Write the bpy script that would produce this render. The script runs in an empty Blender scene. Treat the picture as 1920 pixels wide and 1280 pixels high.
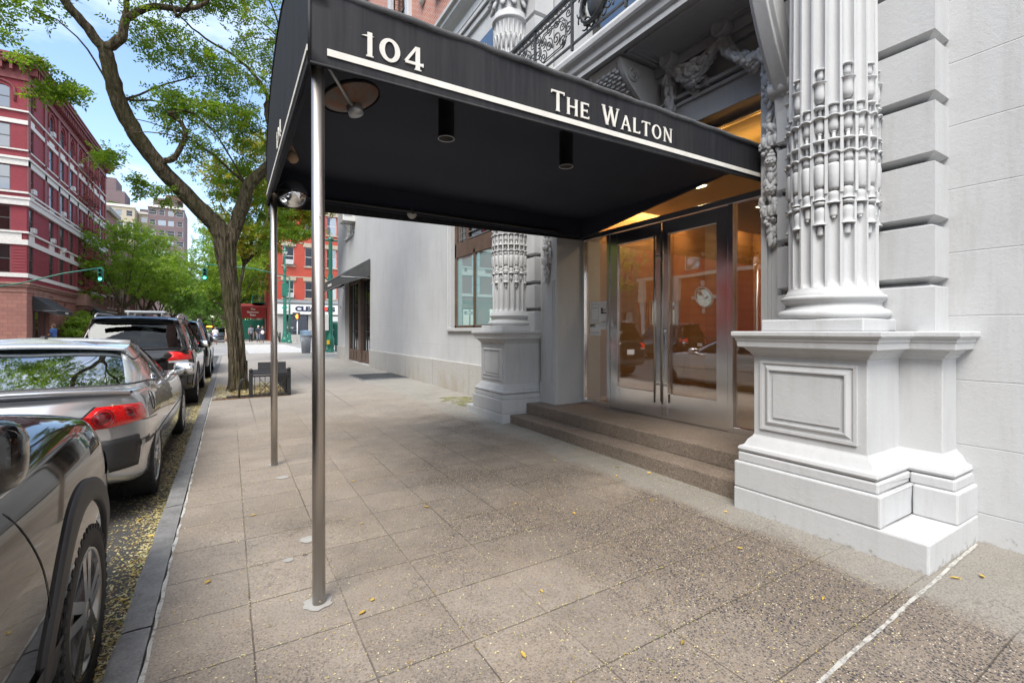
import bpy, bmesh, math, random
from math import radians as R, sin, cos, pi, sqrt, atan2, exp
from mathutils import Vector as V, Matrix
from mathutils.bvhtree import BVHTree
import numpy as np
rnd = random.Random(7)
SC = bpy.context.scene
COL = SC.collection

# ------------------------------------------------------------------ camera, sky, sun, exposure
cd = bpy.data.cameras.new('camera'); cam = bpy.data.objects.new('camera', cd); COL.objects.link(cam)
cd.sensor_width = 36; cd.lens = 870 / 1920 * 36
cd.shift_y = -20 / 1920
cd.clip_start = 0.05; cd.clip_end = 3000
cam.location = (0, 0, 1.38); cam.rotation_euler = (R(90), 0, -math.atan(530 / 870))
SC.camera = cam
SUN_EL, SUN_AZ = 54, -134          # degrees; azimuth from +Y (up the street) towards +X
w = bpy.data.worlds.new('World'); SC.world = w; w.use_nodes = True
nt = w.node_tree; nt.nodes.clear()
wo = nt.nodes.new('ShaderNodeOutputWorld'); bg = nt.nodes.new('ShaderNodeBackground'); bg.inputs[1].default_value = 0.15
sky = nt.nodes.new('ShaderNodeTexSky'); sky.sky_type = 'NISHITA'; sky.sun_disc = False
sky.sun_elevation = R(SUN_EL); sky.sun_rotation = R(SUN_AZ); sky.air_density = 1.0; sky.dust_density = 0.6; sky.ozone_density = 1.2
tc = nt.nodes.new('ShaderNodeTexCoord'); mp = nt.nodes.new('ShaderNodeMapping'); mp.inputs['Scale'].default_value = (1.0, 1.0, 3.2)
cn = nt.nodes.new('ShaderNodeTexNoise'); cn.inputs['Scale'].default_value = 1.9; cn.inputs['Detail'].default_value = 7; cn.inputs['Roughness'].default_value = 0.62
cr = nt.nodes.new('ShaderNodeValToRGB'); cr.color_ramp.elements[0].position = 0.53; cr.color_ramp.elements[1].position = 0.82
cr.color_ramp.elements[1].color = (.9, .9, .9, 1)
mx = nt.nodes.new('ShaderNodeMixRGB'); mx.inputs[2].default_value = (4.2, 4.7, 5.2, 1)
nt.links.new(tc.outputs['Generated'], mp.inputs[0]); nt.links.new(mp.outputs[0], cn.inputs[0]); sx_ = nt.nodes.new('ShaderNodeSeparateXYZ'); nt.links.new(tc.outputs['Generated'], sx_.inputs[0])
bk = nt.nodes.new('ShaderNodeMapRange'); bk.inputs[1].default_value = .15; bk.inputs[2].default_value = -.55; bk.inputs[3].default_value = 0; bk.inputs[4].default_value = .26; nt.links.new(sx_.outputs[1], bk.inputs[0])
up_ = nt.nodes.new('ShaderNodeMapRange'); up_.inputs[1].default_value = .62; up_.inputs[2].default_value = .82; up_.inputs[3].default_value = 0; up_.inputs[4].default_value = .20; nt.links.new(sx_.outputs[2], up_.inputs[0])
mxm = nt.nodes.new('ShaderNodeMath'); mxm.operation = 'MAXIMUM'; nt.links.new(bk.outputs[0], mxm.inputs[0]); nt.links.new(up_.outputs[0], mxm.inputs[1])
ad = nt.nodes.new('ShaderNodeMath'); nt.links.new(cn.outputs[0], ad.inputs[0]); nt.links.new(mxm.outputs[0], ad.inputs[1]); nt.links.new(ad.outputs[0], cr.inputs[0])   # brighter clouds added out of view, behind and overhead, to lift light and reflections
cb = nt.nodes.new('ShaderNodeMixRGB'); cb.inputs[1].default_value = (4.4, 4.9, 5.5, 1); cb.inputs[2].default_value = (7.6, 7.8, 8.1, 1); b2 = nt.nodes.new('ShaderNodeMath'); b2.operation = 'MULTIPLY'; b2.inputs[1].default_value = 3.8; nt.links.new(mxm.outputs[0], b2.inputs[0]); nt.links.new(b2.outputs[0], cb.inputs[0]); nt.links.new(cb.outputs[0], mx.inputs[2])
nt.links.new(cr.outputs[0], mx.inputs[0]); nt.links.new(sky.outputs[0], mx.inputs[1]); nt.links.new(mx.outputs[0], bg.inputs[0]); nt.links.new(bg.outputs[0], wo.inputs[0])
sl = bpy.data.lights.new('sun', 'SUN'); sl.energy = 2.1; sl.angle = R(30); sl.color = (1, .95, .87)
so = bpy.data.objects.new('sun', sl); COL.objects.link(so)
a = R(SUN_AZ); e = R(SUN_EL)
so.rotation_euler = V((sin(a) * cos(e), cos(a) * cos(e), sin(e))).to_track_quat('Z', 'Y').to_euler()
SC.view_settings.view_transform = 'Standard'; SC.view_settings.look = 'None'; SC.view_settings.gamma = 1
SC.view_settings.exposure = 1.24
SC.cycles.max_bounces = 7; SC.cycles.transparent_max_bounces = 12; SC.cycles.glossy_bounces = 4; SC.cycles.diffuse_bounces = 4
SC.cycles.use_denoising = True; SC.cycles.caustics_reflective = False; SC.cycles.caustics_refractive = False
SC.cycles.sample_clamp_indirect = 6

def gh(y): return 0.0075 * (max(-10, min(25, y)) - 1)
RD = -0.13

# ------------------------------------------------------------------ mesh helper
class MB:
    def __init__(s): s.v = []; s.f = []; s.sm = []; s.m = []; s.ci = 0
    def add(s, vs, fs, sm=False):
        o = len(s.v); s.v += [tuple(p) for p in vs]
        for f in fs: s.f.append([i + o for i in f]); s.sm.append(sm); s.m.append(s.ci)
    def box(s, x0, x1, y0, y1, z0, z1):
        if x0 > x1: x0, x1 = x1, x0
        if y0 > y1: y0, y1 = y1, y0
        s.add([(x0,y0,z0),(x1,y0,z0),(x1,y1,z0),(x0,y1,z0),(x0,y0,z1),(x1,y0,z1),(x1,y1,z1),(x0,y1,z1)],
              [(0,3,2,1),(4,5,6,7),(0,1,5,4),(1,2,6,5),(2,3,7,6),(3,0,4,7)])
    def obox(s, c, ax, ay, az):
        c, ax, ay, az = V(c), V(ax), V(ay), V(az)
        vs = [c + i*ax + j*ay + k*az for k in (-1,1) for j in (-1,1) for i in (-1,1)]
        s.add(vs, [(0,2,3,1),(4,5,7,6),(0,1,5,4),(1,3,7,5),(3,2,6,7),(2,0,4,6)])
    def quad(s, a, b, c, d): s.add([a,b,c,d], [(0,1,2,3)])
    def tube(s, pts, rad, n=8, cap=True, sm=True):
        pts = [V(p) for p in pts]
        if not isinstance(rad, (list, tuple)): rad = [rad]*len(pts)
        vs = []; up = None
        for i, p in enumerate(pts):
            t = (pts[min(i+1, len(pts)-1)] - pts[max(i-1, 0)])
            if t.length < 1e-9: t = V((0,0,1))
            t.normalize()
            if up is None:
                up = V((0,0,1)) if abs(t.z) < .9 else V((1,0,0))
            a = (up - t*up.dot(t))
            if a.length < 1e-6: a = t.orthogonal()
            a.normalize(); up = a; b = t.cross(a)
            for k in range(n):
                q = 2*pi*k/n
                vs.append(p + (a*cos(q) + b*sin(q))*rad[i])
        fs = [(i*n+k, i*n+(k+1) % n, (i+1)*n+(k+1) % n, (i+1)*n+k) for i in range(len(pts)-1) for k in range(n)]
        s.add(vs, fs, sm)
        if cap:
            s.add(vs[:n], [tuple(range(n-1, -1, -1))]); s.add(vs[-n:], [tuple(range(n))])
    def cyl(s, a, b, r, n=16, sm=True, r2=None): s.tube([a, b], [r, r if r2 is None else r2], n, True, sm)
    def lathe(s, prof, c=(0,0,0), n=24, ax=(0,0,1), sm=True, a0=0, a1=2*pi, sx=1, sy=1):
        # prof: (radius, height along ax)
        ax = V(ax).normalized(); u = ax.orthogonal().normalized() if abs(ax.z) < .99 else V((1,0,0)); w_ = ax.cross(u); c = V(c)
        full = abs(a1-a0-2*pi) < 1e-6; m = n if full else n+1
        vs = []
        for r, h in prof:
            for k in range(m):
                q = a0+(a1-a0)*k/n
                vs.append(c + ax*h + u*(r*cos(q)*sx) + w_*(r*sin(q)*sy))
        fs = []
        for i in range(len(prof)-1):
            for k in range(n):
                k2 = (k+1) % m
                fs.append((i*m+k, i*m+k2, (i+1)*m+k2, (i+1)*m+k))
        s.add(vs, fs, sm)
    def ell(s, c, r, n=8, k=5, rot=None, jit=0):
        c = V(c); r = (r,r,r) if not isinstance(r, (tuple, list)) else r
        vs = []
        for i in range(k+1):
            t = pi*i/k
            for j in range(n):
                q = 2*pi*j/n
                p = V((r[0]*sin(t)*cos(q), r[1]*sin(t)*sin(q), r[2]*cos(t)))
                if rot is not None: p = rot @ p
                vs.append(c+p)
        fs = [(i*n+j, (i+1)*n+j, (i+1)*n+(j+1) % n, i*n+(j+1) % n) for i in range(k) for j in range(n)]
        s.add(vs, fs, True)
    def prism(s, poly, axis, a, b, sm=False):
        # poly: 2-D points in the plane of the other two axes (in x,y,z order), extruded along axis from a to b
        def P(p, t):
            q = list(p); q.insert(axis, t); return tuple(q)
        n = len(poly); vs = [P(p, a) for p in poly]+[P(p, b) for p in poly]
        s.add(vs, [(i, (i+1) % n, n+(i+1) % n, n+i) for i in range(n)], sm)
        s.add([P(p, a) for p in poly], [tuple(range(n))]); s.add([P(p, b) for p in poly], [tuple(range(n))])
    def grid(s, fn, nu, nv, sm=True, cu=False):
        vs = [fn(i, j) for i in range(nu) for j in range(nv)]
        fs = [(i*nv+j, ((i+1) % nu)*nv+j, ((i+1) % nu)*nv+j+1, i*nv+j+1) for i in range(nu if cu else nu-1) for j in range(nv-1)]
        s.add(vs, fs, sm)
    def ring_mould(s, x0, x1, y0, y1, prof, sides='xXyY', sm=False):
        # moulding round a rectangle: prof = (outset, z)
        vs = []; n = len(prof)
        for o, z in prof:
            vs += [(x0-o, y0-o, z), (x1+o, y0-o, z), (x1+o, y1+o, z), (x0-o, y1+o, z)]
        fs = [(i*4+k, i*4+(k+1) % 4, (i+1)*4+(k+1) % 4, (i+1)*4+k) for i in range(n-1) for k in range(4)]
        s.add(vs, fs, sm); s.add(vs[:4], [(3,2,1,0)]); s.add(vs[-4:], [(0,1,2,3)])
    def build(s, name, mat, parent=None, bevel=0, seg=2, fix=True, angle=None):
        me = bpy.data.meshes.new(name); me.from_pydata(s.v, [], s.f)
        me.polygons.foreach_set('use_smooth', s.sm)
        mats = mat if isinstance(mat, (list, tuple)) else [mat]
        for m in mats: me.materials.append(m)
        if len(mats) > 1: me.polygons.foreach_set('material_index', s.m)
        if fix:
            bm = bmesh.new(); bm.from_mesh(me)
            bmesh.ops.remove_doubles(bm, verts=bm.verts, dist=1e-5)
            bmesh.ops.recalc_face_normals(bm, faces=bm.faces); bm.to_mesh(me); bm.free()
        if angle: me.set_sharp_from_angle(angle=R(angle))
        me.update()
        o = bpy.data.objects.new(name, me); COL.objects.link(o)
        if parent is not None: adopt(o, parent)
        if bevel:
            b = o.modifiers.new('bevel', 'BEVEL'); b.width = bevel; b.segments = seg; b.limit_method = 'ANGLE'; b.angle_limit = R(35)
        return o
WM = {}
def adopt(o, parent):
    o.parent = parent; o.matrix_parent_inverse = Matrix.Translation(-WM.get(parent.name, V((0,0,0))))
    WM[o.name] = V((0,0,0))
def tag(o, label=None, cat=None, group=None, kind=None):
    if label: o['label'] = label
    if cat: o['category'] = cat
    if group: o['group'] = group
    if kind: o['kind'] = kind
    return o
def thing(name, label, cat, loc=(0,0,0), group=None):
    o = bpy.data.objects.new(name, None); COL.objects.link(o); o.location = loc; o.empty_display_size = .2
    WM[o.name] = V(loc); return tag(o, label, cat, group)
def part(name, parent, mat, **k):
    # a part that has parts of its own is its own mesh; helper for one-box parts
    mb = MB(); mb.box(*k.pop('box')); return mb.build(name, mat, parent, **k)
def copy_tree(o, parent=None):
    c = o.copy(); COL.objects.link(c)
    if parent is not None: c.parent = parent; c.matrix_parent_inverse = o.matrix_parent_inverse.copy()
    for ch in list(o.children): copy_tree(ch, c)
    return c
def catmull(P, n):
    P = [V(p) for p in P]; out = []
    for i in range(len(P)-1):
        p0 = P[max(i-1, 0)]; p1 = P[i]; p2 = P[i+1]; p3 = P[min(i+2, len(P)-1)]
        for k in range(n):
            t = k/n
            out.append(.5*((2*p1)+(p2-p0)*t+(2*p0-5*p1+4*p2-p3)*t*t+(3*p1-p0-3*p2+p3)*t**3))
    out.append(P[-1]); return out

# ------------------------------------------------------------------ materials
class NT:
    def __init__(s, name):
        s.mat = bpy.data.materials.new(name); s.mat.use_nodes = True; s.t = s.mat.node_tree; s.t.nodes.clear()
        s.out = s.t.nodes.new('ShaderNodeOutputMaterial')
    def __call__(s, typ, *ins, o=0, **props):
        n = s.t.nodes.new('ShaderNode'+typ)
        kw = {}
        for k, v in props.items():
            if k in ('ramp',): continue
            if k.startswith('i_'): kw[k[2:].replace('_', ' ')] = v
            else: setattr(n, k, v)
        for i, v in enumerate(ins): s.put(n.inputs[i], v)
        for k, v in kw.items(): s.put(n.inputs[k], v)
        if 'ramp' in props:
            cr = n.color_ramp; r = props['ramp']
            while len(cr.elements) < len(r): cr.elements.new(.5)
            for el, (p, c) in zip(cr.elements, r):
                el.position = p; el.color = (c, c, c, 1) if not isinstance(c, tuple) else (*c, 1)
        return n.outputs[o]
    def put(s, sock, v):
        if v is None: return
        if isinstance(v, bpy.types.NodeSocket): s.t.links.new(v, sock)
        else:
            if isinstance(v, tuple) and len(v) == 3 and sock.type == 'RGBA': v = (*v, 1)
            sock.default_value = v
    def m(s, op, a, b=None, c=None): return s('Math', a, b, c, operation=op)
    def mix(s, f, a, b, bt='MIX'): return s('MixRGB', f, a, b, blend_type=bt)
    def pos(s): return s('TexCoord', o=3)
    def noise(s, sc, det=3, ro=.55, vec=None, dist=0):
        return s('TexNoise', i_Vector=vec if vec is not None else s.pos(), i_Scale=sc, i_Detail=det, i_Roughness=ro, i_Distortion=dist)
    def bsdf(s, col, rough=.5, metal=0, bump=None, bs=.2, bd=.01, spec=.5, **k):
        nrm = None
        if bump is not None: nrm = s('Bump', i_Strength=bs, i_Distance=bd, i_Height=bump)
        b = s('BsdfPrincipled', i_Base_Color=col, i_Roughness=rough, i_Metallic=metal, i_Normal=nrm, **k)
        b.node.inputs['Specular IOR Level'].default_value = spec
        return b
    def done(s, sh): s.t.links.new(sh, s.out.inputs[0]); return s.mat
MC = {}
def mat(name, col, rough=.5, metal=0, var=0.12, vs=6, bump=.0, bsc=60, bd=.004, spec=.5, coat=0, dirt=0):
    if name in MC: return MC[name]
    n = NT(name)
    c = col
    if var:
        f = n('ValToRGB', n.noise(vs, 4, .6), ramp=[(.3, 0), (.7, 1)])
        c = n.mix(f, tuple(x*(1-var) for x in col), tuple(min(1, x*(1+var)) for x in col))
    b = n.bsdf(c, rough, metal, bump=n.noise(bsc, 3) if bump else None, bs=bump, bd=bd, spec=spec)
    if coat: b.node.inputs['Coat Weight'].default_value = coat; b.node.inputs['Coat Roughness'].default_value = .02
    MC[name] = n.done(b); return MC[name]
def m_paint():   # rough painted stucco, faint ashlar joints
    for nm, joints in (('white_stucco', 1), ('white_trim', 0)):
        n = NT(nm); p = n.pos(); xyz = n('SeparateXYZ', p); z = n('SeparateXYZ', p, o=2)
        big = n.noise(.9, 5, .65); f = n('ValToRGB', big, ramp=[(.3, 0), (.75, 1)])
        c = n.mix(f, (.47, .478, .486), (.545, .553, .56))
        st = n('ValToRGB', n.noise(2.2, 6, .7, n('VectorMath', p, (3, 3, .35), operation='MULTIPLY')), ramp=[(.50, 0), (.78, .6)])
        c = n.mix(st, c, (.38, .375, .365))
        c = n.mix(n('ValToRGB', n.noise(26, 6, .75), ramp=[(.62, 0), (.70, .45)]), c, (.34, .33, .32))
        # chipped, dirty foot of the wall: a stain that stays put
        h = n.m('ADD', n.noise(13, 5, .7), n.m('MULTIPLY', n.m('ABSOLUTE', z), -2.2))
        c = n.mix(n('ValToRGB', h, ramp=[(.46, 0), (.56, .7)]), c, (.26, .24, .21))
        hb = n.m('ADD', n.m('MULTIPLY', n.noise(34, 4, .7), .7), n.m('MULTIPLY', n.noise(170, 3), .45))
        if joints:
            fr = n.m('FRACT', n.m('DIVIDE', n.m('ADD', n.m('ADD', z, n.m('MULTIPLY', n.noise(3, 2), .012)), .02+.43*3), .43))
            ln = n('ValToRGB', n.m('ABSOLUTE', n.m('SUBTRACT', fr, .5)), ramp=[(0, 1), (.006, 1), (.010, 0)])
            c = n.mix(n.m('MULTIPLY', ln, .28), c, (.33, .34, .35)); hb = n.m('SUBTRACT', hb, n.m('MULTIPLY', ln, 1.2))
        MC[nm] = n.done(n.bsdf(c, .62, 0, hb, .5, .006, .4))
m_paint()
def m_brick(nm, c1, c2, cm, sx=1.0, rows=.075, bump=.5, var=.2, mort=.012):
    n = NT(nm); p = n.pos(); x = n('SeparateXYZ', p, o=0); y = n('SeparateXYZ', p, o=1); z = n('SeparateXYZ', p, o=2)
    vec = n('CombineXYZ', n.m('ADD', x, y), z, 0.0)
    br = n('TexBrick', i_Vector=vec, i_Color1=c1, i_Color2=c2, i_Mortar=cm, i_Scale=1.0/sx, i_Mortar_Size=mort, i_Brick_Width=.22, i_Row_Height=rows)
    bf = br.node.outputs[1]
    f = n('ValToRGB', n.noise(.8, 5, .7), ramp=[(.3, 0), (.7, 1)])
    c = n.mix(f, br, tuple(q*(1-var) for q in c1)); c.node.inputs[0].default_value = .5
    c = n.mix(n.m('MULTIPLY', f, .6), br, n.mix(1.0, br, (1-var,)*3, 'MULTIPLY'))
    hb = n.m('ADD', n.m('MULTIPLY', bf, -1.0), n.m('MULTIPLY', n.noise(60, 3), .3))
    MC[nm] = n.done(n.bsdf(c, .8, 0, hb, bump, .01, .3))
m_brick('maroon_brick', (.25, .040, .050), (.21, .033, .042), (.17, .032, .045), var=.22)
m_brick('salmon_brick', (.50, .20, .135), (.42, .15, .10), (.52, .38, .32))
m_brick('red_brick', (.46, .062, .040), (.40, .052, .034), (.34, .09, .06), var=.25)
m_brick('brown_brick', (.13, .065, .055), (.10, .05, .045), (.13, .09, .08))
m_brick('tan_brick', (.38, .32, .22), (.34, .28, .19), (.42, .38, .32))
m_brick('purple_brick', (.13, .085, .095), (.11, .072, .08), (.19, .15, .15))
m_brick('pink_stone', (.26, .12, .095), (.22, .10, .08), (.15, .08, .07), sx=2.6, rows=.13, mort=.006)
mat('brownstone', (.21, .115, .09), .85, var=.25, vs=1.5, bump=.3)
mat('pale_trim', (.50, .48, .45), .7, var=.12, bump=.2)
mat('maroon_trim', (.15, .035, .035), .7, var=.2, bump=.2)
mat('rust_iron', (.19, .035, .025), .7, var=.25)
mat('black_iron', (.012, .012, .013), .5, var=.3, vs=20, bump=.25, bsc=90)
mat('balcony_iron', (.05, .052, .055), .5, var=.35, vs=15, bump=.3, bsc=60)
mat('green_metal', (.012, .125, .085), .45, var=.2, vs=3, bump=.1)
mat('grey_metal', (.36, .37, .38), .4, .6, var=.15)
mat('white_plastic', (.62, .62, .6), .5, var=.06)
mat('black_rubber', (.016, .016, .017), .75, var=.3, vs=30, bump=.3, bsc=80)
mat('black_plastic', (.028, .028, .030), .55, var=.15, bump=.15, bsc=300, bd=.001)
mat('chrome', (.75, .75, .76), .12, 1, var=0)
mat('rim_silver', (.52, .53, .55), .25, .9, var=.05)
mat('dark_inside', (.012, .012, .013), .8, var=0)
mat('bronze', (.13, .085, .062), .5, .25, var=.2, vs=5, bump=.1)
mat('dark_pane', (.02, .022, .026), .25, var=.3, vs=2)
mat('window_frame', (.045, .043, .04), .5, var=.2)
mat('white_letter', (.70, .68, .63), .65, var=.08, vs=9)
mat('paper', (.78, .80, .80), .7, var=.03)
mat('ink', (.03, .03, .035), .6, var=0)
mat('concrete', (.34, .33, .31), .85, var=.15, vs=5, bump=.35)
mat('cream_ceiling', (.55, .50, .42), .7, var=.03)
mat('hair_dark', (.03, .018, .012), .6); mat('hair_brown', (.12, .06, .03), .6)
mat('skin', (.46, .27, .19), .55, var=.05); mat('cloth_blue', (.03, .075, .22), .85); mat('cloth_navy', (.018, .022, .04), .85)
mat('cloth_white', (.68, .66, .64), .85); mat('cloth_denim', (.12, .22, .42), .85); mat('cloth_grey', (.16, .17, .2), .85); mat('cloth_tan', (.42, .3, .2), .85)
def m_misc():
    # brushed steel (posts, door frames)
    for nm, dr, sc in (('post_steel', .33, (90, 90, .6)), ('door_steel', .17, (60, 2.2, 1.2))):
        n = NT(nm); p = n.pos()
        s1 = n.noise(1, 4, .6, n('VectorMath', p, sc, operation='MULTIPLY'))
        s2 = n.noise(2.0, 1, .4)
        rg = n('ValToRGB', n.m('ADD', n.m('MULTIPLY', s1, .6), n.m('MULTIPLY', s2, .5)), ramp=[(.35, dr-.07), (.8, dr+(.17 if nm == 'post_steel' else .08))])
        base = n.mix(s1, (.40, .37, .34), (.60, .57, .54)) if nm == 'post_steel' else n.mix(s2, (.80, .80, .80), (.95, .95, .94))
        MC[nm] = n.done(n.bsdf(base, rg, 1, s1 if nm == 'post_steel' else n.noise(1.6, 1), .12 if nm == 'post_steel' else .2, .002 if nm == 'post_steel' else .02))
    # canopy fabric
    n = NT('canopy_cloth'); p = n.pos()
    st = n.noise(1, 4, .7, n('VectorMath', p, (26, 26, .9), operation='MULTIPLY'))
    blot = n('ValToRGB', n.noise(2.4, 5, .65), ramp=[(.4, 0), (.7, 1)])
    c = n.mix(n('ValToRGB', st, ramp=[(.35, 0), (.75, 1)]), (.007, .0078, .012), (.029, .0295, .034)); c = n.mix(n.m('MULTIPLY', blot, .45), c, (.020, .019, .018))
    spk = n('ValToRGB', n('TexVoronoi', i_Vector=p, i_Scale=42.0), ramp=[(.05, 1), (.075, 0)])
    c = n.mix(n.m('MULTIPLY', spk, n('ValToRGB', n.noise(3, 3), ramp=[(.56, 0), (.62, .35)])), c, (.22, .22, .21))
    wv = n.noise(420, 2)
    MC['canopy_cloth'] = n.done(n.bsdf(c, .66, 0, n.m('ADD', wv, n.m('MULTIPLY', st, .6)), .25, .003, .35))
    # underside fabric
    n = NT('canopy_lining'); fb = n.noise(1.3, 4, .6)
    MC['canopy_lining'] = n.done(n.bsdf(n.mix(fb, (.022, .028, .046), (.034, .040, .060)), .8, 0, n.m('ADD', n.noise(300, 2), n.m('MULTIPLY', n.noise(2.2, 2), 3.0)), .2, .006, .3))
    # glass
    for nm, tint, refl, rgh in (('door_glass', (.80, .79, .77), .30, 0.0), ('car_glass', (.14, .16, .16), .045, .01), ('window_glass', (.10, .12, .13), .22, .02), ('shop_glass', (.18, .20, .20), .35, .01), ('clear_glass', (.9, .9, .9), .03, .0), ('transom_glass', (.90, .88, .84), .07, .0)):
        n = NT(nm)
        fr = n.m('POWER', n('LayerWeight', .5, o=1), 4.0); f = n.m('MULTIPLY_ADD', fr, 1-refl, refl)
        gl = n('BsdfGlossy', i_Color=(.58, .60, .62) if nm == 'car_glass' else (.95, .96, .97), i_Roughness=rgh, i_Normal=n('Bump', i_Strength=.08, i_Distance=.02, i_Height=n.noise(1.7, 1)))
        MC[nm] = n.done(n('MixShader', f, n('BsdfTransparent', i_Color=tint), gl))
    n = NT('pale_shop_glass')
    gl = n('BsdfGlossy', i_Color=(.9, .95, .95), i_Roughness=.01); df = n('BsdfDiffuse', i_Color=n.mix(n.noise(1.2, 3), (.16, .30, .30), (.26, .42, .42)))
    MC['pale_shop_glass'] = n.done(n('MixShader', n.m('MULTIPLY_ADD', n.m('POWER', n('LayerWeight', .5, o=1), 4.0), .7, .24), df, gl))
    n = NT('mirror'); MC['mirror'] = n.done(n('BsdfGlossy', i_Color=(.8, .82, .84), i_Roughness=.02))
    # granite steps
    n = NT('granite_step'); p = n.pos(); v = n('TexVoronoi', i_Vector=p, i_Scale=190.0, o=1); g = n('RGBToBW', v)
    c = n('ValToRGB', g, ramp=[(.1, (.08, .062, .048)), (.5, (.19, .15, .12)), (.9, (.34, .285, .235))])
    c = n.mix(n('ValToRGB', n.noise(5, 4, .7), ramp=[(.4, 0), (.75, .55)]), c, (.11, .085, .065))
    MC['granite_step'] = n.done(n.bsdf(c, .55, 0, n.noise(160, 3), .2, .003))
    n = NT('granite_band'); p = n.pos(); v = n('TexVoronoi', i_Vector=p, i_Scale=120.0, o=1); g = n('RGBToBW', v)
    c = n('ValToRGB', g, ramp=[(.1, (.33, .32, .30)), (.9, (.52, .51, .49))])
    z = n('SeparateXYZ', p, o=2)
    st = n('ValToRGB', n.m('ADD', n.noise(1.1, 5, .7, n('VectorMath', p, (1.6, 1.6, .6), operation='MULTIPLY')), n.m('MULTIPLY', z, -.28)), ramp=[(.42, 0), (.60, .6)])
    c = n.mix(st, c, (.33, .27, .19))
    MC['granite_band'] = n.done(n.bsdf(c, .7, 0, n.noise(120, 3), .2, .003))
    # lobby panels
    n = NT('lobby_travertine'); p = n.pos()
    wv = n('TexWave', i_Vector=n('VectorMath', p, (.2, .2, 1.6), operation='MULTIPLY'), i_Scale=1.2, i_Distortion=5.0, i_Detail=4.0, i_Detail_Scale=1.5, wave_type='BANDS', bands_direction='Z', o=1)
    c = n.mix(n.m('MULTIPLY', wv, .4), (.30, .20, .12), (.44, .32, .21)); c = n.mix(n('ValToRGB', n('TexWhiteNoise', i_Vector=n('CombineXYZ', n.m('FLOOR', n.m('DIVIDE', n.m('ADD', n('SeparateXYZ', p, o=0), n('SeparateXYZ', p, o=1)), .62)), 0.0, 0.0), o=0), ramp=[(.3, 0), (.9, .6)]), c, (.16, .095, .05))
    y = n('SeparateXYZ', p, o=1); x = n('SeparateXYZ', p, o=0)
    ln = n('ValToRGB', n.m('ABSOLUTE', n.m('SUBTRACT', n.m('FRACT', n.m('DIVIDE', n.m('ADD', x, y), .62)), .5)), ramp=[(0, 1), (.012, 0)])
    c = n.mix(n.m('MULTIPLY', ln, .7), c, (.12, .06, .03))
    MC['lobby_travertine'] = n.done(n.bsdf(c, .35, 0, None))
    # emitters
    for nm, c, s_ in (('lamp_warm', (1, .72, .38), 14), ('cove_light', (1, .50, .12), 6.0), ('signal_green', (.08, .95, .62), 3.0), ('signal_orange', (1, .30, .04), 2.6), ('tail_on', (1, .05, .04), 1.2)):
        n = NT(nm); MC[nm] = n.done(n('Emission', i_Color=c, i_Strength=float(s_)))
    # bark
    n = NT('bark'); p = n.pos()
    st = n('VectorMath', p, (24, 24, 3.4), operation='MULTIPLY')
    rid = n.noise(1.0, 6, .65, st, .6)
    c = n('ValToRGB', rid, ramp=[(.38, (.022, .018, .012)), (.5, (.095, .077, .050)), (.68, (.20, .17, .12))])
    moss = n('ValToRGB', n.noise(1.6, 4, .6), ramp=[(.42, 0), (.62, .6)])
    c = n.mix(moss, c, (.07, .068, .03))
    MC['bark'] = n.done(n.bsdf(c, .9, 0, rid, 1.0, .05, .2))
    # leaves
    for nm, ca, cb, cc in (('leaf_green', (.10, .19, .018), (.23, .35, .032), (.44, .41, .04)), ('leaf_deep', (.06, .13, .018), (.14, .24, .035), (.24, .29, .04)), ('leaf_autumn', (.13, .21, .02), (.25, .33, .03), (.52, .20, .03))):
        n = NT(nm); p = n.pos()
        r1 = n('TexWhiteNoise', i_Vector=n('VectorMath', p, (5.5, 5.5, 5.5), operation='MULTIPLY'), o=0)
        r2 = n('ValToRGB', n.noise(1.1, 4, .6), ramp=[(.35, 0), (.65, 1)])
        c = n.mix(r2, ca, cb); c = n.mix(n('ValToRGB', n.noise(6, 3, .6), ramp=[(.56 if nm != 'leaf_autumn' else .46, 0), (.70, .8)]), c, cc)
        c2 = n.mix(1.0, c, (1.25, 1.35, .8), 'MULTIPLY')
        d = n('BsdfDiffuse', i_Color=c); t_ = n('BsdfTranslucent', i_Color=c2); g = n('BsdfGlossy', i_Color=(.4, .42, .4), i_Roughness=.45)
        MC[nm] = n.done(n('MixShader', .06, n('MixShader', .6, d, t_), g))
m_misc()
def m_car(nm, col, rough=.22, metal=.6, coat=1, flake=0.0):
    n = NT(nm); b = n.bsdf(n.mix(n.noise(2, 2), tuple(c*.96 for c in col), tuple(c*1.04 for c in col)), rough, metal, None)
    b.node.inputs['Coat Weight'].default_value = coat; b.node.inputs['Coat Roughness'].default_value = .015
    MC[nm] = n.done(b)
m_car('silver_paint', (.52, .525, .54), .20, .6); m_car('black_paint', (.005, .005, .006), .08, .0, .5); m_car('charcoal_paint', (.010, .009, .008), .06, .0, .5)
m_car('blue_paint', (.012, .02, .045), .12, .2); m_car('white_paint', (.6, .6, .6), .35, 0); m_car('red_paint', (.35, .015, .015), .3, .2)
m_car('green_box_paint', (.012, .12, .08), .5, 0, .2)
def m_red():
    n = NT('tail_red'); p = n.pos(); v = n('TexVoronoi', i_Vector=p, i_Scale=60.0)
    c = n.mix(n('ValToRGB', v, ramp=[(.2, 0), (.5, 1)]), (.50, .004, .006), (.75, .014, .016))
    b = n.bsdf(c, .15, 0); b.node.inputs['Coat Weight'].default_value = 1; b.node.inputs['Emission Color'].default_value = (1, .01, .01, 1); b.node.inputs['Emission Strength'].default_value = .0
    MC['tail_red'] = n.done(b)
    MC['lens_dark'] = mat('lens_dark', (.16, .004, .010), .15, var=.1, coat=1)
    n = NT('lamp_lens'); b = n.bsdf((.55, .56, .58), .08, .4); MC['lamp_lens'] = n.done(b)
m_red()
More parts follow.
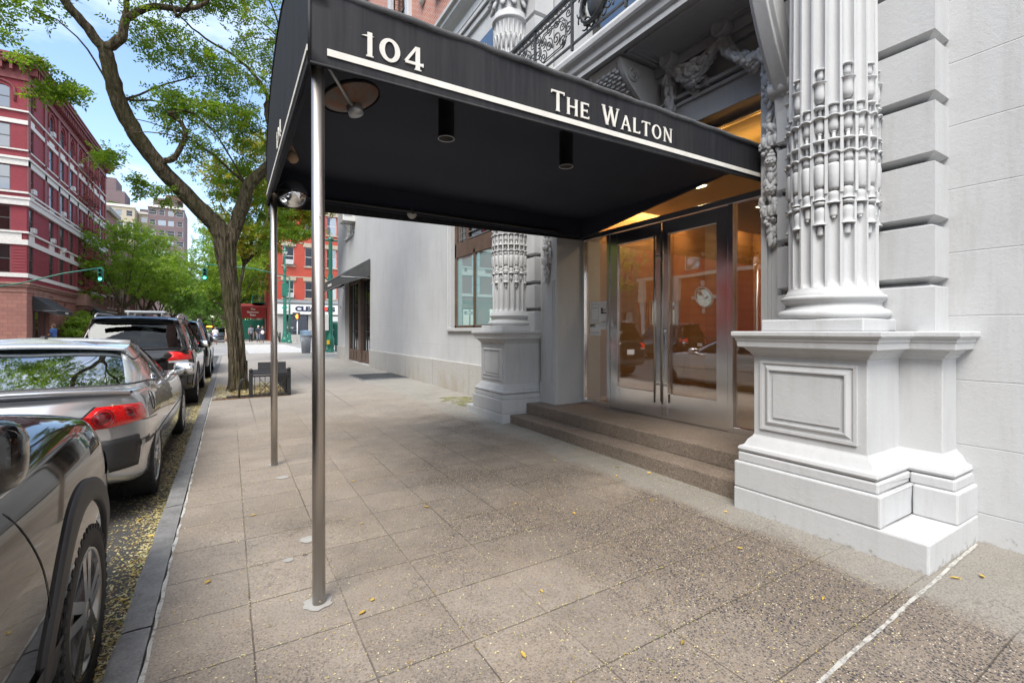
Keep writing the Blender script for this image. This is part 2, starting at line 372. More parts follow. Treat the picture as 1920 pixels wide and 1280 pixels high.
def m_ground():
    # scored sidewalk: brown-grey concrete with exposed dark and pale pebbles
    n = NT('sidewalk_concrete'); p = n.pos(); x = n('SeparateXYZ', p, o=0); y = n('SeparateXYZ', p, o=1)
    c = n.mix(n('ValToRGB', n.noise(.55, 6, .62), ramp=[(.32, 0), (.68, 1)]), (.225, .182, .140), (.365, .315, .262))
    c = n.mix(n('ValToRGB', n.noise(2.3, 5, .7), ramp=[(.42, 0), (.75, .55)]), c, (.185, .165, .148))
    slabn = n('TexWhiteNoise', i_Vector=n('CombineXYZ', n.m('FLOOR', n.m('DIVIDE', n.m('SUBTRACT', x, .09), .412)), n.m('FLOOR', n.m('DIVIDE', n.m('SUBTRACT', y, .20), .412)), 0.0), o=0)
    c = n.mix(1.0, c, n('ValToRGB', slabn, ramp=[(0, .90), (1, 1.05)]), 'MULTIPLY')
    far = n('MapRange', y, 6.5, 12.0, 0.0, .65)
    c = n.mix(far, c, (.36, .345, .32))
    strip = n('MapRange', n.m('ADD', x, n.m('MULTIPLY', n.noise(1.4, 3), .5)), 3.22, 3.36, 0.0, .75)
    c = n.mix(strip, c, n.mix(n.noise(1.9, 4), (.22, .215, .185), (.36, .35, .325)))
    fine = n.noise(90, 4, .75); c = n.mix(n('ValToRGB', fine, ramp=[(.35, .75), (.5, 0)]), c, (.10, .085, .07)); c = n.mix(n('ValToRGB', fine, ramp=[(.60, 0), (.72, .5)]), c, (.52, .48, .43))
    # pebbles
    zone = n('ValToRGB', n.m('ADD', n.noise(.8, 4, .6), n.m('ADD', n.m('MULTIPLY', x, .075), n.m('MULTIPLY', y, -.045))), ramp=[(.40, .06), (.60, 1)])
    c = n.mix(n.m('MULTIPLY', zone, n.m('MULTIPLY', n.m('SUBTRACT', 1.0, strip), .55)), c, (.148, .112, .082))
    zone = n.m('MULTIPLY', zone, n.m('SUBTRACT', 1.0, strip))
    warp = n('VectorMath', p, n('VectorMath', n('TexNoise', i_Vector=p, i_Scale=40.0, o=1), (.012, .012, 0), operation='MULTIPLY'), operation='ADD')
    hb = fine
    for sc, thr, colr, seedv, keep in ((66.0, .40, (.028, .032, .045), 0.0, .36), (110.0, .38, (.024, .024, .03), 7.3, .34), (90.0, .32, (.62, .56, .46), 3.1, .74)):
        q = n('VectorMath', warp, (seedv, seedv, 0), operation='ADD')
        vd = n('TexVoronoi', i_Vector=q, i_Scale=sc, o=0); vc = n('RGBToBW', n('TexVoronoi', i_Vector=q, i_Scale=sc, o=1))
        msk = n.m('MULTIPLY', n('ValToRGB', vd, ramp=[(thr-.06, 1), (thr, 0)]), n.m('GREATER_THAN', vc, keep))
        msk = n.m('MULTIPLY', msk, zone)
        c = n.mix(n.m('MULTIPLY', msk, .95), c, colr)
    gum = n('ValToRGB', n('TexVoronoi', i_Vector=p, i_Scale=1.9, o=0), ramp=[(.028, .75), (.036, 0)]); c = n.mix(gum, c, (.07, .065, .06))
    crk = n('ValToRGB', n.m('ABSOLUTE', n.m('SUBTRACT', n.noise(.9, 5, .62), .5)), ramp=[(0, .55), (.0022, 0)]); c = n.mix(n.m('MULTIPLY', crk, n('ValToRGB', n.noise(.45, 2), ramp=[(.52, 0), (.58, 1)])), c, (.06, .05, .045))
    drt = n('ValToRGB', n.noise(3.7, 6, .7), ramp=[(.55, 0), (.72, .45)]); c = n.mix(drt, c, (.15, .13, .11))
    # joints
    def line(co, off, w_):
        fr = n.m('FRACT', n.m('DIVIDE', n.m('SUBTRACT', n.m('ADD', co, n.m('MULTIPLY', n.noise(2.5, 2), .012)), off-.206+.006), .412))
        return n('ValToRGB', n.m('ABSOLUTE', n.m('SUBTRACT', fr, .5)), ramp=[(w_*.6, 1), (w_*1.2, 0)])
    ly = line(y, .20, .009); lx = line(x, .09, .009)
    lx = n.m('MULTIPLY', lx, n('ValToRGB', n.noise(.7, 2), ramp=[(.35, .1), (.6, 1)])); ly = n.m('MULTIPLY', ly, n('ValToRGB', n.noise(1.1, 3), ramp=[(.35, .6), (.6, 1)]))
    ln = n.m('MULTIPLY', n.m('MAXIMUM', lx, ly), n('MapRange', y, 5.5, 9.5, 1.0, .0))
    wide = n.m('MAXIMUM', n('ValToRGB', n.m('ABSOLUTE', n.m('SUBTRACT', n.m('FRACT', n.m('DIVIDE', n.m('ADD', y, .3), 1.55)), .5)), ramp=[(.004, 1), (.008, 0)]),
              n('ValToRGB', n.m('ABSOLUTE', n.m('SUBTRACT', n.m('FRACT', n.m('DIVIDE', n.m('ADD', x, .42), 1.5)), .5)), ramp=[(.005, 1), (.009, 0)]))
    ln = n.m('MAXIMUM', ln, n.m('MULTIPLY', wide, n('MapRange', y, 7.0, 9.0, .0, .55)))
    ln = n.m('MULTIPLY', ln, n.m('SUBTRACT', 1.0, n.m('MULTIPLY', strip, .8)))
    c = n.mix(n.m('MULTIPLY', ln, .8), c, (.045, .037, .03))
    hb = n.m('SUBTRACT', n.m('MULTIPLY', hb, .5), n.m('MULTIPLY', ln, 2.0))
    MC['sidewalk_concrete'] = n.done(n.bsdf(c, .72, 0, hb, .5, .004, .4))
    # asphalt
    n = NT('asphalt'); p = n.pos()
    c = n.mix(n('ValToRGB', n.noise(220, 3, .7), ramp=[(.4, 0), (.7, 1)]), (.028, .028, .029), (.11, .11, .11)); c = n.mix(n('ValToRGB', n.noise(.6, 4, .6), ramp=[(.4, 0), (.7, .5)]), c, (.09, .088, .084))
    MC['asphalt'] = n.done(n.bsdf(c, .8, 0, n.noise(150, 3), .6, .006))
    n = NT('pale_asphalt'); c = n.mix(n('ValToRGB', n.noise(.5, 5, .65), ramp=[(.35, 0), (.7, 1)]), (.20, .20, .20), (.30, .295, .285))
    MC['pale_asphalt'] = n.done(n.bsdf(c, .8, 0, n.noise(60, 3), .3, .006))
    n = NT('kerb_stone'); p = n.pos(); y = n('SeparateXYZ', p, o=1)
    c = n.mix(n('ValToRGB', n.noise(9, 5, .7), ramp=[(.3, 0), (.7, 1)]), (.13, .13, .13), (.24, .238, .235)); c = n.mix(n('ValToRGB', n.noise(60, 4, .7), ramp=[(.52, 0), (.7, .6)]), c, (.32, .31, .29))
    MC['kerb_stone'] = n.done(n.bsdf(c, .7, 0, n.m('ADD', n.noise(8, 4), n.m('MULTIPLY', n.noise(80, 3), .4)), .8, .012))
    n = NT('road_paint'); c = n.mix(n('ValToRGB', n.noise(7, 5, .7), ramp=[(.45, 0), (.7, .7)]), (.68, .67, .64), (.3, .3, .29)); MC['road_paint'] = n.done(n.bsdf(c, .7))
    n = NT('litter'); r1 = n('TexWhiteNoise', i_Vector=n('VectorMath', n('VectorMath', n.pos(), (40, 40, 40), operation='MULTIPLY'), operation='FLOOR'), o=0)
    c = n('ValToRGB', r1, ramp=[(0, (.36, .27, .06)), (.35, (.56, .48, .20)), (.7, (.64, .59, .38)), (.9, (.32, .18, .06)), (1, (.22, .26, .07))])
    MC['litter'] = n.done(n.bsdf(c, .7))
    n = NT('soil'); c = n.mix(n('ValToRGB', n.noise(14, 5, .7), ramp=[(.35, 0), (.7, 1)]), (.06, .035, .022), (.26, .15, .07)); MC['soil'] = n.done(n.bsdf(c, .9, 0, n.noise(25, 4), 1, .04))
    n = NT('moss'); c = n.mix(n.noise(30, 4), (.15, .16, .05), (.30, .29, .11)); mk_ = n('ValToRGB', n.noise(5, 6, .75), ramp=[(.42, 0), (.62, .9)]); MC['moss'] = n.done(n('MixShader', mk_, n('BsdfTransparent'), n.bsdf(c, .9, 0, n.noise(60, 3), .8, .01)))
    n = NT('worn_line'); mk_ = n('ValToRGB', n.noise(11, 6, .75), ramp=[(.36, .1), (.52, .95)]); MC['worn_line'] = n.done(n('MixShader', mk_, n('BsdfTransparent'), n.bsdf(n.mix(n.noise(20, 4), (.36, .35, .32), (.58, .57, .54)), .8)))
m_ground()
# ------------------------------------------------------------------ setting
YS = [-14, -10, 1, 12, 25, 29]
def strip(name, m, x0, x1, ys, off, kind='structure', z=None):
    mb = MB()
    for a, b in zip(ys[:-1], ys[1:]):
        za, zb = (gh(a)+off, gh(b)+off)
        mb.quad((x0, a, za), (x1, a, za), (x1, b, zb), (x0, b, zb))
    o = mb.build(name, m); o['kind'] = kind; return o
# one earth sheet to the horizon
mb = MB(); mb.quad((-900, -600, -.42), (900, -600, -.42), (900, 1500, -.42), (-900, 1500, -.42)); o = mb.build('ground', MC['concrete']); o['kind'] = 'structure'
strip('road', MC['asphalt'], -10.6, -.42, [-60]+YS, RD)
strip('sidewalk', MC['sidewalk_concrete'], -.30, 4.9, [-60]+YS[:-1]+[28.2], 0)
strip('opposite_sidewalk', MC['concrete'], -15.2, -10.6, [-60]+YS[:-1]+[28.2], 0)
# avenue and streets beyond (flat, z .05 = .18 - .13)
mb = MB(); mb.quad((-150, 28.2, .05), (150, 28.2, .05), (150, 51.9, .05), (-150, 51.9, .05)); o = mb.build('avenue_road', MC['pale_asphalt']); o['kind'] = 'structure'
mb = MB(); mb.quad((-10.6, 51.9, .05), (-.4, 51.9, .05), (-.4, 420, .05), (-10.6, 420, .05)); o = mb.build('far_road', MC['pale_asphalt']); o['kind'] = 'structure'
def slab(name, pts, z0, z1, m):
    mb = MB(); mb.prism(pts, 2, z0, z1); o = mb.build(name, m); o['kind'] = 'structure'; return o
slab('far_sidewalk', [(-.4, 52.4), (0.0, 51.9), (40, 51.9), (40, 56.6), (4.2, 56.6), (4.2, 420), (-.4, 420)], -.1, .18, MC['concrete'])
slab('far_opposite_sidewalk', [(-60, 51.9), (-11, 51.9), (-10.6, 52.4), (-10.6, 420), (-15.0, 420), (-15.0, 56.7), (-60, 56.7)], -.1, .18, MC['concrete'])
slab('side_pavement', [(4.9, 23.5), (60, 23.5), (60, 28.2), (4.9, 28.2)], -.2, .18, MC['concrete'])
# kerb: stones butted end to end, with a rounded street corner
mb = MB(); y = -14.0
rr = random.Random(3)
while y < 26.0:
    L = rr.uniform(1.5, 2.4); y1 = min(y+L, 26.0); g = .006
    n = 10
    def kf(i, j, y=y, y1=y1):
        t = i/n; yy = y+g+(y1-y-2*g)*t
        w_ = [(-.42, -.30), (-.424, .0), (-.412, .003), (-.36, .006), (-.309, .004), (-.304, -.02), (-.30, -.30)][j]
        jx = .004*sin(yy*7.3)+.003*sin(yy*17)
        return (w_[0]+(jx if j in (1, 2) else 0), yy, gh(yy)+w_[1]+(.002*sin(yy*5.1+j) if j in (2, 3, 4) else 0))
    mb.grid(kf, n+1, 7, sm=False)
    y = y1
for k in range(8):   # corner round to the avenue
    a0, a1 = pi-k*pi/16, pi-(k+1)*pi/16
    c = (1.78, 26.0)
    P = [(c[0]+r*cos(q), c[1]+r*sin(q)) for r, q in ((2.2, a0), (2.2, a1), (2.08, a1), (2.08, a0))]
    mb.prism(P, 2, -.1, .185)
mb.box(1.8, 60, 28.08, 28.2, -.1, .185)
o = mb.build('kerb', MC['kerb_stone'], fix=True); o['kind'] = 'structure'
mb = MB(); mb.add([(-.30, 25, .18-.001), (-.30, 26.0, .176)]+[(1.78+2.08*cos(pi-k*pi/16), 26+2.08*sin(pi-k*pi/16), .176) for k in range(9)]+[(4.9, 28.08, .176), (4.9, 25, .176)], [tuple(range(13))])
# (the sidewalk sheet already reaches the corner)
mb = MB()
# pale mortar seam along the kerb
n = 260
def seam(i, j):
    yy = -3+i*.085
    w_ = .0075+.002*sin(yy*9)+.003*sin(yy*23+1)+.004*sin(yy*51)
    x = -.294+.002*sin(yy*3.1)+.003*sin(yy*24)
    return (x+(w_ if j else -w_), yy, gh(yy)+.0045)
mb.grid(seam, n, 2, sm=False); o = mb.build('kerb_seam', MC['worn_line']); o['kind'] = 'structure'
# pale painted line across the pavement from the pedestal corner
mb = MB()
def l2(i, j):
    t = i/60; x = 4.13-3.0*t; yy = 1.0-.1*t; w_ = (.0085+.0012*sin(x*21)+.0015*sin(x*47))
    return (x, yy+.002*sin(x*9)+(w_ if j else -w_), gh(yy)+.004)
mb.grid(l2, 61, 2, sm=False); o = mb.build('pavement_line', MC['worn_line']); o['kind'] = 'structure'
# cement patches under the posts
mb = MB()
for cx, cy, rr_ in ((.38, 2.50, .068), (.39, 5.24, .055), (.44, 3.28, .05), (.42, 4.75, .05), (.30, 3.05, .028)):
    N = 22; ps = [(cx+rr_*cos(2*pi*k/N)*(1+.12*sin(k*2.3)), cy+rr_*sin(2*pi*k/N)*(1+.12*sin(k*1.7)), gh(cy)+.0042) for k in range(N)]
    mb.add(ps, [tuple(range(N))])
o = mb.build('cement_patch', MC['concrete']); o['kind'] = 'structure'
# moss beside the far pedestal, and the cellar grating
mb = MB(); N = 40
mb.add([(3.82+.36*cos(2*pi*k/N)*(1+.25*sin(k*2.1)+.12*sin(k*5)), 8.0+.75*sin(2*pi*k/N)*(1+.2*sin(k*1.3)), gh(8)+.0044) for k in range(N)], [tuple(range(N))])
tag(mb.build('moss_patch', MC['moss']), kind='stuff')
g = thing('cellar_grate', 'dark steel cellar grating set in the pavement near the far shop doors', 'grating', (3.6, 13.2, gh(13.2)))
mb = MB(); mb.box(2.95, 4.2, 12.3, 14.0, gh(12.3), gh(14)+.008); mb.build('grate_frame', MC['grey_metal'], g)
mb = MB()
for k in range(24): mb.box(3.0+k*.05, 3.02+k*.05, 12.36, 13.94, gh(14)+.005, gh(14)+.014)
mb.build('bars', MC['black_iron'], g)
# crosswalk bars over the avenue and stop line
mb = MB()
for k in range(15):
    yy = 30.2+k*1.45; mb.box(1.0, 4.6, yy, yy+.55, .05, .0545)
mb.box(-10.2, -.9, 29.4, 29.55, .05, .0545); mb.box(-10.2, -.9, 32.4, 32.55, .05, .0545)
o = mb.build('crosswalk_marking', MC['road_paint']); o['kind'] = 'structure'

# ------------------------------------------------------------------ the white apartment building on the right
ST, TR = MC['white_stucco'], MC['white_trim']
B = thing('apartment_building', 'white painted stone apartment building with fluted columns, entrance and balcony beside the sidewalk', 'building', (4.2, 4, 0))
WX = 4.25
def wall_open(mb, x, y0, y1, z0, z1, ops, depth=.25, back=True):
    # wall in plane X=x facing -X with rectangular openings (y0,y1,z0,z1) and reveals
    ys = sorted({y0, y1, *[q for o in ops for q in o[:2]]}); zs = sorted({z0, z1, *[q for o in ops for q in o[2:4]]})
    for a, b in zip(ys[:-1], ys[1:]):
        for c, d in zip(zs[:-1], zs[1:]):
            if any(o[0] <= (a+b)/2 <= o[1] and o[2] <= (c+d)/2 <= o[3] for o in ops): continue
            mb.quad((x, a, c), (x, b, c), (x, b, d), (x, a, d))
    for o in ops:
        a, b, c, d = o[:4]; X = x+depth
        mb.quad((x, a, c), (X, a, c), (X, a, d), (x, a, d)); mb.quad((x, b, c), (X, b, c), (X, b, d), (x, b, d))
        mb.quad((x, a, c), (X, a, c), (X, b, c), (x, b, c)); mb.quad((x, a, d), (X, a, d), (X, b, d), (x, b, d))
# ground-floor wall left of the entrance (far side)
mb = MB()
FW = (7.55, 9.63, 1.44, 4.6); FD = (16.62, 20.75, .14, 3.82)
wall_open(mb, WX, 6.7, 22.35, -.1, 7.9, [FW, FD, (19.4, 20.5, 5.3, 7.2)])
mb.quad((WX, 22.35, -.1), (14, 22.35, -.1), (14, 22.35, 30), (WX, 22.35, 30))
mb.build('wall', ST, B)
mb = MB(); wall_open(mb, 4.2, -14, 1.5, -.1, 7.9, [(-6.2, -4.2, 1.5, 4.4)]); mb.build('wall', ST, B)
# above the entrance: frieze wall
mb = MB(); wall_open(mb, 4.32, 1.1, 6.9, 3.78, 7.9, [(2.95, 5.05, 4.75, 7.3)]); mb.quad((4.32, 1.1, 3.0), (4.32, 2.2, 3.0), (4.32, 2.2, 3.79), (4.32, 1.1, 3.79)); mb.build('frieze_wall', TR, B)
# granite band
for a, b in ((6.9, 16.6), (20.78, 22.34)):
    mb = MB(); mb.box(WX-.045, WX+.01, a, b, -.1, .70)
    mb.build('granite_base', MC['granite_band'], B, bevel=.006)
for yy in (8.6, 10.6, 12.6, 14.6): mb = MB(); mb.box(WX-.0465, WX-.04, yy, yy+.006, 0, .70); mb.build('base_joint', MC['soil'], B)
# brick floors above
def m_side_brick():
    mb = MB()
    ops = [(9.0, 10.3, 9.6, 12.0), (12.6, 14.0, 9.6, 12.4), (16.5, 18, 9.6, 12.0), (3.0, 5, 9.6, 12), (-2, 0, 9.6, 12), (9.0, 10.3, 13.6, 16.0), (12.6, 14.0, 13.6, 16.0), (16.5, 18, 13.6, 16.0)]
    wall_open(mb, WX+.04, -14, 22.34, 8.3, 30, ops); mb.build('upper_wall', MC['salmon_brick'], B)
    for i, (a, b, c, d) in enumerate(ops):
        w_ = MB(); w_.ci = 0
        for q in ((a, a+.08, c, d), (b-.08, b, c, d), (a, b, c, c+.08), (a, b, d-.08, d), (a, b, (c+d)/2-.03, (c+d)/2+.03)): w_.box(WX+.18, WX+.24, *q)
        w = w_.build('window', MC['window_frame'], B); w2 = MB(); w2.box(WX+.2, WX+.21, a+.08, b-.08, c+.08, d-.08); w2.build('pane', MC['window_glass'], w)
        s = MB(); s.box(WX-.1, WX+.1, a-.25, b+.25, c-.22, c); s.box(WX-.08, WX+.1, a-.25, a, c, d); s.box(WX-.08, WX+.1, b, b+.25, c, d); s.box(WX-.16, WX+.1, a-.35, b+.35, d, d+.35)
        s.build('window_surround', TR, B, bevel=.02)
m_side_brick()
def cornice(mb, x, y0, y1, prof):   # prof (out, z) closed to the wall
    mb.prism([(x-o, z) for o, z in prof]+[(x+.05, prof[-1][1]), (x+.05, prof[0][1])], 1, y0, y1)
mb = MB(); cornice(mb, WX, 6.6, 22.6, [(0, 7.75), (.06, 7.78), (.06, 7.95), (.14, 8.02), (.22, 8.12), (.22, 8.2), (.28, 8.24), (.28, 8.32), (0, 8.38)]); mb.build('string_course', TR, B)
mb = MB(); cornice(mb, WX, -14, 1.3, [(0, 7.75), (.06, 7.78), (.06, 7.95), (.14, 8.02), (.22, 8.12), (.22, 8.2), (.28, 8.24), (.28, 8.32), (0, 8.38)]); mb.build('string_course', TR, B)
# carved cartouches on the brick
def lump_relief(mb, c, r, n, seed, flat=.5, ext=(1, 1)):
    q = random.Random(seed)
    for k in range(n):
        u = q.uniform(-1, 1); v = q.uniform(-1, 1)
        if u*u+v*v > 1: continue
        s = r*q.uniform(.12, .26)
        mb.ell((c[0]-q.uniform(0, .4)*s, c[1]+u*r*ext[0], c[2]+v*r*ext[1]), (s*flat, s*q.uniform(.6, 1), s), 7, 4, Matrix.Rotation(q.uniform(-1, 1), 3, 'X'))
mb = MB(); lump_relief(mb, (WX, 11.3, 10.6), .62, 70, 4, ext=(.55, 1.2)); mb.build('cartouche', MC['pale_trim'], B)
# windows far wall (big shop window)
def shop_window():
    a, b, c, d = FW
    f = MB()
    X = WX+.10
    for q in ((a, a+.07, c, d), (b-.09, b, c, d), (a, b, c, c+.06), (a, b, 3.0, 3.32), (8.62, 8.70, c, 3.1), (a, b, d-.06, d), (8.95, 9.05, 3.3, d), (9.38, 9.44, 3.3, d)): f.box(X, X+.09, *q)
    f = f.build('window', MC['bronze'], B, bevel=.008)
    g = MB(); g.box(X+.03, X+.04, a+.05, b-.05, c+.05, 3.02); g.build('pane', MC['pale_shop_glass'], f)
    g = MB(); g.box(X+.05, X+.06, a+.05, b-.05, 3.3, d); g.build('transom_pane', MC['window_glass'], f)
    l = MB()
    for k in range(9):
        z = 3.36+k*.13
        l.obox((X+.03, (a+8.95)/2, z), (.035, 0, .02), (0, (8.95-a)/2, 0), (-.003, 0, .006))
    l.build('louvre', MC['grey_metal'], f)
    l = MB()
    for k in range(7): l.box(X+.0, X+.012, 9.06, 9.38, 3.38+k*.14, 3.39+k*.14)
    for k in range(4): l.box(X-.005, X+.007, 9.1+k*.08, 9.11+k*.08, 3.34, d)
    l.build('grille', MC['grey_metal'], f)
    s = MB(); s.box(WX-.06, WX+.12, a-.2, b+.12, c-.07, c); s.build('window_sill', TR, B, bevel=.008)
    s = MB()
    s.prism([(WX-.035, b+.02), (WX-.035, b+.06), (WX-.015, b+.09), (WX-.03, b+.13), (WX-.01, b+.2), (WX+.02, b+.2), (WX+.02, b+.02)], 2, c, d+.2)
    s.build('window_surround', TR, B)
    # room behind: dark box
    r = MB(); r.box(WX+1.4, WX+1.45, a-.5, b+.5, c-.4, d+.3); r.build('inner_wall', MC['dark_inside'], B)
shop_window()
def far_doors():
    a, b, c, d = FD
    X = WX+.16
    f = MB()
    for q in ((a, a+.14, c, d), (b-.14, b, c, d), (a, b, 3.32, 3.5), (a, b, d-.06, d)): f.box(X, X+.12, *q)
    f.box(X-.06, X+.12, 18.45, 18.85, c, 3.5)
    f.box(X, X+.1, a+.14, b-.14, c, .62)
    for k in range(8):
        yy = a+.25+k*.5
        if abs(yy-18.6) > .3: f.box(X-.02, X, yy, yy+.3, .24, .55)
    f.build('shopfront', MC['bronze'], B, bevel=.01)
    f = MB()
    for k in range(9):
        yy = a+.14+(k+.5)*(b-a-.28)/9; f.box(X+.03, X+.07, yy-.02, yy+.02, .6, 3.32)
    for z in (1.35, 2.45): f.box(X+.032, X+.068, a+.1, b-.1, z-.02, z+.02)
    f = f.build('glazing_bar', MC['black_iron'], B)
    g = MB(); g.box(X+.05, X+.055, a+.1, b-.1, .6, d-.05); g.build('pane', MC['shop_glass'], B)
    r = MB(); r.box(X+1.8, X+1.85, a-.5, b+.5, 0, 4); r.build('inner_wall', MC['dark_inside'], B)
    # side window with frame upstairs
    f = MB()
    for q in ((19.4, 19.48, 5.3, 7.2), (20.42, 20.5, 5.3, 7.2), (19.4, 20.5, 5.3, 5.38), (19.4, 20.5, 6.2, 6.26)): f.box(WX+.1, WX+.16, *q)
    f = f.build('window', MC['white_plastic'], B); g = MB(); g.box(WX+.12, WX+.13, 19.48, 20.42, 5.38, 7.2); g.build('pane', MC['window_glass'], f)
    s = MB(); s.box(WX-.06, WX+.1, 19.25, 20.65, 5.2, 5.3); s.build('window_sill', TR, B)
far_doors()

# ---- pedestals and pilasters; the two halves mirror about y = 4.0
def half(sgn):
    Y = (lambda y: y) if sgn > 0 else (lambda y: 8.0-y)
    def bx(mb, x0, x1, y0, y1, z0, z1): mb.box(x0, x1, Y(y0), Y(y1), z0, z1)
    P = MB()      # plinths
    zb = -.08
    bx(P, 3.37, 4.22, 1.01, 2.20, zb, .172)
    bx(P, 3.372, 4.22, 1.24, 2.198, .172, .372); bx(P, 3.842, 4.22, 1.012, 1.24, .172, .372)
    bx(P, 3.392, 4.22, 1.26, 2.178, .372, .444); bx(P, 3.862, 4.22, 1.032, 1.26, .372, .444)
    pl = P.build('pedestal', TR, B, bevel=.012)
    # base mould of front pedestal (out, z)
    M = MB()
    prof = [(.055, .445), (.075, .455), (.082, .47), (.075, .49), (.052, .50), (.045, .51), (.03, .545), (.006, .57), (0, .585)]
    x0, x1, y0, y1 = 3.47, 4.15, 1.345, 2.095
    def R_(x0, x1, y0, y1, prof, mb):
        a, b = sorted((Y(y0), Y(y1))); mb.ring_mould(x0, x1, a, b, prof)
    R_(x0, 4.2, y0, y1, prof, M); R_(3.945, 4.28, 1.115, 1.6, prof, M)
    M.build('pedestal_moulding', TR, pl, angle=30)
    # bodies
    M = MB(); bx(M, x0, 4.2, y0, y1, .55, 1.25); bx(M, 3.945, 4.2, 1.115, y0+.05, .55, 1.25)
    M.build('pedestal_body', TR, pl, bevel=.006)
    # cornice cap
    prof = [(0, 1.19), (.012, 1.20), (.02, 1.215), (.045, 1.24), (.05, 1.25), (.085, 1.258), (.088, 1.30), (.095, 1.305), (.098, 1.325), (.112, 1.335), (.118, 1.345), (.118, 1.372), (.10, 1.376)]
    M = MB(); R_(x0, 4.2, y0, y1, prof, M); R_(3.945, 4.28, 1.115, 1.6, prof, M)
    M.build('pedestal_cornice', TR, pl, bevel=.004)
    # framed panel on the street face (nested frames)
    M = MB()
    def frame(y0, y1, z0, z1, w_, o0, o1):
        a, b = sorted((Y(y0), Y(y1)))
        vo = [(a, z0), (b, z0), (b, z1), (a, z1)]; vi = [(a+w_, z0+w_), (b-w_, z0+w_), (b-w_, z1-w_), (a+w_, z1-w_)]
        vs = [(x0-o0, *p) for p in vo]+[(x0-o1, *p) for p in vi]
        M.add(vs, [(i, (i+1) % 4, 4+(i+1) % 4, 4+i) for i in range(4)])
    ya, yb, za, zc = y0+.055, y1-.055, .635, 1.155
    w0 = 0
    # raised fillets: each step a sloping band between two offsets
    steps = [(.0, .010, 0), (.010, .010, .012), (.026, .026, .012), (.0, .006, .0)]
    seq = [(0, 0), (.0, .014), (.02, .014), (.02, .006), (.035, .006), (.06, .020), (.07, .020), (.07, .003), (.10, .003), (.10, .014), (.13, .014)]
    for (d0, o0), (d1, o1) in zip(seq[:-1], seq[1:]):
        a, b = sorted((Y(ya), Y(yb)))
        vs = [(x0-o0, a+d0, za+d0), (x0-o0, b-d0, za+d0), (x0-o0, b-d0, zc-d0), (x0-o0, a+d0, zc-d0), (x0-o1, a+d1, za+d1), (x0-o1, b-d1, za+d1), (x0-o1, b-d1, zc-d1), (x0-o1, a+d1, zc-d1)]
        M.add(vs, [(i, (i+1) % 4, 4+(i+1) % 4, 4+i) for i in range(4)])
    a, b = sorted((Y(ya), Y(yb))); M.box(x0-.0145, x0+.01, a+.128, b-.128, za+.128, zc-.128)
    M.build('panel_moulding', TR, pl)
    # column
    cx, cy = 3.80, Y(1.70)
    M = MB(); M.box(cx-.335, cx+.335, cy-.335, cy+.335, 1.374, 1.462); col = M.build('column', TR, B, bevel=.01)
    M = MB()
    prof = [(.325, 1.462), (.342, 1.475), (.348, 1.495), (.342, 1.517), (.322, 1.53), (.308, 1.533), (.306, 1.542), (.298, 1.548), (.292, 1.565), (.300, 1.582), (.310, 1.586), (.312, 1.592), (.322, 1.60), (.326, 1.613), (.320, 1.627), (.305, 1.632), (.303, 1.645), (.287, 1.66), (.277, 1.685)]
    M.lathe(prof, (cx, cy, 0), 72); M.build('column_base', TR, col, angle=50)
    # fluted shaft
    NF = 20; M = MB(); R0 = .276; top = 6.2
    zs = [1.67, 1.685, 1.70, 1.72, 1.75, 1.80]+[1.80+(top-.15-1.80)*k/30 for k in range(1, 31)]+[top-.08, top-.03, top]
    nu = NF*12
    def sh(i, j):
        q = 2*pi*i/nu; z = zs[j]; t = (i % 12)/12
        taper = R0*(1-.10*max(0, (z-1.7)/(top-1.7))**1.6)
        fl = 0
        if .2 < t < .999:
            u = (t-.2)/.8; fl = sqrt(max(0, 1-(2*u-1)**2))
        e = min(1, max(0, (z-1.685)/.07)); e = sqrt(max(0, 1-(1-e)**2)); e2 = min(1, max(0, (top-.03-z)/.07))
        r = taper-.034*fl*e*e2
        qq = q+2*pi/NF*(-.1)
        return (cx+r*cos(qq), cy+r*sin(qq), z)
    M.grid(sh, nu, len(zs), sm=True, cu=True); M.build('shaft', TR, col, angle=42)
    # relief of tulips, buds and cartridges in the flutes
    M = MB()
    def bell(q, z0, z1, r0, r1, flip=False, lip=True):
        r0 *= .90
        # tulip: base at z0 rounding up, waist, flared lip at z1
        rr = .250; r0 *= 1.12; c = (cx+rr*cos(q), cy+rr*sin(q), 0); h = z1-z0
        prof = [(.15, 0), (.62, .04), (.92, .16), (1.0, .34), (.94, .6), (.90, .75), (1.0, .88)]+([(1.35, .97), (1.4, 1.0), (1.1, 1.02), (0.2, .99)] if lip else [(.8, .98), (.1, 1.0)])
        pr = [(r0*p, (z1-h*t) if flip else (z0+h*t)) for p, t in prof]
        M.lathe(pr, c, 10)
    def disk(q, z, r, hh=.012):
        rr = .258; M.lathe([(.003, z-hh), (r*.8, z-hh*.9), (r, z-hh*.3), (r, z+hh*.4), (r*.75, z+hh), (.003, z+hh)], (cx+rr*cos(q), cy+rr*sin(q), 0), 9)
    for k in range(NF):
        q = 2*pi*(k+.6-.1)/NF; ev = k % 2 == 0
        bell(q, 2.756, 2.862, .033, .04)
        disk(q, 2.752, .016, .008); M.tube([(cx+.262*cos(q), cy+.262*sin(q), 2.60), (cx+.262*cos(q), cy+.262*sin(q), 2.75)], .011, 6)
        disk(q, 2.70, .037)
        bell(q, 2.545, 2.615, .037, .04)
        rr = .257; c = (cx+rr*cos(q), cy+rr*sin(q), 0)
        zl = 2.376 if ev else 2.35
        M.lathe([(.004, zl), (.027, zl+.006), (.035, zl+.022), (.036, 2.52), (.031, 2.538), (.004, 2.545)], c, 12)
        zb = 2.288 if ev else 2.262
        bell(q, zb, zl+.002, .035, .04, flip=True)
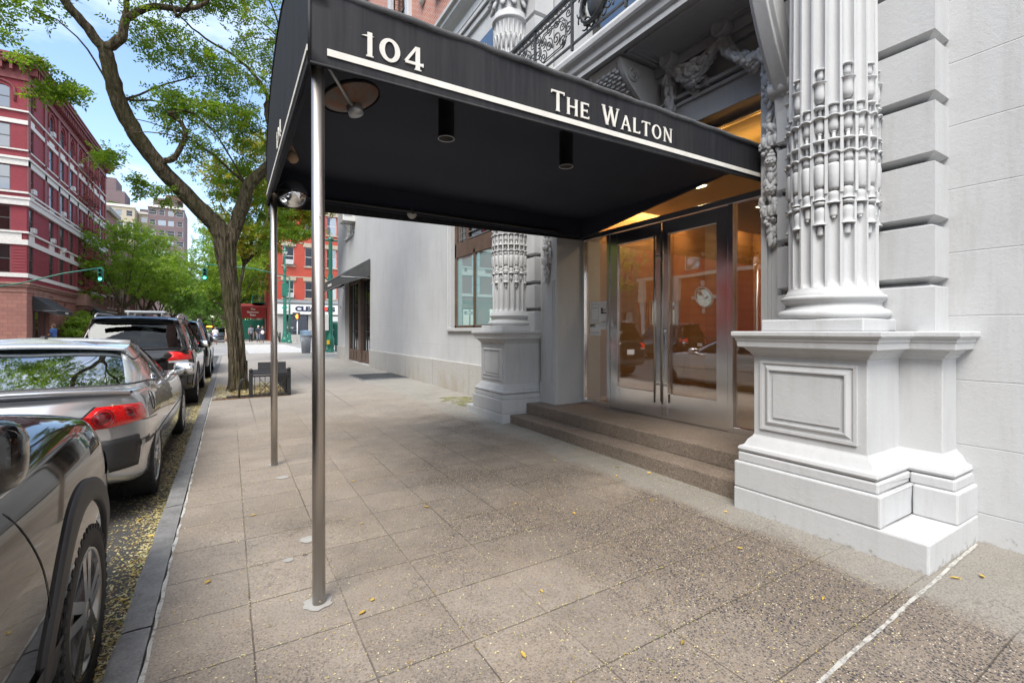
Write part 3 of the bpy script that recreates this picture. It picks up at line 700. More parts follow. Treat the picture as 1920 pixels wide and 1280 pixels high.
        if ev:
            disk(q, 2.268, .037, .014); bell(q, 2.118, 2.25, .036, .04, flip=True); bell(q, 2.045, 2.115, .022, .03, flip=True, lip=False)
            M.tube([(c[0], c[1], 2.86), (c[0], c[1], 2.96)], .011, 6); disk(q, 2.94, .036, .012)
            bell(q, 2.975, 3.115, .036, .04); bell(q, 3.135, 3.20, .022, .03, lip=False); disk(q, 3.207, .03, .008)
        else:
            bell(q, 2.17, 2.258, .024, .03, flip=True, lip=False); disk(q, 2.165, .012, .01)
            bell(q, 2.87, 2.935, .024, .03, lip=False); disk(q, 2.944, .032, .007)
        # fillet bars and scalloped collars between flutes
        q2 = 2*pi*(k-.1+.1)/NF
        M.obox((cx+.279*cos(q2), cy+.279*sin(q2), 2.60), (.007*cos(q2), .007*sin(q2), 0), (-.0095*sin(q2), .0095*cos(q2), 0), (0, 0, .27))
        for zc_ in (2.862, 2.612):
            pts = []
            for t in range(9):
                qq = 2*pi*(k+t/8)/NF; s = sin(pi*t/8)
                pts.append((cx+(.285+.010*s)*cos(qq), cy+(.285+.010*s)*sin(qq), zc_-.016*(1-s)**1.5+.004*s))
            M.tube(pts, .0068, 6)
        pts = []
        for t in range(9):
            qq = 2*pi*(k+t/8)/NF; s = sin(pi*t/8)
            pts.append((cx+(.274+.016*s)*cos(qq), cy+(.274+.016*s)*sin(qq), 2.70))
        M.tube(pts, .008, 6)
    M.build('flower_relief', TR, col)
    # upper bands and capital
    M = MB(); rt = R0*.905
    M.lathe([(rt, 6.18), (rt+.03, 6.2), (rt+.035, 6.22), (rt+.02, 6.24), (rt+.02, 6.30), (rt+.01, 6.32), (rt-.02, 6.35), (rt-.02, 6.9), (rt+.05, 7.0)], (cx, cy, 0), 48)
    for ring, (z, n, s, o) in enumerate(((6.45, 10, .10, .02), (6.66, 10, .13, .05), (6.86, 8, .14, .12))):
        for k in range(n):
            q = 2*pi*(k+.5*(ring % 2))/n
            rr = rt+o; rot = Matrix.Rotation(q, 3, 'Z') @ Matrix.Rotation(-.35, 3, 'Y')
            M.ell((cx+rr*cos(q), cy+rr*sin(q), z), (.03, s*.55, s), 8, 6, rot)
            M.ell((cx+(rr+.045)*cos(q), cy+(rr+.045)*sin(q), z+s*.75), (.045, s*.42, .035), 7, 5, Matrix.Rotation(q, 3, 'Z'))
    for k in range(4):
        q = pi/4+k*pi/2
        sp = [(cx+(rt+.06+.10*(1-t*.09)*cos(t)+.06)*cos(q), cy+(rt+.06+.10*(1-t*.09)*cos(t)+.06)*sin(q), 6.9+.10*(1-t*.09)*sin(t)) for t in [i*.5 for i in range(14)]]
        M.tube(sp, .03, 6)
    M.box(cx-.36, cx+.36, cy-.36, cy+.36, 7.02, 7.12)
    M.build('capital', TR, col)
    # neck arcade band at 5.75-6.05
    M = MB()
    for k in range(NF):
        q = 2*pi*(k+.5)/NF; rr = .252
        pts = [(cx+rr*cos(q+a*.12), cy+rr*sin(q+a*.12), 5.72+z) for a, z in ((-1, 0), (-1, .16), (-.7, .22), (0, .25), (.7, .22), (1, .16), (1, 0))]
        M.tube(pts, .012, 5)
        for zz in (5.0, 5.22, 5.44):
            M.ell((cx+.26*cos(q), cy+.26*sin(q), zz), (.03, .03, .075), 8, 5); M.ell((cx+.268*cos(q), cy+.268*sin(q), zz+.085), (.026, .045, .018), 8, 4, Matrix.Rotation(q, 3, 'Z'))
    M.build('neck_relief', TR, col)
    # rusticated pilaster behind the column (blocks with V joints)
    M = MB(); gz = [1.705-.41, 1.705, 2.11, 2.53, 2.93, 3.33, 3.74, 4.15, 4.56, 4.97, 5.38, 5.79, 6.2, 6.6]
    prof = []; hh = .034; dp = .10
    zs_ = [(1.376, 0)]
    for z in gz[1:]: zs_ += [(z-hh, 0), (z, dp), (z+hh, 0)]
    zs_.append((7.1, 0))
    fx, sy = 3.95, 1.155
    a_in = 2.18
    # front face + side face swept as a profile: corner points move inward by the groove depth
    for (z0, d0), (z1, d1) in zip(zs_[:-1], zs_[1:]):
        p = lambda z, d: [(4.30, Y(sy+d*.72), z), (fx+d, Y(sy+d*.72), z), (fx+d, Y(a_in-d*.72), z), (4.30, Y(a_in-d*.72), z)]
        A, Bq = p(z0, d0), p(z1, d1)
        M.add(A+Bq, [(0, 1, 5, 4), (1, 2, 6, 5), (2, 3, 7, 6)])
    M.build('pilaster', TR, B)
    # inner pier with carved drop, next to the door
    ya_, yb_ = (2.11, 2.39) if sgn > 0 else (2.17, 2.585)
    M = MB(); M.box(4.06, 4.9, Y(ya_), Y(yb_), .0, 4.05); pier = M.build('door_pier', TR, B, bevel=.01)
    M = MB()
    for yy in (ya_+.05, ya_+.085, yb_-.105, yb_-.07): M.box(4.045, 4.062, Y(yy), Y(yy+.02), .62, 2.12)
    M.box(4.035, 4.062, Y(ya_+.015), Y(yb_-.012), .30, .60)
    M.build('pier_moulding', TR, pier, bevel=.003)
    # garland drop on the pier
    G = MB(); q = random.Random(11+int(sgn))
    yc = Y((ya_+yb_)/2+(.02 if sgn > 0 else 0))
    for k in range(330):
        t = k/330; z = 3.72-t*1.60
        w_ = .082*(.75+.35*sin(t*19)+.2*sin(t*43))*(1 if t < .93 else .55)
        u = q.uniform(-1, 1); s = q.uniform(.022, .038)
        rot = Matrix.Rotation(q.uniform(-.8, .8), 3, 'X') @ Matrix.Rotation(q.uniform(-.5, .5), 3, 'Z')
        if (int(t*9) % 3) == 1: G.ell((4.045-q.uniform(0, .05), yc+u*w_, z), s*.72, 7, 5)
        else: G.ell((4.04-q.uniform(.0, .055)*(1-abs(u)), yc+u*w_, z), (s*.42, s*.72, s*1.35), 7, 5, rot)
    for z in (3.02, 2.42):
        G.box(3.985, 4.06, yc-.075, yc+.075, z-.045, z+.045)
        for a in (-.05, 0, .05): G.ell((3.985, yc+a, z), (.014, .018, .048), 6, 4)
    for z in (2.84, 2.60):   # open roses
        for r_, x_ in ((.052, 4.0), (.038, 3.985), (.022, 3.972)):
            for j in range(6): a_ = j*pi/3+r_*40; G.ell((x_, yc+r_*.62*cos(a_), z+r_*.62*sin(a_)), (.016, r_*.5, r_*.5), 7, 5)
    G.build('garland', TR, pier)
    # disc above the drop
    D = MB(); disc(D, (4.06, yc, 3.80), .10); D.build('rosette', TR, pier)
def disc(mb, c, r):
    mb.lathe([(0.001, .072), (r*.58, .072), (r*.64, .076), (r*.70, .098), (r*.86, .108), (r, .09), (r, .0)], c, 28, (-1, 0, 0))
half(1); half(-1)
# frieze garlands, lintel, console, balcony
def swag(mb, p0, p1, dip, rad, seed, n=110):
    q = random.Random(seed); p0 = V(p0); p1 = V(p1)
    for k in range(n):
        t = q.random(); c = p0.lerp(p1, t); c.z -= dip*4*t*(1-t); rr = rad*(.45+.75*sin(pi*t))
        an = q.uniform(0, 2*pi); rd = sqrt(q.random())
        slope = atan2((p1-p0).z-dip*4*(1-2*t), (p1-p0).y)
        c = c+V((-abs(cos(an))*rr*rd*.9-.07, sin(slope)*sin(an)*rr*rd, cos(slope)*sin(an)*rr*rd))
        s = rad*q.uniform(.30, .48)
        rot = Matrix.Rotation(slope+q.uniform(-.4, .4), 3, 'X') @ Matrix.Rotation(q.uniform(-.5, .5), 3, 'Z')
        if q.random() < .15: mb.ell(c, s*.6, 7, 5)
        else: mb.ell(c, (s*.26, s*1.35, s*.62), 6, 4, rot)
mb = MB()
for d in (-1, 1):
    f = (lambda y: y) if d > 0 else (lambda y: 8-y)
    swag(mb, (4.27, f(2.84), 4.28), (4.27, f(3.49), 4.28), .20, .125, 5+d, 330)
    swag(mb, (4.16, f(2.42), 3.84), (4.27, f(2.84), 4.28), .12, .115, 15+d, 270)
    q = random.Random(30+d)
    for k in range(70):
        t = k/70; s = q.uniform(.04, .06); mb.ell((4.25-q.uniform(0, .09), f(3.51)+q.uniform(-.06, .06)*(1-.3*t), 4.28-t*.5), (s*.4, s*.6, s*1.2), 7, 5, Matrix.Rotation(q.uniform(-.6, .6), 3, 'X'))
    # ribbon
    rb = [(4.26-.05*abs(sin(t*5)), f(3.36)-(.0+.34*t)*1, 4.05-.12*t+.05*sin(t*9)) for t in [i/14 for i in range(15)]]
    rb = [(x, f(3.42-.38*t), z) for (x, _, z), t in zip(rb, [i/14 for i in range(15)])]
    for (a, b) in zip(rb[:-1], rb[1:]):
        mb.quad((a[0], a[1], a[2]-.05), (b[0], b[1], b[2]-.05), (b[0], b[1], b[2]+.05), (a[0], a[1], a[2]+.05)); mb.quad((a[0]+.03, a[1], a[2]-.05), (b[0]+.03, b[1], b[2]-.05), (b[0]+.03, b[1], b[2]+.05), (a[0]+.03, a[1], a[2]+.05))
mb.build('frieze_garland', TR, B)
for yy in (2.84, 3.49, 4.51, 5.16):
    mb = MB(); disc(mb, (4.20, yy, 4.37), .092); mb.cyl((4.20, yy, 4.37), (4.33, yy, 4.37), .086, 24); mb.build('rosette', TR, B)
mb = MB(); mb.box(4.27, 4.9, 2.39, 5.415, 3.62, 3.86); mb.box(4.24, 4.33, 2.39, 5.415, 3.86, 3.90); mb.box(4.22, 4.33, 2.39, 5.415, 3.93, 3.97)
mb.build('lintel', TR, B, bevel=.006)
def console(yc, w_, x0, top, bot, nm='console'):
    # scroll bracket: S-shaped side profile in x-z, extruded in y
    n = 26; out = []
    for k in range(n+1):
        t = k/n; z = top-(top-bot)*t
        o = x0*(.92*(1-t)**1.15+.14+.10*sin(t*pi*2.0))
        out.append((4.32-max(.05, o), z))
    mb = MB(); poly = out+[(4.32, bot), (4.32, top)]
    mb.prism(poly, 1, yc-w_/2, yc+w_/2)
    mb.prism([(x-.02, z) for x, z in out[1:-1]]+[(x+.02, z) for x, z in out[1:-1]][::-1], 1, yc-w_/2-.012, yc-w_/2+.04); mb.prism([(x-.02, z) for x, z in out[1:-1]]+[(x+.02, z) for x, z in out[1:-1]][::-1], 1, yc+w_/2-.04, yc+w_/2+.012)
    for k in range(3, 22):    # overlapping scales down the face
        x, z = out[k]
        for j in range(5):
            yy = yc+(j-2+.5*(k % 2))*w_/6
            mb.ell((x+.005, yy, z), (.02, w_*.085, .035), 7, 4, Matrix.Rotation(.5, 3, 'Y'))
    sp = [(4.32-x0*.72+.085*(1-t*.07)*cos(t), yc-w_/2-.01, top-.16+.085*(1-t*.07)*sin(t)) for t in [i*.45 for i in range(26)]]
    mb.tube(sp, .016, 6); mb.tube([(x, yc+w_/2+.01, z) for x, _, z in sp], .016, 6)
    return mb.build(nm, TR, B)
console(4.0, .52, .62, 4.40, 3.62)
for yc in (2.12, 5.88):     # curved side brackets under the ends of the balcony
    mb = MB(); n = 30; pts = []
    for k in range(n+1):
        t = k/n; pts.append((3.58+.42*t**1.6, yc, 4.42-1.05*t))
    left = [(x-.07, z) for x, _, z in pts]; right = [(x+.10, z) for x, _, z in pts][::-1]
    mb.prism(left+right, 1, yc-.09, yc+.09); mb.prism([(x-.03, z) for x, z in left]+[(x+.02, z) for x, z in left][::-1], 1, yc-.055, yc+.055)
    mb.lathe([(0, -.13), (.06, -.13), (.085, -.115), (.095, -.08), (.085, -.04), (.1, 0), (.085, .04), (.095, .08), (.085, .115), (.06, .13), (0, .13)], (3.97, yc, 3.42), 20, (0, 1, 0))
    mb.prism([(3.93, 3.36), (4.07, 3.36), (4.07, 2.95), (4.02, 2.98), (3.97, 3.08)], 1, yc-.08, yc+.08)
    mb.build('side_bracket', TR, B, bevel=.006)
def balcony():
    y0, y1, x = 2.03, 5.97, 3.55
    mb = MB()
    prof = [(4.32, 4.42), (x+.09, 4.42), (x+.09, 4.40), (x+.03, 4.40), (x+.03, 4.46), (x+.015, 4.47), (x+.0, 4.49), (x-.01, 4.55), (x-.05, 4.585), (x-.065, 4.61), (x-.07, 4.66), (x-.055, 4.70), (x-.02, 4.73), (x+.02, 4.76), (4.32, 4.79)]
    mb.prism(prof, 1, y0, y1); bal = mb.build('balcony', TR, B)
    mb = MB()   # coffer frames in the soffit
    for a, b in ((2.35, 3.68), (4.32, 5.65)):
        for k, (d, z) in enumerate(((0, 4.395), (.05, 4.405), (.09, 4.41))):
            X0, X1, A, Bq = 3.68+d, 4.25-d, a+d, b-d; t = .035
            mb.box(X0, X1, A, A+t, z, 4.42); mb.box(X0, X1, Bq-t, Bq, z, 4.42); mb.box(X0, X0+t, A, Bq, z+.001, 4.42); mb.box(X1-t, X1, A, Bq, z+.001, 4.42)
    mb.box(4.22, 4.32, y0, y1, 4.30, 4.42); mb.box(4.27, 4.32, y0, y1, 4.24, 4.30)
    mb.build('soffit_moulding', TR, bal)
    # wrought-iron railing
    mb = MB(); X = x+.02; zb, zt = 4.86, 5.48
    mb.box(X-.03, X+.03, y0+.03, y1-.03, zt-.022, zt+.014); mb.box(X-.012, X+.012, y0+.03, y1-.03, zb-.012, zb+.012); mb.box(X-.011, X+.011, y0+.03, y1-.03, zt-.12, zt-.10)
    for yy in (y0+.05, 2.75, 3.55, 4.45, 5.25, y1-.05): mb.box(X-.015, X+.015, yy-.015, yy+.015, 4.79, zt)
    r = .0085
    def spiral(cy, cz, R_, turns, st, d=1, grow=0):
        return [(X, cy+R_*(1-.86*t)*cos(st+d*2*pi*turns*t), cz+R_*(1-.86*t)*sin(st+d*2*pi*turns*t)) for t in [i/26 for i in range(27)]]
    def scrolls(a, b, flip):
        w_ = b-a; c = (a+b)/2
        for s in (-1, 1):
            for k in range(3):
                yy = c+s*w_*(.10+.155*k); zz = zb+.15+.10*((k+1) % 2)
                mb.tube(spiral(yy, zz, .085, 1.6, pi/2*s, s), r, 5); mb.tube(spiral(yy, zz+.19, .07, 1.5, -pi/2*s, -s), r*.9, 5)
            for k in range(int(w_/.085)):
                yy = a+.05+k*.085; mb.tube(spiral(yy, zt-.062, .034, 1.1, 0, 1 if k % 2 else -1), .006, 5)
        # framed lozenge panel
        for z0, z1, p in ((zb+.07, zt-.17, .10), (zb+.10, zt-.20, .13)):
            P = [(X, a+p, z0+.1), (X, a+p, z1-.1), (X, a+p+.1, z1), (X, b-p-.1, z1), (X, b-p, z1-.1), (X, b-p, z0+.1), (X, b-p-.1, z0), (X, a+p+.1, z0), (X, a+p, z0+.1)]
            mb.tube(P, .0075, 5, sm=False)
    for a, b in ((y0+.05, 2.75), (2.75, 3.55), (4.45, 5.25), (5.25, y1-.05)): scrolls(a, b, 1)
    # central cartouche
    for t in range(16):
        q = 2*pi*t/16; mb.tube(spiral(4+.27*cos(q), (zb+zt)/2+.26*sin(q), .085, 1.4, q, 1 if t % 2 else -1), .010, 5)
    mb.ell((X, 4, (zb+zt)/2), (.075, .15, .24), 18, 10); mb.lathe([(1.0, -.01), (1.12, .0), (1.16, .03), (1.1, .06), (1.0, .05)], (X, 4, (zb+zt)/2), 28, (-1, 0, 0), sx=.19, sy=.25)
    mb.build('railing', MC['balcony_iron'], bal)
balcony()
# window behind the balcony
mb = MB()
for q in ((2.95, 3.05, 4.75, 7.3), (4.95, 5.05, 4.75, 7.3), (3.97, 4.03, 4.75, 7.3), (2.95, 5.05, 6.5, 6.58)): mb.box(4.42, 4.48, *q)
f = mb.build('window', MC['window_frame'], B); mb = MB(); mb.box(4.45, 4.455, 3.0, 5.0, 4.75, 7.3); mb.build('pane', MC['window_glass'], f)
# large framed panels of the second storey left of column
mb = MB()
mb.box(WX-.05, WX+.02, 7.2, 7.32, 4.9, 7.6); mb.box(WX-.05, WX+.02, 9.9, 10.02, 4.9, 7.6); mb.box(WX-.05, WX+.02, 7.2, 10.02, 7.48, 7.6); mb.box(WX-.09, WX+.02, 7.1, 10.12, 7.62, 7.70)
mb.box(WX-.02, WX+.02, 7.5, 9.7, 5.0, 7.2); mb.build('panel_frame', TR, B, bevel=.008)
mb = MB(); mb.box(WX-.03, WX-.025, 7.62, 9.58, 5.1, 7.08); mb.build('pane', MC['window_glass'], B)

# steps and landing
def steps():
    mb = MB(); g0 = -.05
    mb.box(3.50, 4.95, 2.201, 5.799, g0, .155); a = mb.build('step', MC['granite_step'], B, bevel=.008)
    mb = MB(); mb.box(3.78, 4.95, 2.203, 5.797, .155, .305); mb.build('step', MC['granite_step'], B, bevel=.008)
steps()
# entrance: steel frame, transom, doors
DX = 4.55
def entrance():
    S = MC['door_steel']
    y0, y1, zt, zh = 2.39, 5.415, 2.72, 3.63
    mb = MB()
    for yy in (y0, y1-.06): mb.box(DX-.03, DX+.05, yy, yy+.06, .305, zh)
    for yy in (2.985, 4.835): mb.box(DX-.035, DX+.055, yy-.03, yy+.03, .305, zt)
    mb.box(DX-.032, DX+.052, y0+.06, y1-.06, zt, zt+.07); mb.box(DX-.03, DX+.05, y0+.06, y1-.06, zh-.05, zh)
    mb.box(DX-.031, DX+.051, y0+.06, 2.955, .305, .37); mb.box(DX-.031, DX+.051, 4.865, y1-.06, .305, .37)
    mb.build('door_frame', S, B, bevel=.004)
    mb = MB(); mb.box(DX, DX+.012, y0+.06, y1-.06, zt+.07, zh-.05); mb.build('transom_window', MC['transom_glass'], B)
    for a, b in ((y0+.06, 2.955), (4.865, y1-.06)):
        mb = MB(); mb.box(DX, DX+.012, a, b, .37, zt); mb.build('sidelight', MC['door_glass'], B)
    for k, (a, b) in enumerate(((3.02, 3.895), (3.905, 4.80))):
        mb = MB(); w0 = .135; w1 = .085
        wa, wb = (w0, w1) if k == 0 else (w1, w0)
        mb.box(DX-.025, DX+.025, a, a+wa, .312, zt-.006); mb.box(DX-.025, DX+.025, b-wb, b, .312, zt-.006)
        mb.box(DX-.024, DX+.024, a+wa, b-wb, .312, .62); mb.box(DX-.024, DX+.024, a+wa, b-wb, zt-.17, zt-.007)
        d = mb.build('door', S, B, bevel=.003)
        mb = MB(); mb.box(DX-.004, DX+.006, a+wa, b-wb, .62, zt-.17); mb.build('door_glass', MC['door_glass'], d)
        hy = b-.035 if k == 0 else a+.035
        hy = b-.055 if k == 0 else a+.055
        mb = MB(); mb.cyl((DX-.085, hy, .50), (DX-.085, hy, 2.58), .0125, 12)
        for z in (.72, 2.30): mb.cyl((DX-.085, hy, z), (DX-.02, hy, z), .009, 8)
        mb.build('handle', MC['post_steel'], d)
        if k == 0:
            mb = MB(); mb.lathe([(0, .02), (.018, .02), (.024, .012), (.024, 0)], (DX-.025, b-.03, 1.38), 14, (-1, 0, 0)); mb.box(DX-.032, DX-.024, b-.05, b-.015, 1.22, 1.33); mb.build('lock', MC['chrome'], d)
    # lobby
    L = MC['lobby_travertine']
    mb = MB(); mb.quad((9.5, 1.2, .3), (9.5, 6.8, .3), (9.5, 6.8, 3.7), (9.5, 1.2, 3.7)); mb.quad((4.9, 5.75, .3), (9.5, 5.75, .3), (9.5, 5.75, 3.7), (4.9, 5.75, 3.7)); mb.quad((4.9, 2.25, .3), (9.5, 2.25, .3), (9.5, 2.25, 3.7), (4.9, 2.25, 3.7))
    mb.box(7.0, 7.5, 5.1, 5.75, .3, 3.3)
    mb.build('lobby_wall', L, B)
    mb = MB(); mb.box(4.6, 9.5, 2.2, 5.8, .2, .303); mb.build('lobby_floor', MC['granite_step'], B)
    mb = MB(); mb.box(5.0, 9.5, 2.2, 5.45, 3.34, 3.40); mb.box(4.62, 9.5, 2.2, 5.8, 3.60, 3.66); mb.build('lobby_ceiling', MC['cream_ceiling'], B)
    mb = MB(); mb.box(4.75, 9.4, 5.47, 5.53, 3.40, 3.44); mb.build('cove_lamp', MC['cove_light'], B)
    mb = MB(); mb.box(5.03, 5.07, 2.4, 5.4, 3.405, 3.43); mb.build('cove_lamp', MC['cove_light'], B)
    for x_, y_ in ((5.43, 3.0), (5.43, 4.05), (7.2, 3.0), (7.2, 4.2), (8.6, 3.4)):
        mb = MB(); mb.box(x_-.07, x_+.07, y_-.07, y_+.07, 3.335, 3.339); mb.build('ceiling_lamp', MC['lamp_warm'], B)
    for x_, y_, e_ in ((5.43, 4.05, 11), (5.43, 3.0, 6), (7.2, 4.2, 11)):
        l = bpy.data.lights.new('lobby_light', 'AREA'); l.size = .13; l.energy = e_; l.color = (1, .74, .45); o = bpy.data.objects.new('lobby_light', l); COL.objects.link(o); o.location = (x_, y_, 3.325); adopt(o, B)
    l = bpy.data.lights.new('cove_light', 'AREA'); l.shape = 'RECTANGLE'; l.size = 4; l.size_y = .05; l.energy = 60; l.color = (1, .55, .2); o = bpy.data.objects.new('cove_light', l); COL.objects.link(o); o.location = (7, 5.55, 3.5); adopt(o, B)
entrance()
# rest of the mass (roof etc.) so that it also stands from the side
mb = MB(); mb.box(9.6, 16, -14, 22.3, -.1, 30); mb.box(4.4, 9.6, -14, 22.3, 29, 30); mb.quad((4.2, -14, -.1), (9.6, -14, -.1), (9.6, -14, 30), (4.2, -14, 30)); mb.build('rear_mass', MC['salmon_brick'], B)
# ------------------------------------------------------------------ lettering
def glyphs():
    # wide roman capitals with small wedge serifs, drawn as strokes (x0,y0,x1,y1,width); cap height 1
    T, t = .175, .10
    return {
     '1': (.5, [(.27,0,.27,1,.20), (.10,.80,.27,.86,.12), (.12,0,.42,0,.05)], []),
     '0': (.95, [], [(.46,.5,.45,.5,.22)]),
     '4': (.85, [(.60,0,.60,1,.20), (.05,.27,.56,1.0,.12), (.03,.25,.84,.25,.12), (.46,0,.76,0,.05), (.84,.17,.84,.33,.05)], []),
     'T': (.84, [(.42,0,.42,1,T), (.04,.955,.80,.955,.09), (.30,0,.54,0,.05), (.03,.84,.04,1,.05), (.80,.84,.81,1,.05)], []),
     'H': (.98, [(.17,0,.17,1,T), (.81,0,.81,1,T), (.17,.5,.81,.5,t), (.05,0,.29,0,.05), (.69,0,.93,0,.05), (.05,1,.29,1,.05), (.69,1,.93,1,.05)], []),
     'E': (.80, [(.17,0,.17,1,T), (.08,.955,.70,.955,t), (.17,.5,.60,.5,t), (.08,.045,.73,.045,t), (.71,.83,.71,1,.05), (.74,0,.74,.17,.05), (.60,.40,.60,.60,.05)], []),
     'W': (1.30, [(.12,1,.40,0,T), (.40,0,.66,1,.085), (.64,1,.92,0,T), (.92,0,1.18,1,.085), (.01,1,.25,1,.05), (.53,1,.76,1,.05), (1.07,1,1.28,1,.05)], []),
     'A': (1.0, [(.12,0,.48,1,.09), (.46,1,.84,0,T), (.24,.33,.72,.33,.08), (.02,0,.25,0,.05), (.71,0,.97,0,.05)], []),
     'L': (.76, [(.17,0,.17,1,T), (.08,.045,.68,.045,t), (.05,1,.29,1,.05), (.69,0,.69,.19,.05)], []),
     'O': (1.08, [], [(.53,.5,.47,.52,.18)]),
     'N': (1.05, [(.17,0,.17,1,.09), (.17,1,.83,0,T), (.85,0,.85,1,.09), (.04,0,.30,0,.05), (.03,1,.24,1,.05), (.73,1,.98,1,.05)], []),
    }
GL = glyphs()
def letter_mesh(mb, ch, at, h, ux, uz, nrm, dep=.003):
    adv, st, rings = GL[ch]; at, ux, uz, nrm = V(at), V(ux), V(uz), V(nrm)
    P = lambda x, y, d=0: at+ux*(x*h)+uz*(y*h)+nrm*d
    for k, (x0, y0, x1, y1, w_) in enumerate(st):
        d = V((x1-x0, y1-y0)); L = d.length; d /= L; n = V((-d.y, d.x))*w_/2
        d_ = dep+.00012*k
        q = [(x0+n.x, y0+n.y), (x0-n.x, y0-n.y), (x1-n.x, y1-n.y), (x1+n.x, y1+n.y)]
        if abs(d.x) < .97 and abs(d.y) < .97: q = [(x0-w_/2/abs(d.y), y0), (x0+w_/2/abs(d.y), y0), (x1+w_/2/abs(d.y), y1), (x1-w_/2/abs(d.y), y1)]
        vs = [P(*p, d_) for p in q]+[P(*p, -.004) for p in q]
        mb.add(vs, [(0,1,2,3), (7,6,5,4)]+[(i, 4+i, 4+(i+1) % 4, (i+1) % 4) for i in range(4)])
    for cx, cy, rx, ry, w_ in rings:
        N = 40; vs = []
        for i in range(N):
            q = 2*pi*i/N
            for (a, b) in ((rx, ry), (rx-w_*1.05, ry-w_*.62)): vs.append(P(cx+a*cos(q), cy+b*sin(q), dep))
            vs.append(P(cx+rx*cos(q), cy+ry*sin(q), -.004))
        mb.add(vs, [(3*i, 3*((i+1) % N), 3*((i+1) % N)+1, 3*i+1) for i in range(N)]+[(3*i, 3*i+2, 3*((i+1) % N)+2, 3*((i+1) % N)) for i in range(N)])
    return adv*h
def word(s, at, h, ux, uz, nrm, parent, name, small=None, gap=.05):
    mb = MB(); x = V(at); first = True
    for ch in s:
        if ch == ' ': x = x+V(ux)*h*.42; first = True; continue
        hh = h if (first or small is None) else small
        x = x+V(ux)*(letter_mesh(mb, ch, x, hh, ux, uz, nrm)+gap*h); first = False
    return mb.build(name, MC['white_letter'], parent, fix=False)
def text(s, at, h, rotz, parent, name, m, tilt=90, ext=.002, off=0, align='CENTER', sx=1.0):
    cu = bpy.data.curves.new(name, 'FONT'); cu.body = s; cu.size = h*1.38; cu.align_x = align; cu.align_y = 'CENTER'; cu.extrude = ext; cu.offset = off; cu.resolution_u = 4
    o = bpy.data.objects.new('t', cu); COL.objects.link(o); dg = bpy.context.evaluated_depsgraph_get()
    me = bpy.data.meshes.new_from_object(o.evaluated_get(dg)); bpy.data.objects.remove(o); me.materials.clear(); me.materials.append(MC[m])
    M = Matrix.Translation(V(at)) @ Matrix.Rotation(R(rotz), 4, 'Z') @ Matrix.Rotation(R(tilt), 4, 'X') @ Matrix.Diagonal((sx, 1, 1, 1)); me.transform(M)
    o = bpy.data.objects.new(name, me); COL.objects.link(o)
    if parent: adopt(o, parent)
    return o

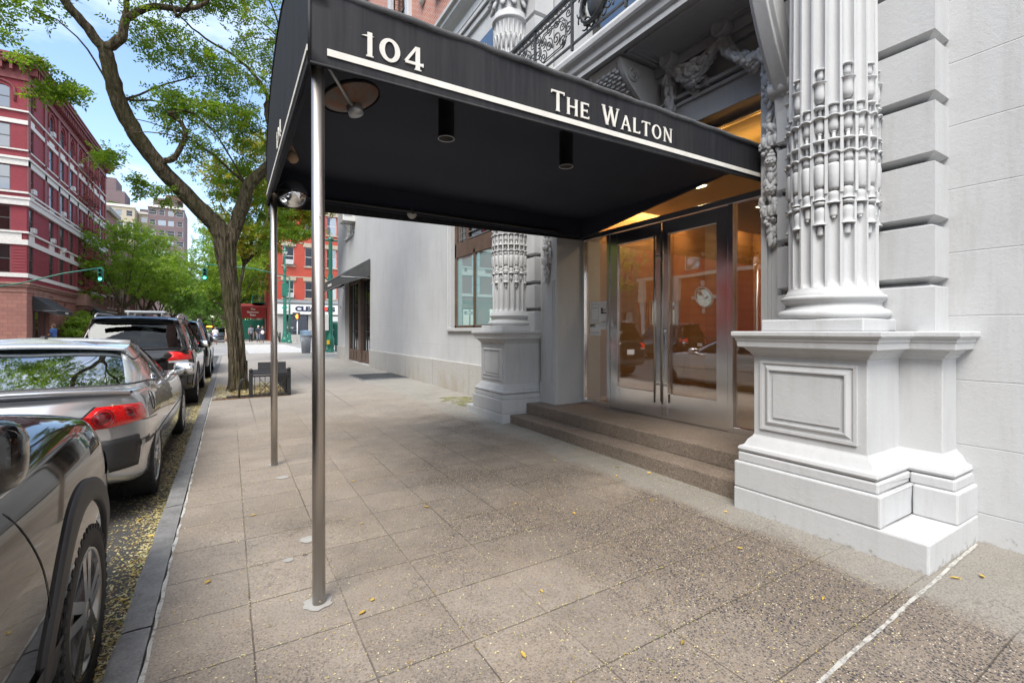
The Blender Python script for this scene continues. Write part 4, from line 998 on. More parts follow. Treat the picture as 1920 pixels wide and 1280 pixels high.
# ------------------------------------------------------------------ canopy
mat('dusty_cloth', (.075, .077, .082), .8, var=.35, vs=12, bump=.3, bsc=200)
def canopy():
    T = thing('entrance_canopy', 'black fabric entrance canopy with white 104 lettering on two steel posts', 'canopy', (.38, 4, 0))
    C = MC['canopy_cloth']; x0, x1, y0, y1, zb, zt = .33, 4.50, 2.42, 5.40, 2.675, 3.045
    sl_ = .0165; zbx = lambda x: zb+sl_*(x-x0)
    yc = (y0+y1)/2
    def arch(y): 
        t = abs(2*(y-yc)/(y1-y0)); return zt+(.70*max(0, 1-t*t)**1.22 if y < yc else .70*sqrt(max(0, 1-t**2.5)))
    mb = MB(); n = 26
    ys = [yc-(y1-y0)/2*cos(pi*k/n) for k in range(n+1)]
    mb.grid(lambda i, j: (x0+(x1-x0)*j/8, ys[i], arch(ys[i])-.012*sin(pi*j/8)**2*(1 if 0 < i < n else 0)), n+1, 9)
    mb.add([(x0, y, arch(y)) for y in ys]+[(x0, y1, zb), (x0, y0, zb)], [tuple(range(n+3))])
    t = .008
    def val(a, b):   # slightly wavy valance sheet with thickness
        N = 40; a, b = V(a), V(b); d = (b-a); nn = V((d.y, -d.x, 0)).normalized()
        for s in (0, 1):
            def f(i, j):
                p = a.lerp(b, i/N); wv = .004*sin(i*.9)*(1-j/4)+.003*sin(i*.31)
                return (p.x+nn.x*(wv-s*t), p.y+nn.y*(wv-s*t), zt+(zbx(p.x)-zt)*j/4+(.003*sin(i*.7) if j == 4 else 0)) if j < 5 else None
            mb.grid(f, N+1, 5)
    val((x0, y0, 0), (x1, y0, 0)); val((x1, y1, 0), (x0, y1, 0)); val((x0, y1, 0), (x0, y0, 0))
    can = mb.build('canopy_cover', C, T, fix=True)
    mb = MB(); mb.tube([(x0+4.17*k/40, y0+.002*sin(k), zt+.004+.003*sin(k*1.7)) for k in range(41)], .019, 8); mb.build('top_hem', MC['dusty_cloth'], can)
    mb = MB()   # piping along the edges
    mb.tube([(x0, y0, zb), (x1, y0, zbx(x1))], .009, 8); mb.tube([(x0, y1, zb), (x1, y1, zbx(x1))], .009, 8); mb.tube([(x0, y0, zb), (x0, y1, zb)], .009, 8)
    mb.tube([(x0, y, arch(y)) for y in ys], .010, 8); mb.tube([(x0, y0, zb), (x0, y0, zt)], .008, 8)
    mb.build('piping', C, can)
    mb = MB(); mb.grid(lambda i, j: (x0+.02+(x1-x0-.04)*i/30, y0+.02+(y1-y0-.04)*j/20, 3.02-.018*abs(sin(i/30*pi*3))-.006*sin(j*.9)), 31, 21)
    mb.box(x0+.01, x1-.06, y1-.07, y1-.02, 2.76, 3.02); mb.box(x0+.01, x1, y0+.02, y0+.07, 2.78, 3.02); mb.box(x0+.01, x0+.06, y0+.02, y1-.02, 2.76, 3.02); mb.prism([(y1-.02, 2.735), (y1-.02, 3.05), (2.85, 3.05)], 0, x1-.05, x1-.01)
    mb.build('lining', MC['canopy_lining'], T)
    # stripe and lettering
    mb = MB(); mb.obox(((x0+x1)/2+.05, y0-.006, 2.744+.0107*2.1), ((x1-x0)/2-.03, 0, .0107*((x1-x0)/2-.03)), (0, .003, 0), (0, 0, .017)); mb.box(x0-.006, x0, y0+.05, y1-.05, 2.757, 2.788); mb.build('stripe', MC['white_letter'], can, fix=True)
    word('104', (.583, y0-.006, 2.786), .122, (1,0,.018), (0,0,1), (0,-1,0), can, 'house_number', gap=.16)
    word('THE', (1.765, y0-.006, 2.804), .128, (1,0,.018), (0,0,1), (0,-1,0), can, 'name_lettering', small=.103, gap=.115); word('WALTON', (2.195, y0-.006, 2.812), .128, (1,0,.018), (0,0,1), (0,-1,0), can, 'name_lettering', small=.103, gap=.115)
    word('104', (x0-.006, 4.16, 2.83), .125, (0,-1,0), (0,0,1), (-1,0,0), can, 'house_number', gap=.16)
    # posts
    for y in (2.50, 5.22):
        mb = MB(); z0 = gh(y)-.02; mb.tube([(.385, y, z0), (.38, y, 2.78)], .031, 28); mb.tube([(.38, y, 2.735), (.38, y, 2.775)], .039, 28)
        for z in (1.95, .035): mb.cyl((.385, y-.036, z), (.385, y-.02, z), .004, 6)
        mb.build('post', MC['post_steel'], T)
    mb = MB(); mb.tube([(.38, 2.5, 2.79), (.38, 5.22, 2.79)], .02, 8); mb.tube([(.38, 2.5, 2.79), (4.05, 2.5, 2.79)], .02, 8); mb.tube([(.38, 5.3, 2.79), (4.05, 5.3, 2.79)], .02, 8); mb.build('frame', MC['black_iron'], T)
    for xx in (1.30, 2.36):
        mb = MB(); mb.lathe([(.056, 3.02), (.056, 2.735), (.059, 2.735), (.059, 2.728), (.052, 2.728), (.050, 2.80), (.0, 2.82)], (xx, 3.02, 0), 28); l = mb.build('downlight', MC['black_plastic'], T)
        mb = MB(); mb.lathe([(.058, 0), (.0595, -.003), (.0545, -.004), (.053, .0)], (xx, 3.02, 2.727), 28); mb.build('lamp_ring', MC['grey_metal'], l)
    mb = MB(); mb.tube([(.42, 4.35, 2.98), (.45, 4.3, 2.88)], [.03, .03], 12); mb.lathe([(0, .0), (.035, 0), (.045, .03), (.04, .08), (.0, .09)], (.44, 4.31, 2.87), 18, (.2, -.5, -.6)); mb.build('floodlight', MC['cloth_tan'], T)
    mb = MB(); mb.lathe([(.0, .03), (.018, .03), (.02, .024), (.036, .02), (.040, .01), (.058, .008), (.058, 0)], (1.85, 5.325, 2.765), 26, (0, -1, 0)); d = mb.build('camera_dome', MC['white_plastic'], T)
    mb = MB(); mb.lathe([(.0, .034), (.010, .033), (.012, .028)], (1.85, 5.325, 2.765), 16, (0, -1, 0)); mb.build('camera_lens', MC['black_plastic'], d)
canopy()
def round_mirror(label, c, ax, arm, r, cat_group):
    c = V(c); ax = V(ax).normalized()
    T = thing('convex_mirror', label, 'mirror', tuple(c), cat_group)
    mb = MB(); mb.lathe([(0, -.055), (r*.35, -.055), (r*.42, -.048), (r*.9, -.012), (r, 0), (r*1.02, .004)], c, 36, ax); sh = mb.build('shell', MC['rust_shell'], T)
    mb = MB(); mb.lathe([(r*1.03, -.01), (r*1.05, .0), (r*1.03, .012), (r*.96, .012)], c, 36, ax); mb.build('rim', MC['black_plastic'], T)
    mb = MB(); mb.lathe([(r*.97, .008), (r*.8, .035), (r*.5, .058), (r*.2, .068), (0, .069)], c, 36, ax); mb.build('mirror_face', MC['mirror'], T)
    mb = MB(); b = c-ax*.055; mb.lathe([(.0, -.05), (r*.26, -.05), (r*.28, -.0), (.0, 0)], b, 20, ax); mb.tube([b-ax*.03, V(arm)], .009, 8); mb.build('bracket', MC['grey_metal'], T)
n_ = NT('rust_shell'); f_ = n_('ValToRGB', n_.noise(16, 5, .7), ramp=[(.42, 0), (.62, 1)]); MC['rust_shell'] = n_.done(n_.bsdf(n_.mix(f_, (.13, .115, .105), (.17, .07, .035)), .55, .3))
round_mirror('round convex mirror seen from its rusty back under the canopy by the near post', (.615, 2.84, 2.76), (-.27, .12, .95), (.40, 2.55, 2.80), .165, 'convex mirrors under the canopy')
round_mirror('round convex mirror with its silver face out beside the far canopy post', (.54, 5.12, 2.745), (-.10, -.93, -.35), (.40, 5.22, 2.80), .135, 'convex mirrors under the canopy')
# notices on the left side pane
def notice(label, y, z, w_, h, lines, name='paper_notice'):
    T = thing(name, label, 'notice', (DX-.006, y, z), 'paper notices taped inside the left side pane')
    mb = MB(); mb.box(DX-.006, DX-.004, y-w_/2, y+w_/2, z-h/2, z+h/2); mb.build('sheet', MC['paper'], T)
    mb = MB()
    for (a, b, c, d) in lines: mb.box(DX-.0075, DX-.0062, y-w_/2+a*w_, y-w_/2+b*w_, z-h/2+c*h, z-h/2+d*h)
    if lines: mb.build('printed_lines', MC['ink'], T)
    return T
nl = [(.08, .92, k, k+.012) for k in (.12, .2, .28, .36, .44)]
notice('framed paper certificate at the upper left of the taped notices', 5.14, 1.65, .20, .30, [(.12, .88, .10, .11), (.12, .88, .88, .89), (.12, .13, .1, .89), (.87, .88, .1, .89), (.2, .8, .7, .715)])
t_ = notice('paper notice with a large letter B on the side pane', 4.955, 1.60, .14, .40, [(.1, .9, .24, .26), (.1, .6, .30, .31), (.1, .9, .56, .60), (.1, .9, .15, .155)])
text('B', (DX-.008, 4.985, 1.665), .075, -90, t_, 'letter', 'ink', off=.003); text('IN', (DX-.008, 4.93, 1.675), .02, -90, t_, 'small_letter', 'ink')
t_ = notice('paper notice headed NYC below the framed certificate', 5.135, 1.40, .22, .17, nl[:3])
text('NYC', (DX-.008, 5.185, 1.455), .04, -90, t_, 'heading', 'ink', off=.002)
# air conditioner high on the white wall
def ac_unit(label, c, n=(-1,0,0), s=(.62,.5,.42), brk=True, parts=True, group=None):
    # c: centre of the wall face; box stands out along n
    c = V(c); n = V(n); t = V((0,0,1)).cross(n)
    T = thing('air_conditioner', label, 'air conditioner', tuple(c), group)
    W, D, H = s
    mb = MB(); mb.obox(c+n*D*.5, t*W/2, n*D*.5, V((0,0,1))*H/2); b = mb.build('casing', MC['white_plastic'], T, bevel=.012)
    mb = MB()
    for k in range(8): mb.obox(c+n*(D+.004)+V((0,0,-H*.4+k*H*.11)), t*W*.44, n*.004, V((0,0,1))*.008)
    for sgn in (-1, 1):
        for k in range(3): mb.obox(c+n*D*.6+t*sgn*(W/2+.003)+V((0,0,-.1+k*.1)), t*.003, n*D*.3, V((0,0,1))*.02)
    mb.build('grille', MC['grey_metal'], T)
    if brk:
        mb = MB()
        for sgn in (-.6, .6):
            p = c+t*sgn*W/2; mb.tube([p+V((0,0,-H/2-.01)), p+n*D*.9+V((0,0,-H/2-.01)), p+V((0,0,-H/2-.4))], .013, 6)
        mb.build('bracket', MC['grey_metal'], T)
ac_unit('white air conditioner jutting from the high narrow window of the white wall', (4.25, 19.2, 5.98), s=(.75, .48, .60), group=None)
# dark sloping awning over the far shop doors
def slope_awning(name, label, cat, x, y0, y1, zt, zb, out, m, val=.25, ax='x', sgn=-1, letters=None, cheeks=True):
    T = thing(name, label, cat, (x, (y0+y1)/2, zb) if ax == 'x' else ((y0+y1)/2, x, zb))
    def P(o, t, z): return (x+sgn*o, t, z) if ax == 'x' else (t, x+sgn*o, z)
    mb = MB()
    for d in (0, .012):
        mb.add([P(.01, y0, zt-d), P(.01, y1, zt-d), P(out, y1, zb-d), P(out, y0, zb-d)], [(0,1,2,3)])
        mb.add([P(out-d, y0, zb), P(out-d, y1, zb), P(out-d, y1, zb-val), P(out-d, y0, zb-val)], [(0,1,2,3)])
        if cheeks:
            for yy in (y0+d, y1-d): mb.add([P(.01, yy, zt), P(out, yy, zb), P(out, yy, zb-val), P(.01, yy, zb-val*.6 if cheeks == 2 else zb+.02)], [(0,1,2,3)])
    mb.build('awning_cover', MC[m], T, fix=False)
    mb = MB()
    for yy in (y0, y1): mb.tube([P(.0, yy, zb-.05), P(out, yy, zb-.05)], .015, 6)
    mb.tube([P(out-.01, y0, zb-val), P(out-.01, y1, zb-val)], .012, 6); mb.tube([P(out, y0, zb), P(out, y1, zb)], .015, 6); mb.build('frame', MC['grey_metal'], T)
    return T
mat('awning_grey', (.055, .057, .06), .75, var=.15, vs=3); mat('awning_black', (.014, .015, .017), .7, var=.2); mat('awning_red', (.30, .028, .026), .75, var=.15)
a_ = slope_awning('sloping_awning', 'dark grey sloping awning over the far shop doors of the white building', 'awning', 4.24, 16.55, 20.8, 3.92, 3.28, 1.0, 'awning_grey', .34)
mb = MB(); mb.box(3.228, 3.236, 18.2, 18.9, 3.06, 3.14); mb.build('label_patch', MC['white_letter'], a_)
# spotlight bracket and small alarm box on the corner
mb = MB(); mb.ell((4.235, 21.6, 2.45), (.03, .05, .09)); tag(mb.build('wall_bell', MC['grey_metal']), 'small grey bell on the white wall near its far corner', 'bell')

# ------------------------------------------------------------------ cars
def dens(me_pts, n): return catmull(me_pts, n)
def make_wheel(T, x, y, z, r, w_, side, style, name='wheel', lab=None):
    # wheel axis along x; outer face towards side*x
    mb = MB(); prof = []
    hw = w_/2
    tp = [(r*.68, -hw*.9), (r*.72, -hw), (r*.90, -hw*1.02), (r*.975, -hw*.86), (r, -hw*.62), (r*1.002, 0), (r, hw*.62), (r*.975, hw*.86), (r*.90, hw*1.02), (r*.72, hw), (r*.68, hw*.9), (r*.66, hw*.6), (r*.66, -hw*.6), (r*.68, -hw*.9)]
    mb.lathe(tp, (x, y, z), 48, (1, 0, 0))
    N = 44   # tread lugs
    for k in range(N):
        q = 2*pi*k/N
        for s in (-1, 1):
            c = V((x+s*hw*.66, y+(r+.0)*cos(q+s*.03), z+r*sin(q+s*.03)))
            mb.obox(c, (hw*.30, 0, 0), V((0, -sin(q), cos(q)))*r*.045, V((0, cos(q), sin(q)))*.003)
            if style == 'suv': 
                c2 = V((x+side*hw*1.0, y+(r*.93)*cos(q), z+r*.93*sin(q))); mb.obox(c2, (.003, 0, 0), V((0, -sin(q), cos(q)))*r*.03, V((0, cos(q), sin(q)))*r*.028)
    ty = mb.build('tyre', MC['black_rubber'], T)
    wh = ty; ty.name = 'wheel'
    if lab: wh['label'] = lab
    mb = MB(); X = x+side*hw*.82
    mb.lathe([(r*.60, -.13), (r*.655, -.02), (r*.70, .012), (r*.69, .02), (r*.655, .012), (r*.63, -.03), (r*.60, -.07)], (X, y, z), 48, (side, 0, 0))
    if style == 'suv':
        for k in range(5):
            q = 2*pi*k/5+.3
            for dq, wd in ((-.2, .022), (.2, .022)):
                a0 = V((X+side*.004, y+r*.13*cos(q+dq*2), z+r*.13*sin(q+dq*2))); a1 = V((X+side*.0, y+r*.655*cos(q+dq*.9), z+r*.655*sin(q+dq*.9)))
                d = (a1-a0); L = d.length; d.normalize(); n = V((0, -d.z, d.y))
                mb.obox((a0+a1)/2, (.017, 0, 0), n*wd, d*L/2)
            a1 = V((X-side*.004, y+r*.45*cos(q), z+r*.45*sin(q))); d = V((0, cos(q), sin(q))); mb.obox(a1, (.01, 0, 0), V((0, -d.z, d.y))*.05, d*r*.05)
    elif style == 'coupe':
        for k in range(9):
            q = 2*pi*k/9
            for dq in (-.055, .055):
                a0 = V((X+side*.002, y+r*.16*cos(q+dq*.5), z+r*.16*sin(q+dq*.5))); a1 = V((X, y+r*.655*cos(q+dq*1.6), z+r*.655*sin(q+dq*1.6)))
                d = (a1-a0); L = d.length; d.normalize(); mb.obox((a0+a1)/2, (.012, 0, 0), V((0, -d.z, d.y))*.009, d*L/2)
    else:
        for k in range(10):
            q = 2*pi*k/10; a1 = V((X-side*.01, y+r*.40*cos(q), z+r*.40*sin(q))); d = V((0, cos(q), sin(q))); mb.obox(a1, (.014, 0, 0), V((0, -d.z, d.y))*.016, d*r*.26)
    mb.lathe([(0, .012), (r*.10, .012), (r*.14, .006), (r*.20, -.008), (r*.22, -.02)], (X+side*.008, y, z), 24, (side, 0, 0))
    for k in range(5):
        q = 2*pi*k/5; mb.cyl((X-side*.01, y+r*.15*cos(q), z+r*.15*sin(q)), (X+side*.012, y+r*.15*cos(q), z+r*.15*sin(q)), .009, 8)
    mb.build('rim', MC['dark_rim'] if style == 'suv' else MC['rim_silver'], wh)
    mb = MB(); mb.lathe([(0, -.08), (r*.5, -.08), (r*.62, -.10)], (X, y, z), 30, (side, 0, 0)); mb.lathe([(r*.12, -.05), (r*.42, -.05), (r*.42, -.065)], (X, y, z), 30, (side, 0, 0)); mb.build('brake_disc', MC['dark_inside'], wh)
    return wh
m_car('gloss_black', (.004, .004, .0045), .12, 0)
m_car('dark_rim', (.30, .29, .28), .22, .9, .5)
def build_car(label, group, spec, loc, rotz=0, name='parked_car', cat='car'):
    T = thing(name, label, cat, loc, group); WM[T.name] = V((0, 0, 0)); T.rotation_euler.z = rotz
    L, W, H = spec['L'], spec['W'], spec['H']
    st = spec['stations']    # (y, halfwidth, z bottom, z belt/shoulder, z deck centre)
    ny = spec.get('ny', 7)
    S = dens2(st, ny)
    def section(y, w_, zb, zs, zd, tum=.06):
        h = zs-zb
        pts = [(0, zb), (w_*.80, zb), (w_*.93, zb+.015), (w_*.975, zb+.06), (w_*.985, zb+h*.22), (w_*1.0, zb+h*.45), (w_*1.0, zb+h*.62), (w_*.992, zb+h*.74), (w_*.972, zb+h*.88), (w_*.945, zb+h*.965), (w_*.905, zs+(zd-zs)*.30), (w_*.82, zs+(zd-zs)*.62), (w_*.60, zs+(zd-zs)*.88), (w_*.3, zd-(zd-zs)*.02), (0, zd)]
        return [V((x, y, z)) for x, z in pts]
    rows = []
    for s in S:
        p = catmull(section(*s), 3)
        p = [V((q.x, s[0]+spec['bow'](s[0], abs(q.x)), q.z)) for q in p]
        rows.append(p)
    m = len(rows[0]); vs = []; fs = []
    for r_ in rows:
        full = r_+[V((-q.x, q.y, q.z)) for q in r_[1:-1]][::-1]
        vs += full
    M_ = 2*m-2
    for i in range(len(rows)-1):
        for k in range(M_): fs.append((i*M_+k, i*M_+(k+1) % M_, (i+1)*M_+(k+1) % M_, (i+1)*M_+k))
    mb = MB(); mb.add(vs, fs, True)
    # bulged end caps
    for i, sg in ((0, -1), (len(rows)-1, 1)):
        base = i*M_; cc = sum((vs[base+k] for k in range(M_)), V())/M_
        prev = [vs[base+k] for k in range(M_)]; o = len(mb.v); ids = [base+k for k in range(M_)]
        for t in (.85, .55, .25):
            ring = [cc+(p-cc)*t+V((0, sg*.055*(1-t*t), 0)) for p in prev]; o = len(mb.v); mb.v += [tuple(q) for q in ring]
            for k in range(M_):
                f = (ids[k], ids[(k+1) % M_], o+(k+1) % M_, o+k); mb.f.append(f); mb.sm.append(True); mb.m.append(0)
            ids = [o+k for k in range(M_)]
        mb.f.append(tuple(ids)); mb.sm.append(True); mb.m.append(0)
    paint = MC[spec['paint']]
    body = mb.build('body', [paint, MC['dark_inside']], T)
    # wheel wells
    cut = MB(); cut.ci = 1
    for y in spec['wheels']:
        for s in (-1, 1): cut.cyl((s*(W*.5-.30), y, spec['wz']), (s*(W*.5+.2), y, spec['wz']), spec['arch'], 48)
        cut.box(-.01, .01, y-.01, y+.01, -.5, -.49)
    c = cut.build('cutter', [paint, MC['dark_inside']])
    bo = body.modifiers.new('b', 'BOOLEAN'); bo.operation = 'DIFFERENCE'; bo.object = c; bo.solver = 'EXACT'
    dg = bpy.context.evaluated_depsgraph_get(); dg.update()
    me = bpy.data.meshes.new_from_object(body.evaluated_get(dg)); body.modifiers.clear(); body.data = me; bpy.data.objects.remove(c)
    me.set_sharp_from_angle(angle=R(38))
    bvh = BVHTree.FromPolygons([tuple(v.co) for v in me.vertices], [tuple(p.vertices) for p in me.polygons])
    # ---- cabin
    cab = spec['cabin']      # list of (kind to next, [(x,y,z) at belt, glass bottom, glass top, roof edge])
    cols = [c[1] for c in cab]; kinds = [c[0] for c in cab]
    nk = 4; lev = len(cols[0]); curves = []
    for l in range(lev): curves.append([V(c[l]) for c in cols])
    def interp(pts, hard):
        out = catmull(pts, nk); return out
    cur = [interp(c, None) for c in curves]
    nc = len(cur[0])
    # add vertical bulge: levels belt, gb, mid, gt, edge
    def lvl(j):
        b, g0, g1, e = cur[0][j], cur[1][j], cur[2][j], cur[3][j]
        c = (g0+g1)/2; out = V((c.x, c.y-spec['cy'], 0)).normalized()*spec.get('bulge', .018); 
        return [b, g0, (g0*.75+g1*.25)+out*.75, c+out, (g0*.25+g1*.75)+out*.75, g1, e]
    grid = [lvl(j) for j in range(nc)]
    parts = {}
    def P_(key):
        if key not in parts: parts[key] = MB()
        return parts[key]
    for s in (-1, 1):
        for j in range(nc-1):
            kd = kinds[min(j//nk, len(kinds)-2)]
            for l in range(6):
                glass = 1 <= l <= 4 and kd != 'p'
                key = {'w': 'windshield', 'r': 'rear_window', 's': 'side_window', 'q': 'quarter_window'}.get(kd, 'cabin_shell') if glass else 'cabin_shell'
                if key in ('side_window', 'quarter_window'): key += '|L' if s < 0 else '|R'
                q = [grid[j][l], grid[j+1][l], grid[j+1][l+1], grid[j][l+1]]
                P_(key).add([(s*p.x, p.y, p.z) for p in q], [(0,1,2,3)], True)
    # roof
    sh = P_('cabin_shell'); NR = 12
    def rf(j, i):
        e = grid[j][6]; t = i/NR*2-1
        return (e.x*t, e.y, e.z+spec.get('crown', .035)*(1-t*t)*min(1, e.x/.3))
    sh.grid(rf, nc, NR+1)
    names = {'cabin_shell': ('cabin_shell', paint), 'windshield': ('windshield', MC['car_glass']), 'rear_window': ('rear_window', MC[spec.get('rear_glass', 'car_glass')])}
    for k, mbx in parts.items():
        nm = k.split('|')[0]
        o = mbx.build(nm, paint if nm == 'cabin_shell' else (MC[spec.get('rear_glass', 'car_glass')] if nm == 'rear_window' else MC['car_glass']), T, angle=28 if nm == 'cabin_shell' else None)
        if nm == 'cabin_shell':
            so_ = o.modifiers.new('s', 'SOLIDIFY'); so_.thickness = .02; so_.offset = -1
    # black trim along glass edges
    mb = MB()
    for s in (-1, 1):
        for l in (1, 5): mb.tube([(s*g[l].x*1.003, g[l].y, g[l].z) for g in grid], .007, 5, sm=True)
    mb.build('window_trim', MC['black_plastic'], T)
    # interior
    mb = MB(); cy = spec['cy']; mb.box(-W*.36, W*.36, cy-1.0, cy+1.1, .35, spec['seat']-.18)
    for sx in (-.36, .36):
        mb.box(sx-.22, sx+.22, cy+.05, cy+.22, .5, spec['seat']+.12); mb.box(sx-.12, sx+.12, cy+.06, cy+.16, spec['seat']+.14, spec['seat']+.30)
    mb.box(-.62, .62, cy-.85, cy-.70, .5, spec['seat']+.02); mb.box(-.66, .66, cy+.75, cy+1.1, .5, spec['seat']-.04)
    mb.build('seats', MC['dark_inside'], T, bevel=.04, seg=3)
    # wheels
    for y in spec['wheels']:
        for s in (-1, 1): make_wheel(T, s*(W*.5-.115), y, spec['wr'], spec['wr'], .225, s, spec['style'])
    # patches that follow the body
    def side_patch(name, m, poly, s, off=.004, n=14, mm=14, par=None):
        # poly: left curve & right curve functions of v -> (y,z)
        lf, rg = poly; mbx = MB()
        def f(i, j):
            v = i/n; a = lf(v); b = rg(v); t = j/mm; y = a[0]+(b[0]-a[0])*t; z = a[1]+(b[1]-a[1])*t
            h = bvh.ray_cast(V((s*2.5, y, z)), V((-s, 0, 0)))
            x = h[0].x if h[0] else s*W*.5
            return (x+s*off, y, z)
        mbx.grid(f, n+1, mm+1); return mbx.build(name, MC[m] if isinstance(m, str) else m, par or T)
    def polar_patch(name, m, lf, rg, yc, off=.006, n=16, mm=18, par=None, xs=0, dome=0):
        # lf/rg(v) -> (phi degrees, z); phi 0 = straight back, +90 = right side
        mbx = MB()
        def f(i, j):
            v = i/n; a = lf(v); b = rg(v); t = j/mm; ph = R(a[0]+(b[0]-a[0])*t); z = a[1]+(b[1]-a[1])*t
            d = V((sin(ph), -cos(ph), 0)); o_ = V((xs, yc, z))+d*4
            h = bvh.ray_cast(o_, -d); p = h[0] if h[0] else V((xs, yc, z))+d*W*.5
            e = dome*(1-(2*v-1)**4)*(1-(2*t-1)**4)
            return tuple(p+d*(off+e))
        mbx.grid(f, n+1, mm+1); return mbx.build(name, MC[m], par or T)
    spec['extra'](T, side_patch, polar_patch, bvh, body, spec)
    return T
def dens2(st, n):
    out = []
    P = [tuple(s) for s in st]
    for i in range(len(P)-1):
        p0 = P[max(i-1, 0)]; p1 = P[i]; p2 = P[i+1]; p3 = P[min(i+2, len(P)-1)]
        for k in range(n):
            t = k/n
            out.append(tuple(.5*((2*b)+(c-a)*t+(2*a-5*b+4*c-d)*t*t+(3*b-a-3*c+d)*t**3) for a, b, c, d in zip(p0, p1, p2, p3)))
    out.append(P[-1]); return out
def seam_line(sp, y0, z0, y1, z1, s, T, name='door_seam', bow=0, w_=.004, m='dark_inside'):
    def at(v): 
        y = y0+(y1-y0)*v+bow*sin(pi*v); return y, z0+(z1-z0)*v
    sp(name, m, (lambda v: (at(v)[0]-w_, at(v)[1]), lambda v: (at(v)[0]+w_, at(v)[1])), s, .0015, 16, 1)
def hline(sp, y0, y1, z0, z1, s, h=.004, m='dark_inside', name='side_strip', off=.0015, bow=0):
    sp(name, m, (lambda v: (y0, z0-h+2*h*v), lambda v: (y1, z1-h+2*h*v)), s, off, 1, 24)
def mirror_pod(T, s, x, y, z, m, glass=True, size=(.12, .07, .085)):
    mb = MB(); se = lambda c: abs(c)**.55*(1 if c > 0 else -1)
    mb.grid(lambda i, j: (s*(x+size[0])+size[0]*se(cos(2*pi*i/28))*sin(pi*j/12)**.6, y+size[1]*-cos(pi*j/12), z+size[2]*se(sin(2*pi*i/28))*sin(pi*j/12)**.6*(1-.12*cos(2*pi*i/28)*s)), 28, 13, cu=True); mb.tube([(s*(x-.05), y+.02, z-.05), (s*(x+.06), y, z-.03)], .028, 8)
    o = mb.build('wing_mirror', MC[m], T)
    if glass: mb = MB(); mb.grid(lambda i, j: (s*(x+size[0])+size[0]*.82*cos(2*pi*i/20)*j/5, y-size[1]*.95-.012*(1-(j/5)**2), z+size[2]*.80*sin(2*pi*i/20)*j/5), 21, 6); mb.build('mirror_glass', MC['mirror'], o)
    else: mb = MB(); mb.tube([(s*(x+size[0]*(1+.96*t)), y-size[1]*.80*sqrt(max(0, 1-t*t*.95)), z-size[2]*.42) for t in [k/8-.9 for k in range(16)]], .006, 6); mb.build('indicator_strip', MC['grey_metal'], o)
    return o
def plate(T, txt, y, z, out):
    mb = MB(); mb.box(-.155, .155, y, y+out*.008, z-.075, z+.075); mb.build('number_plate', MC['white_plastic'], T, bevel=.004)

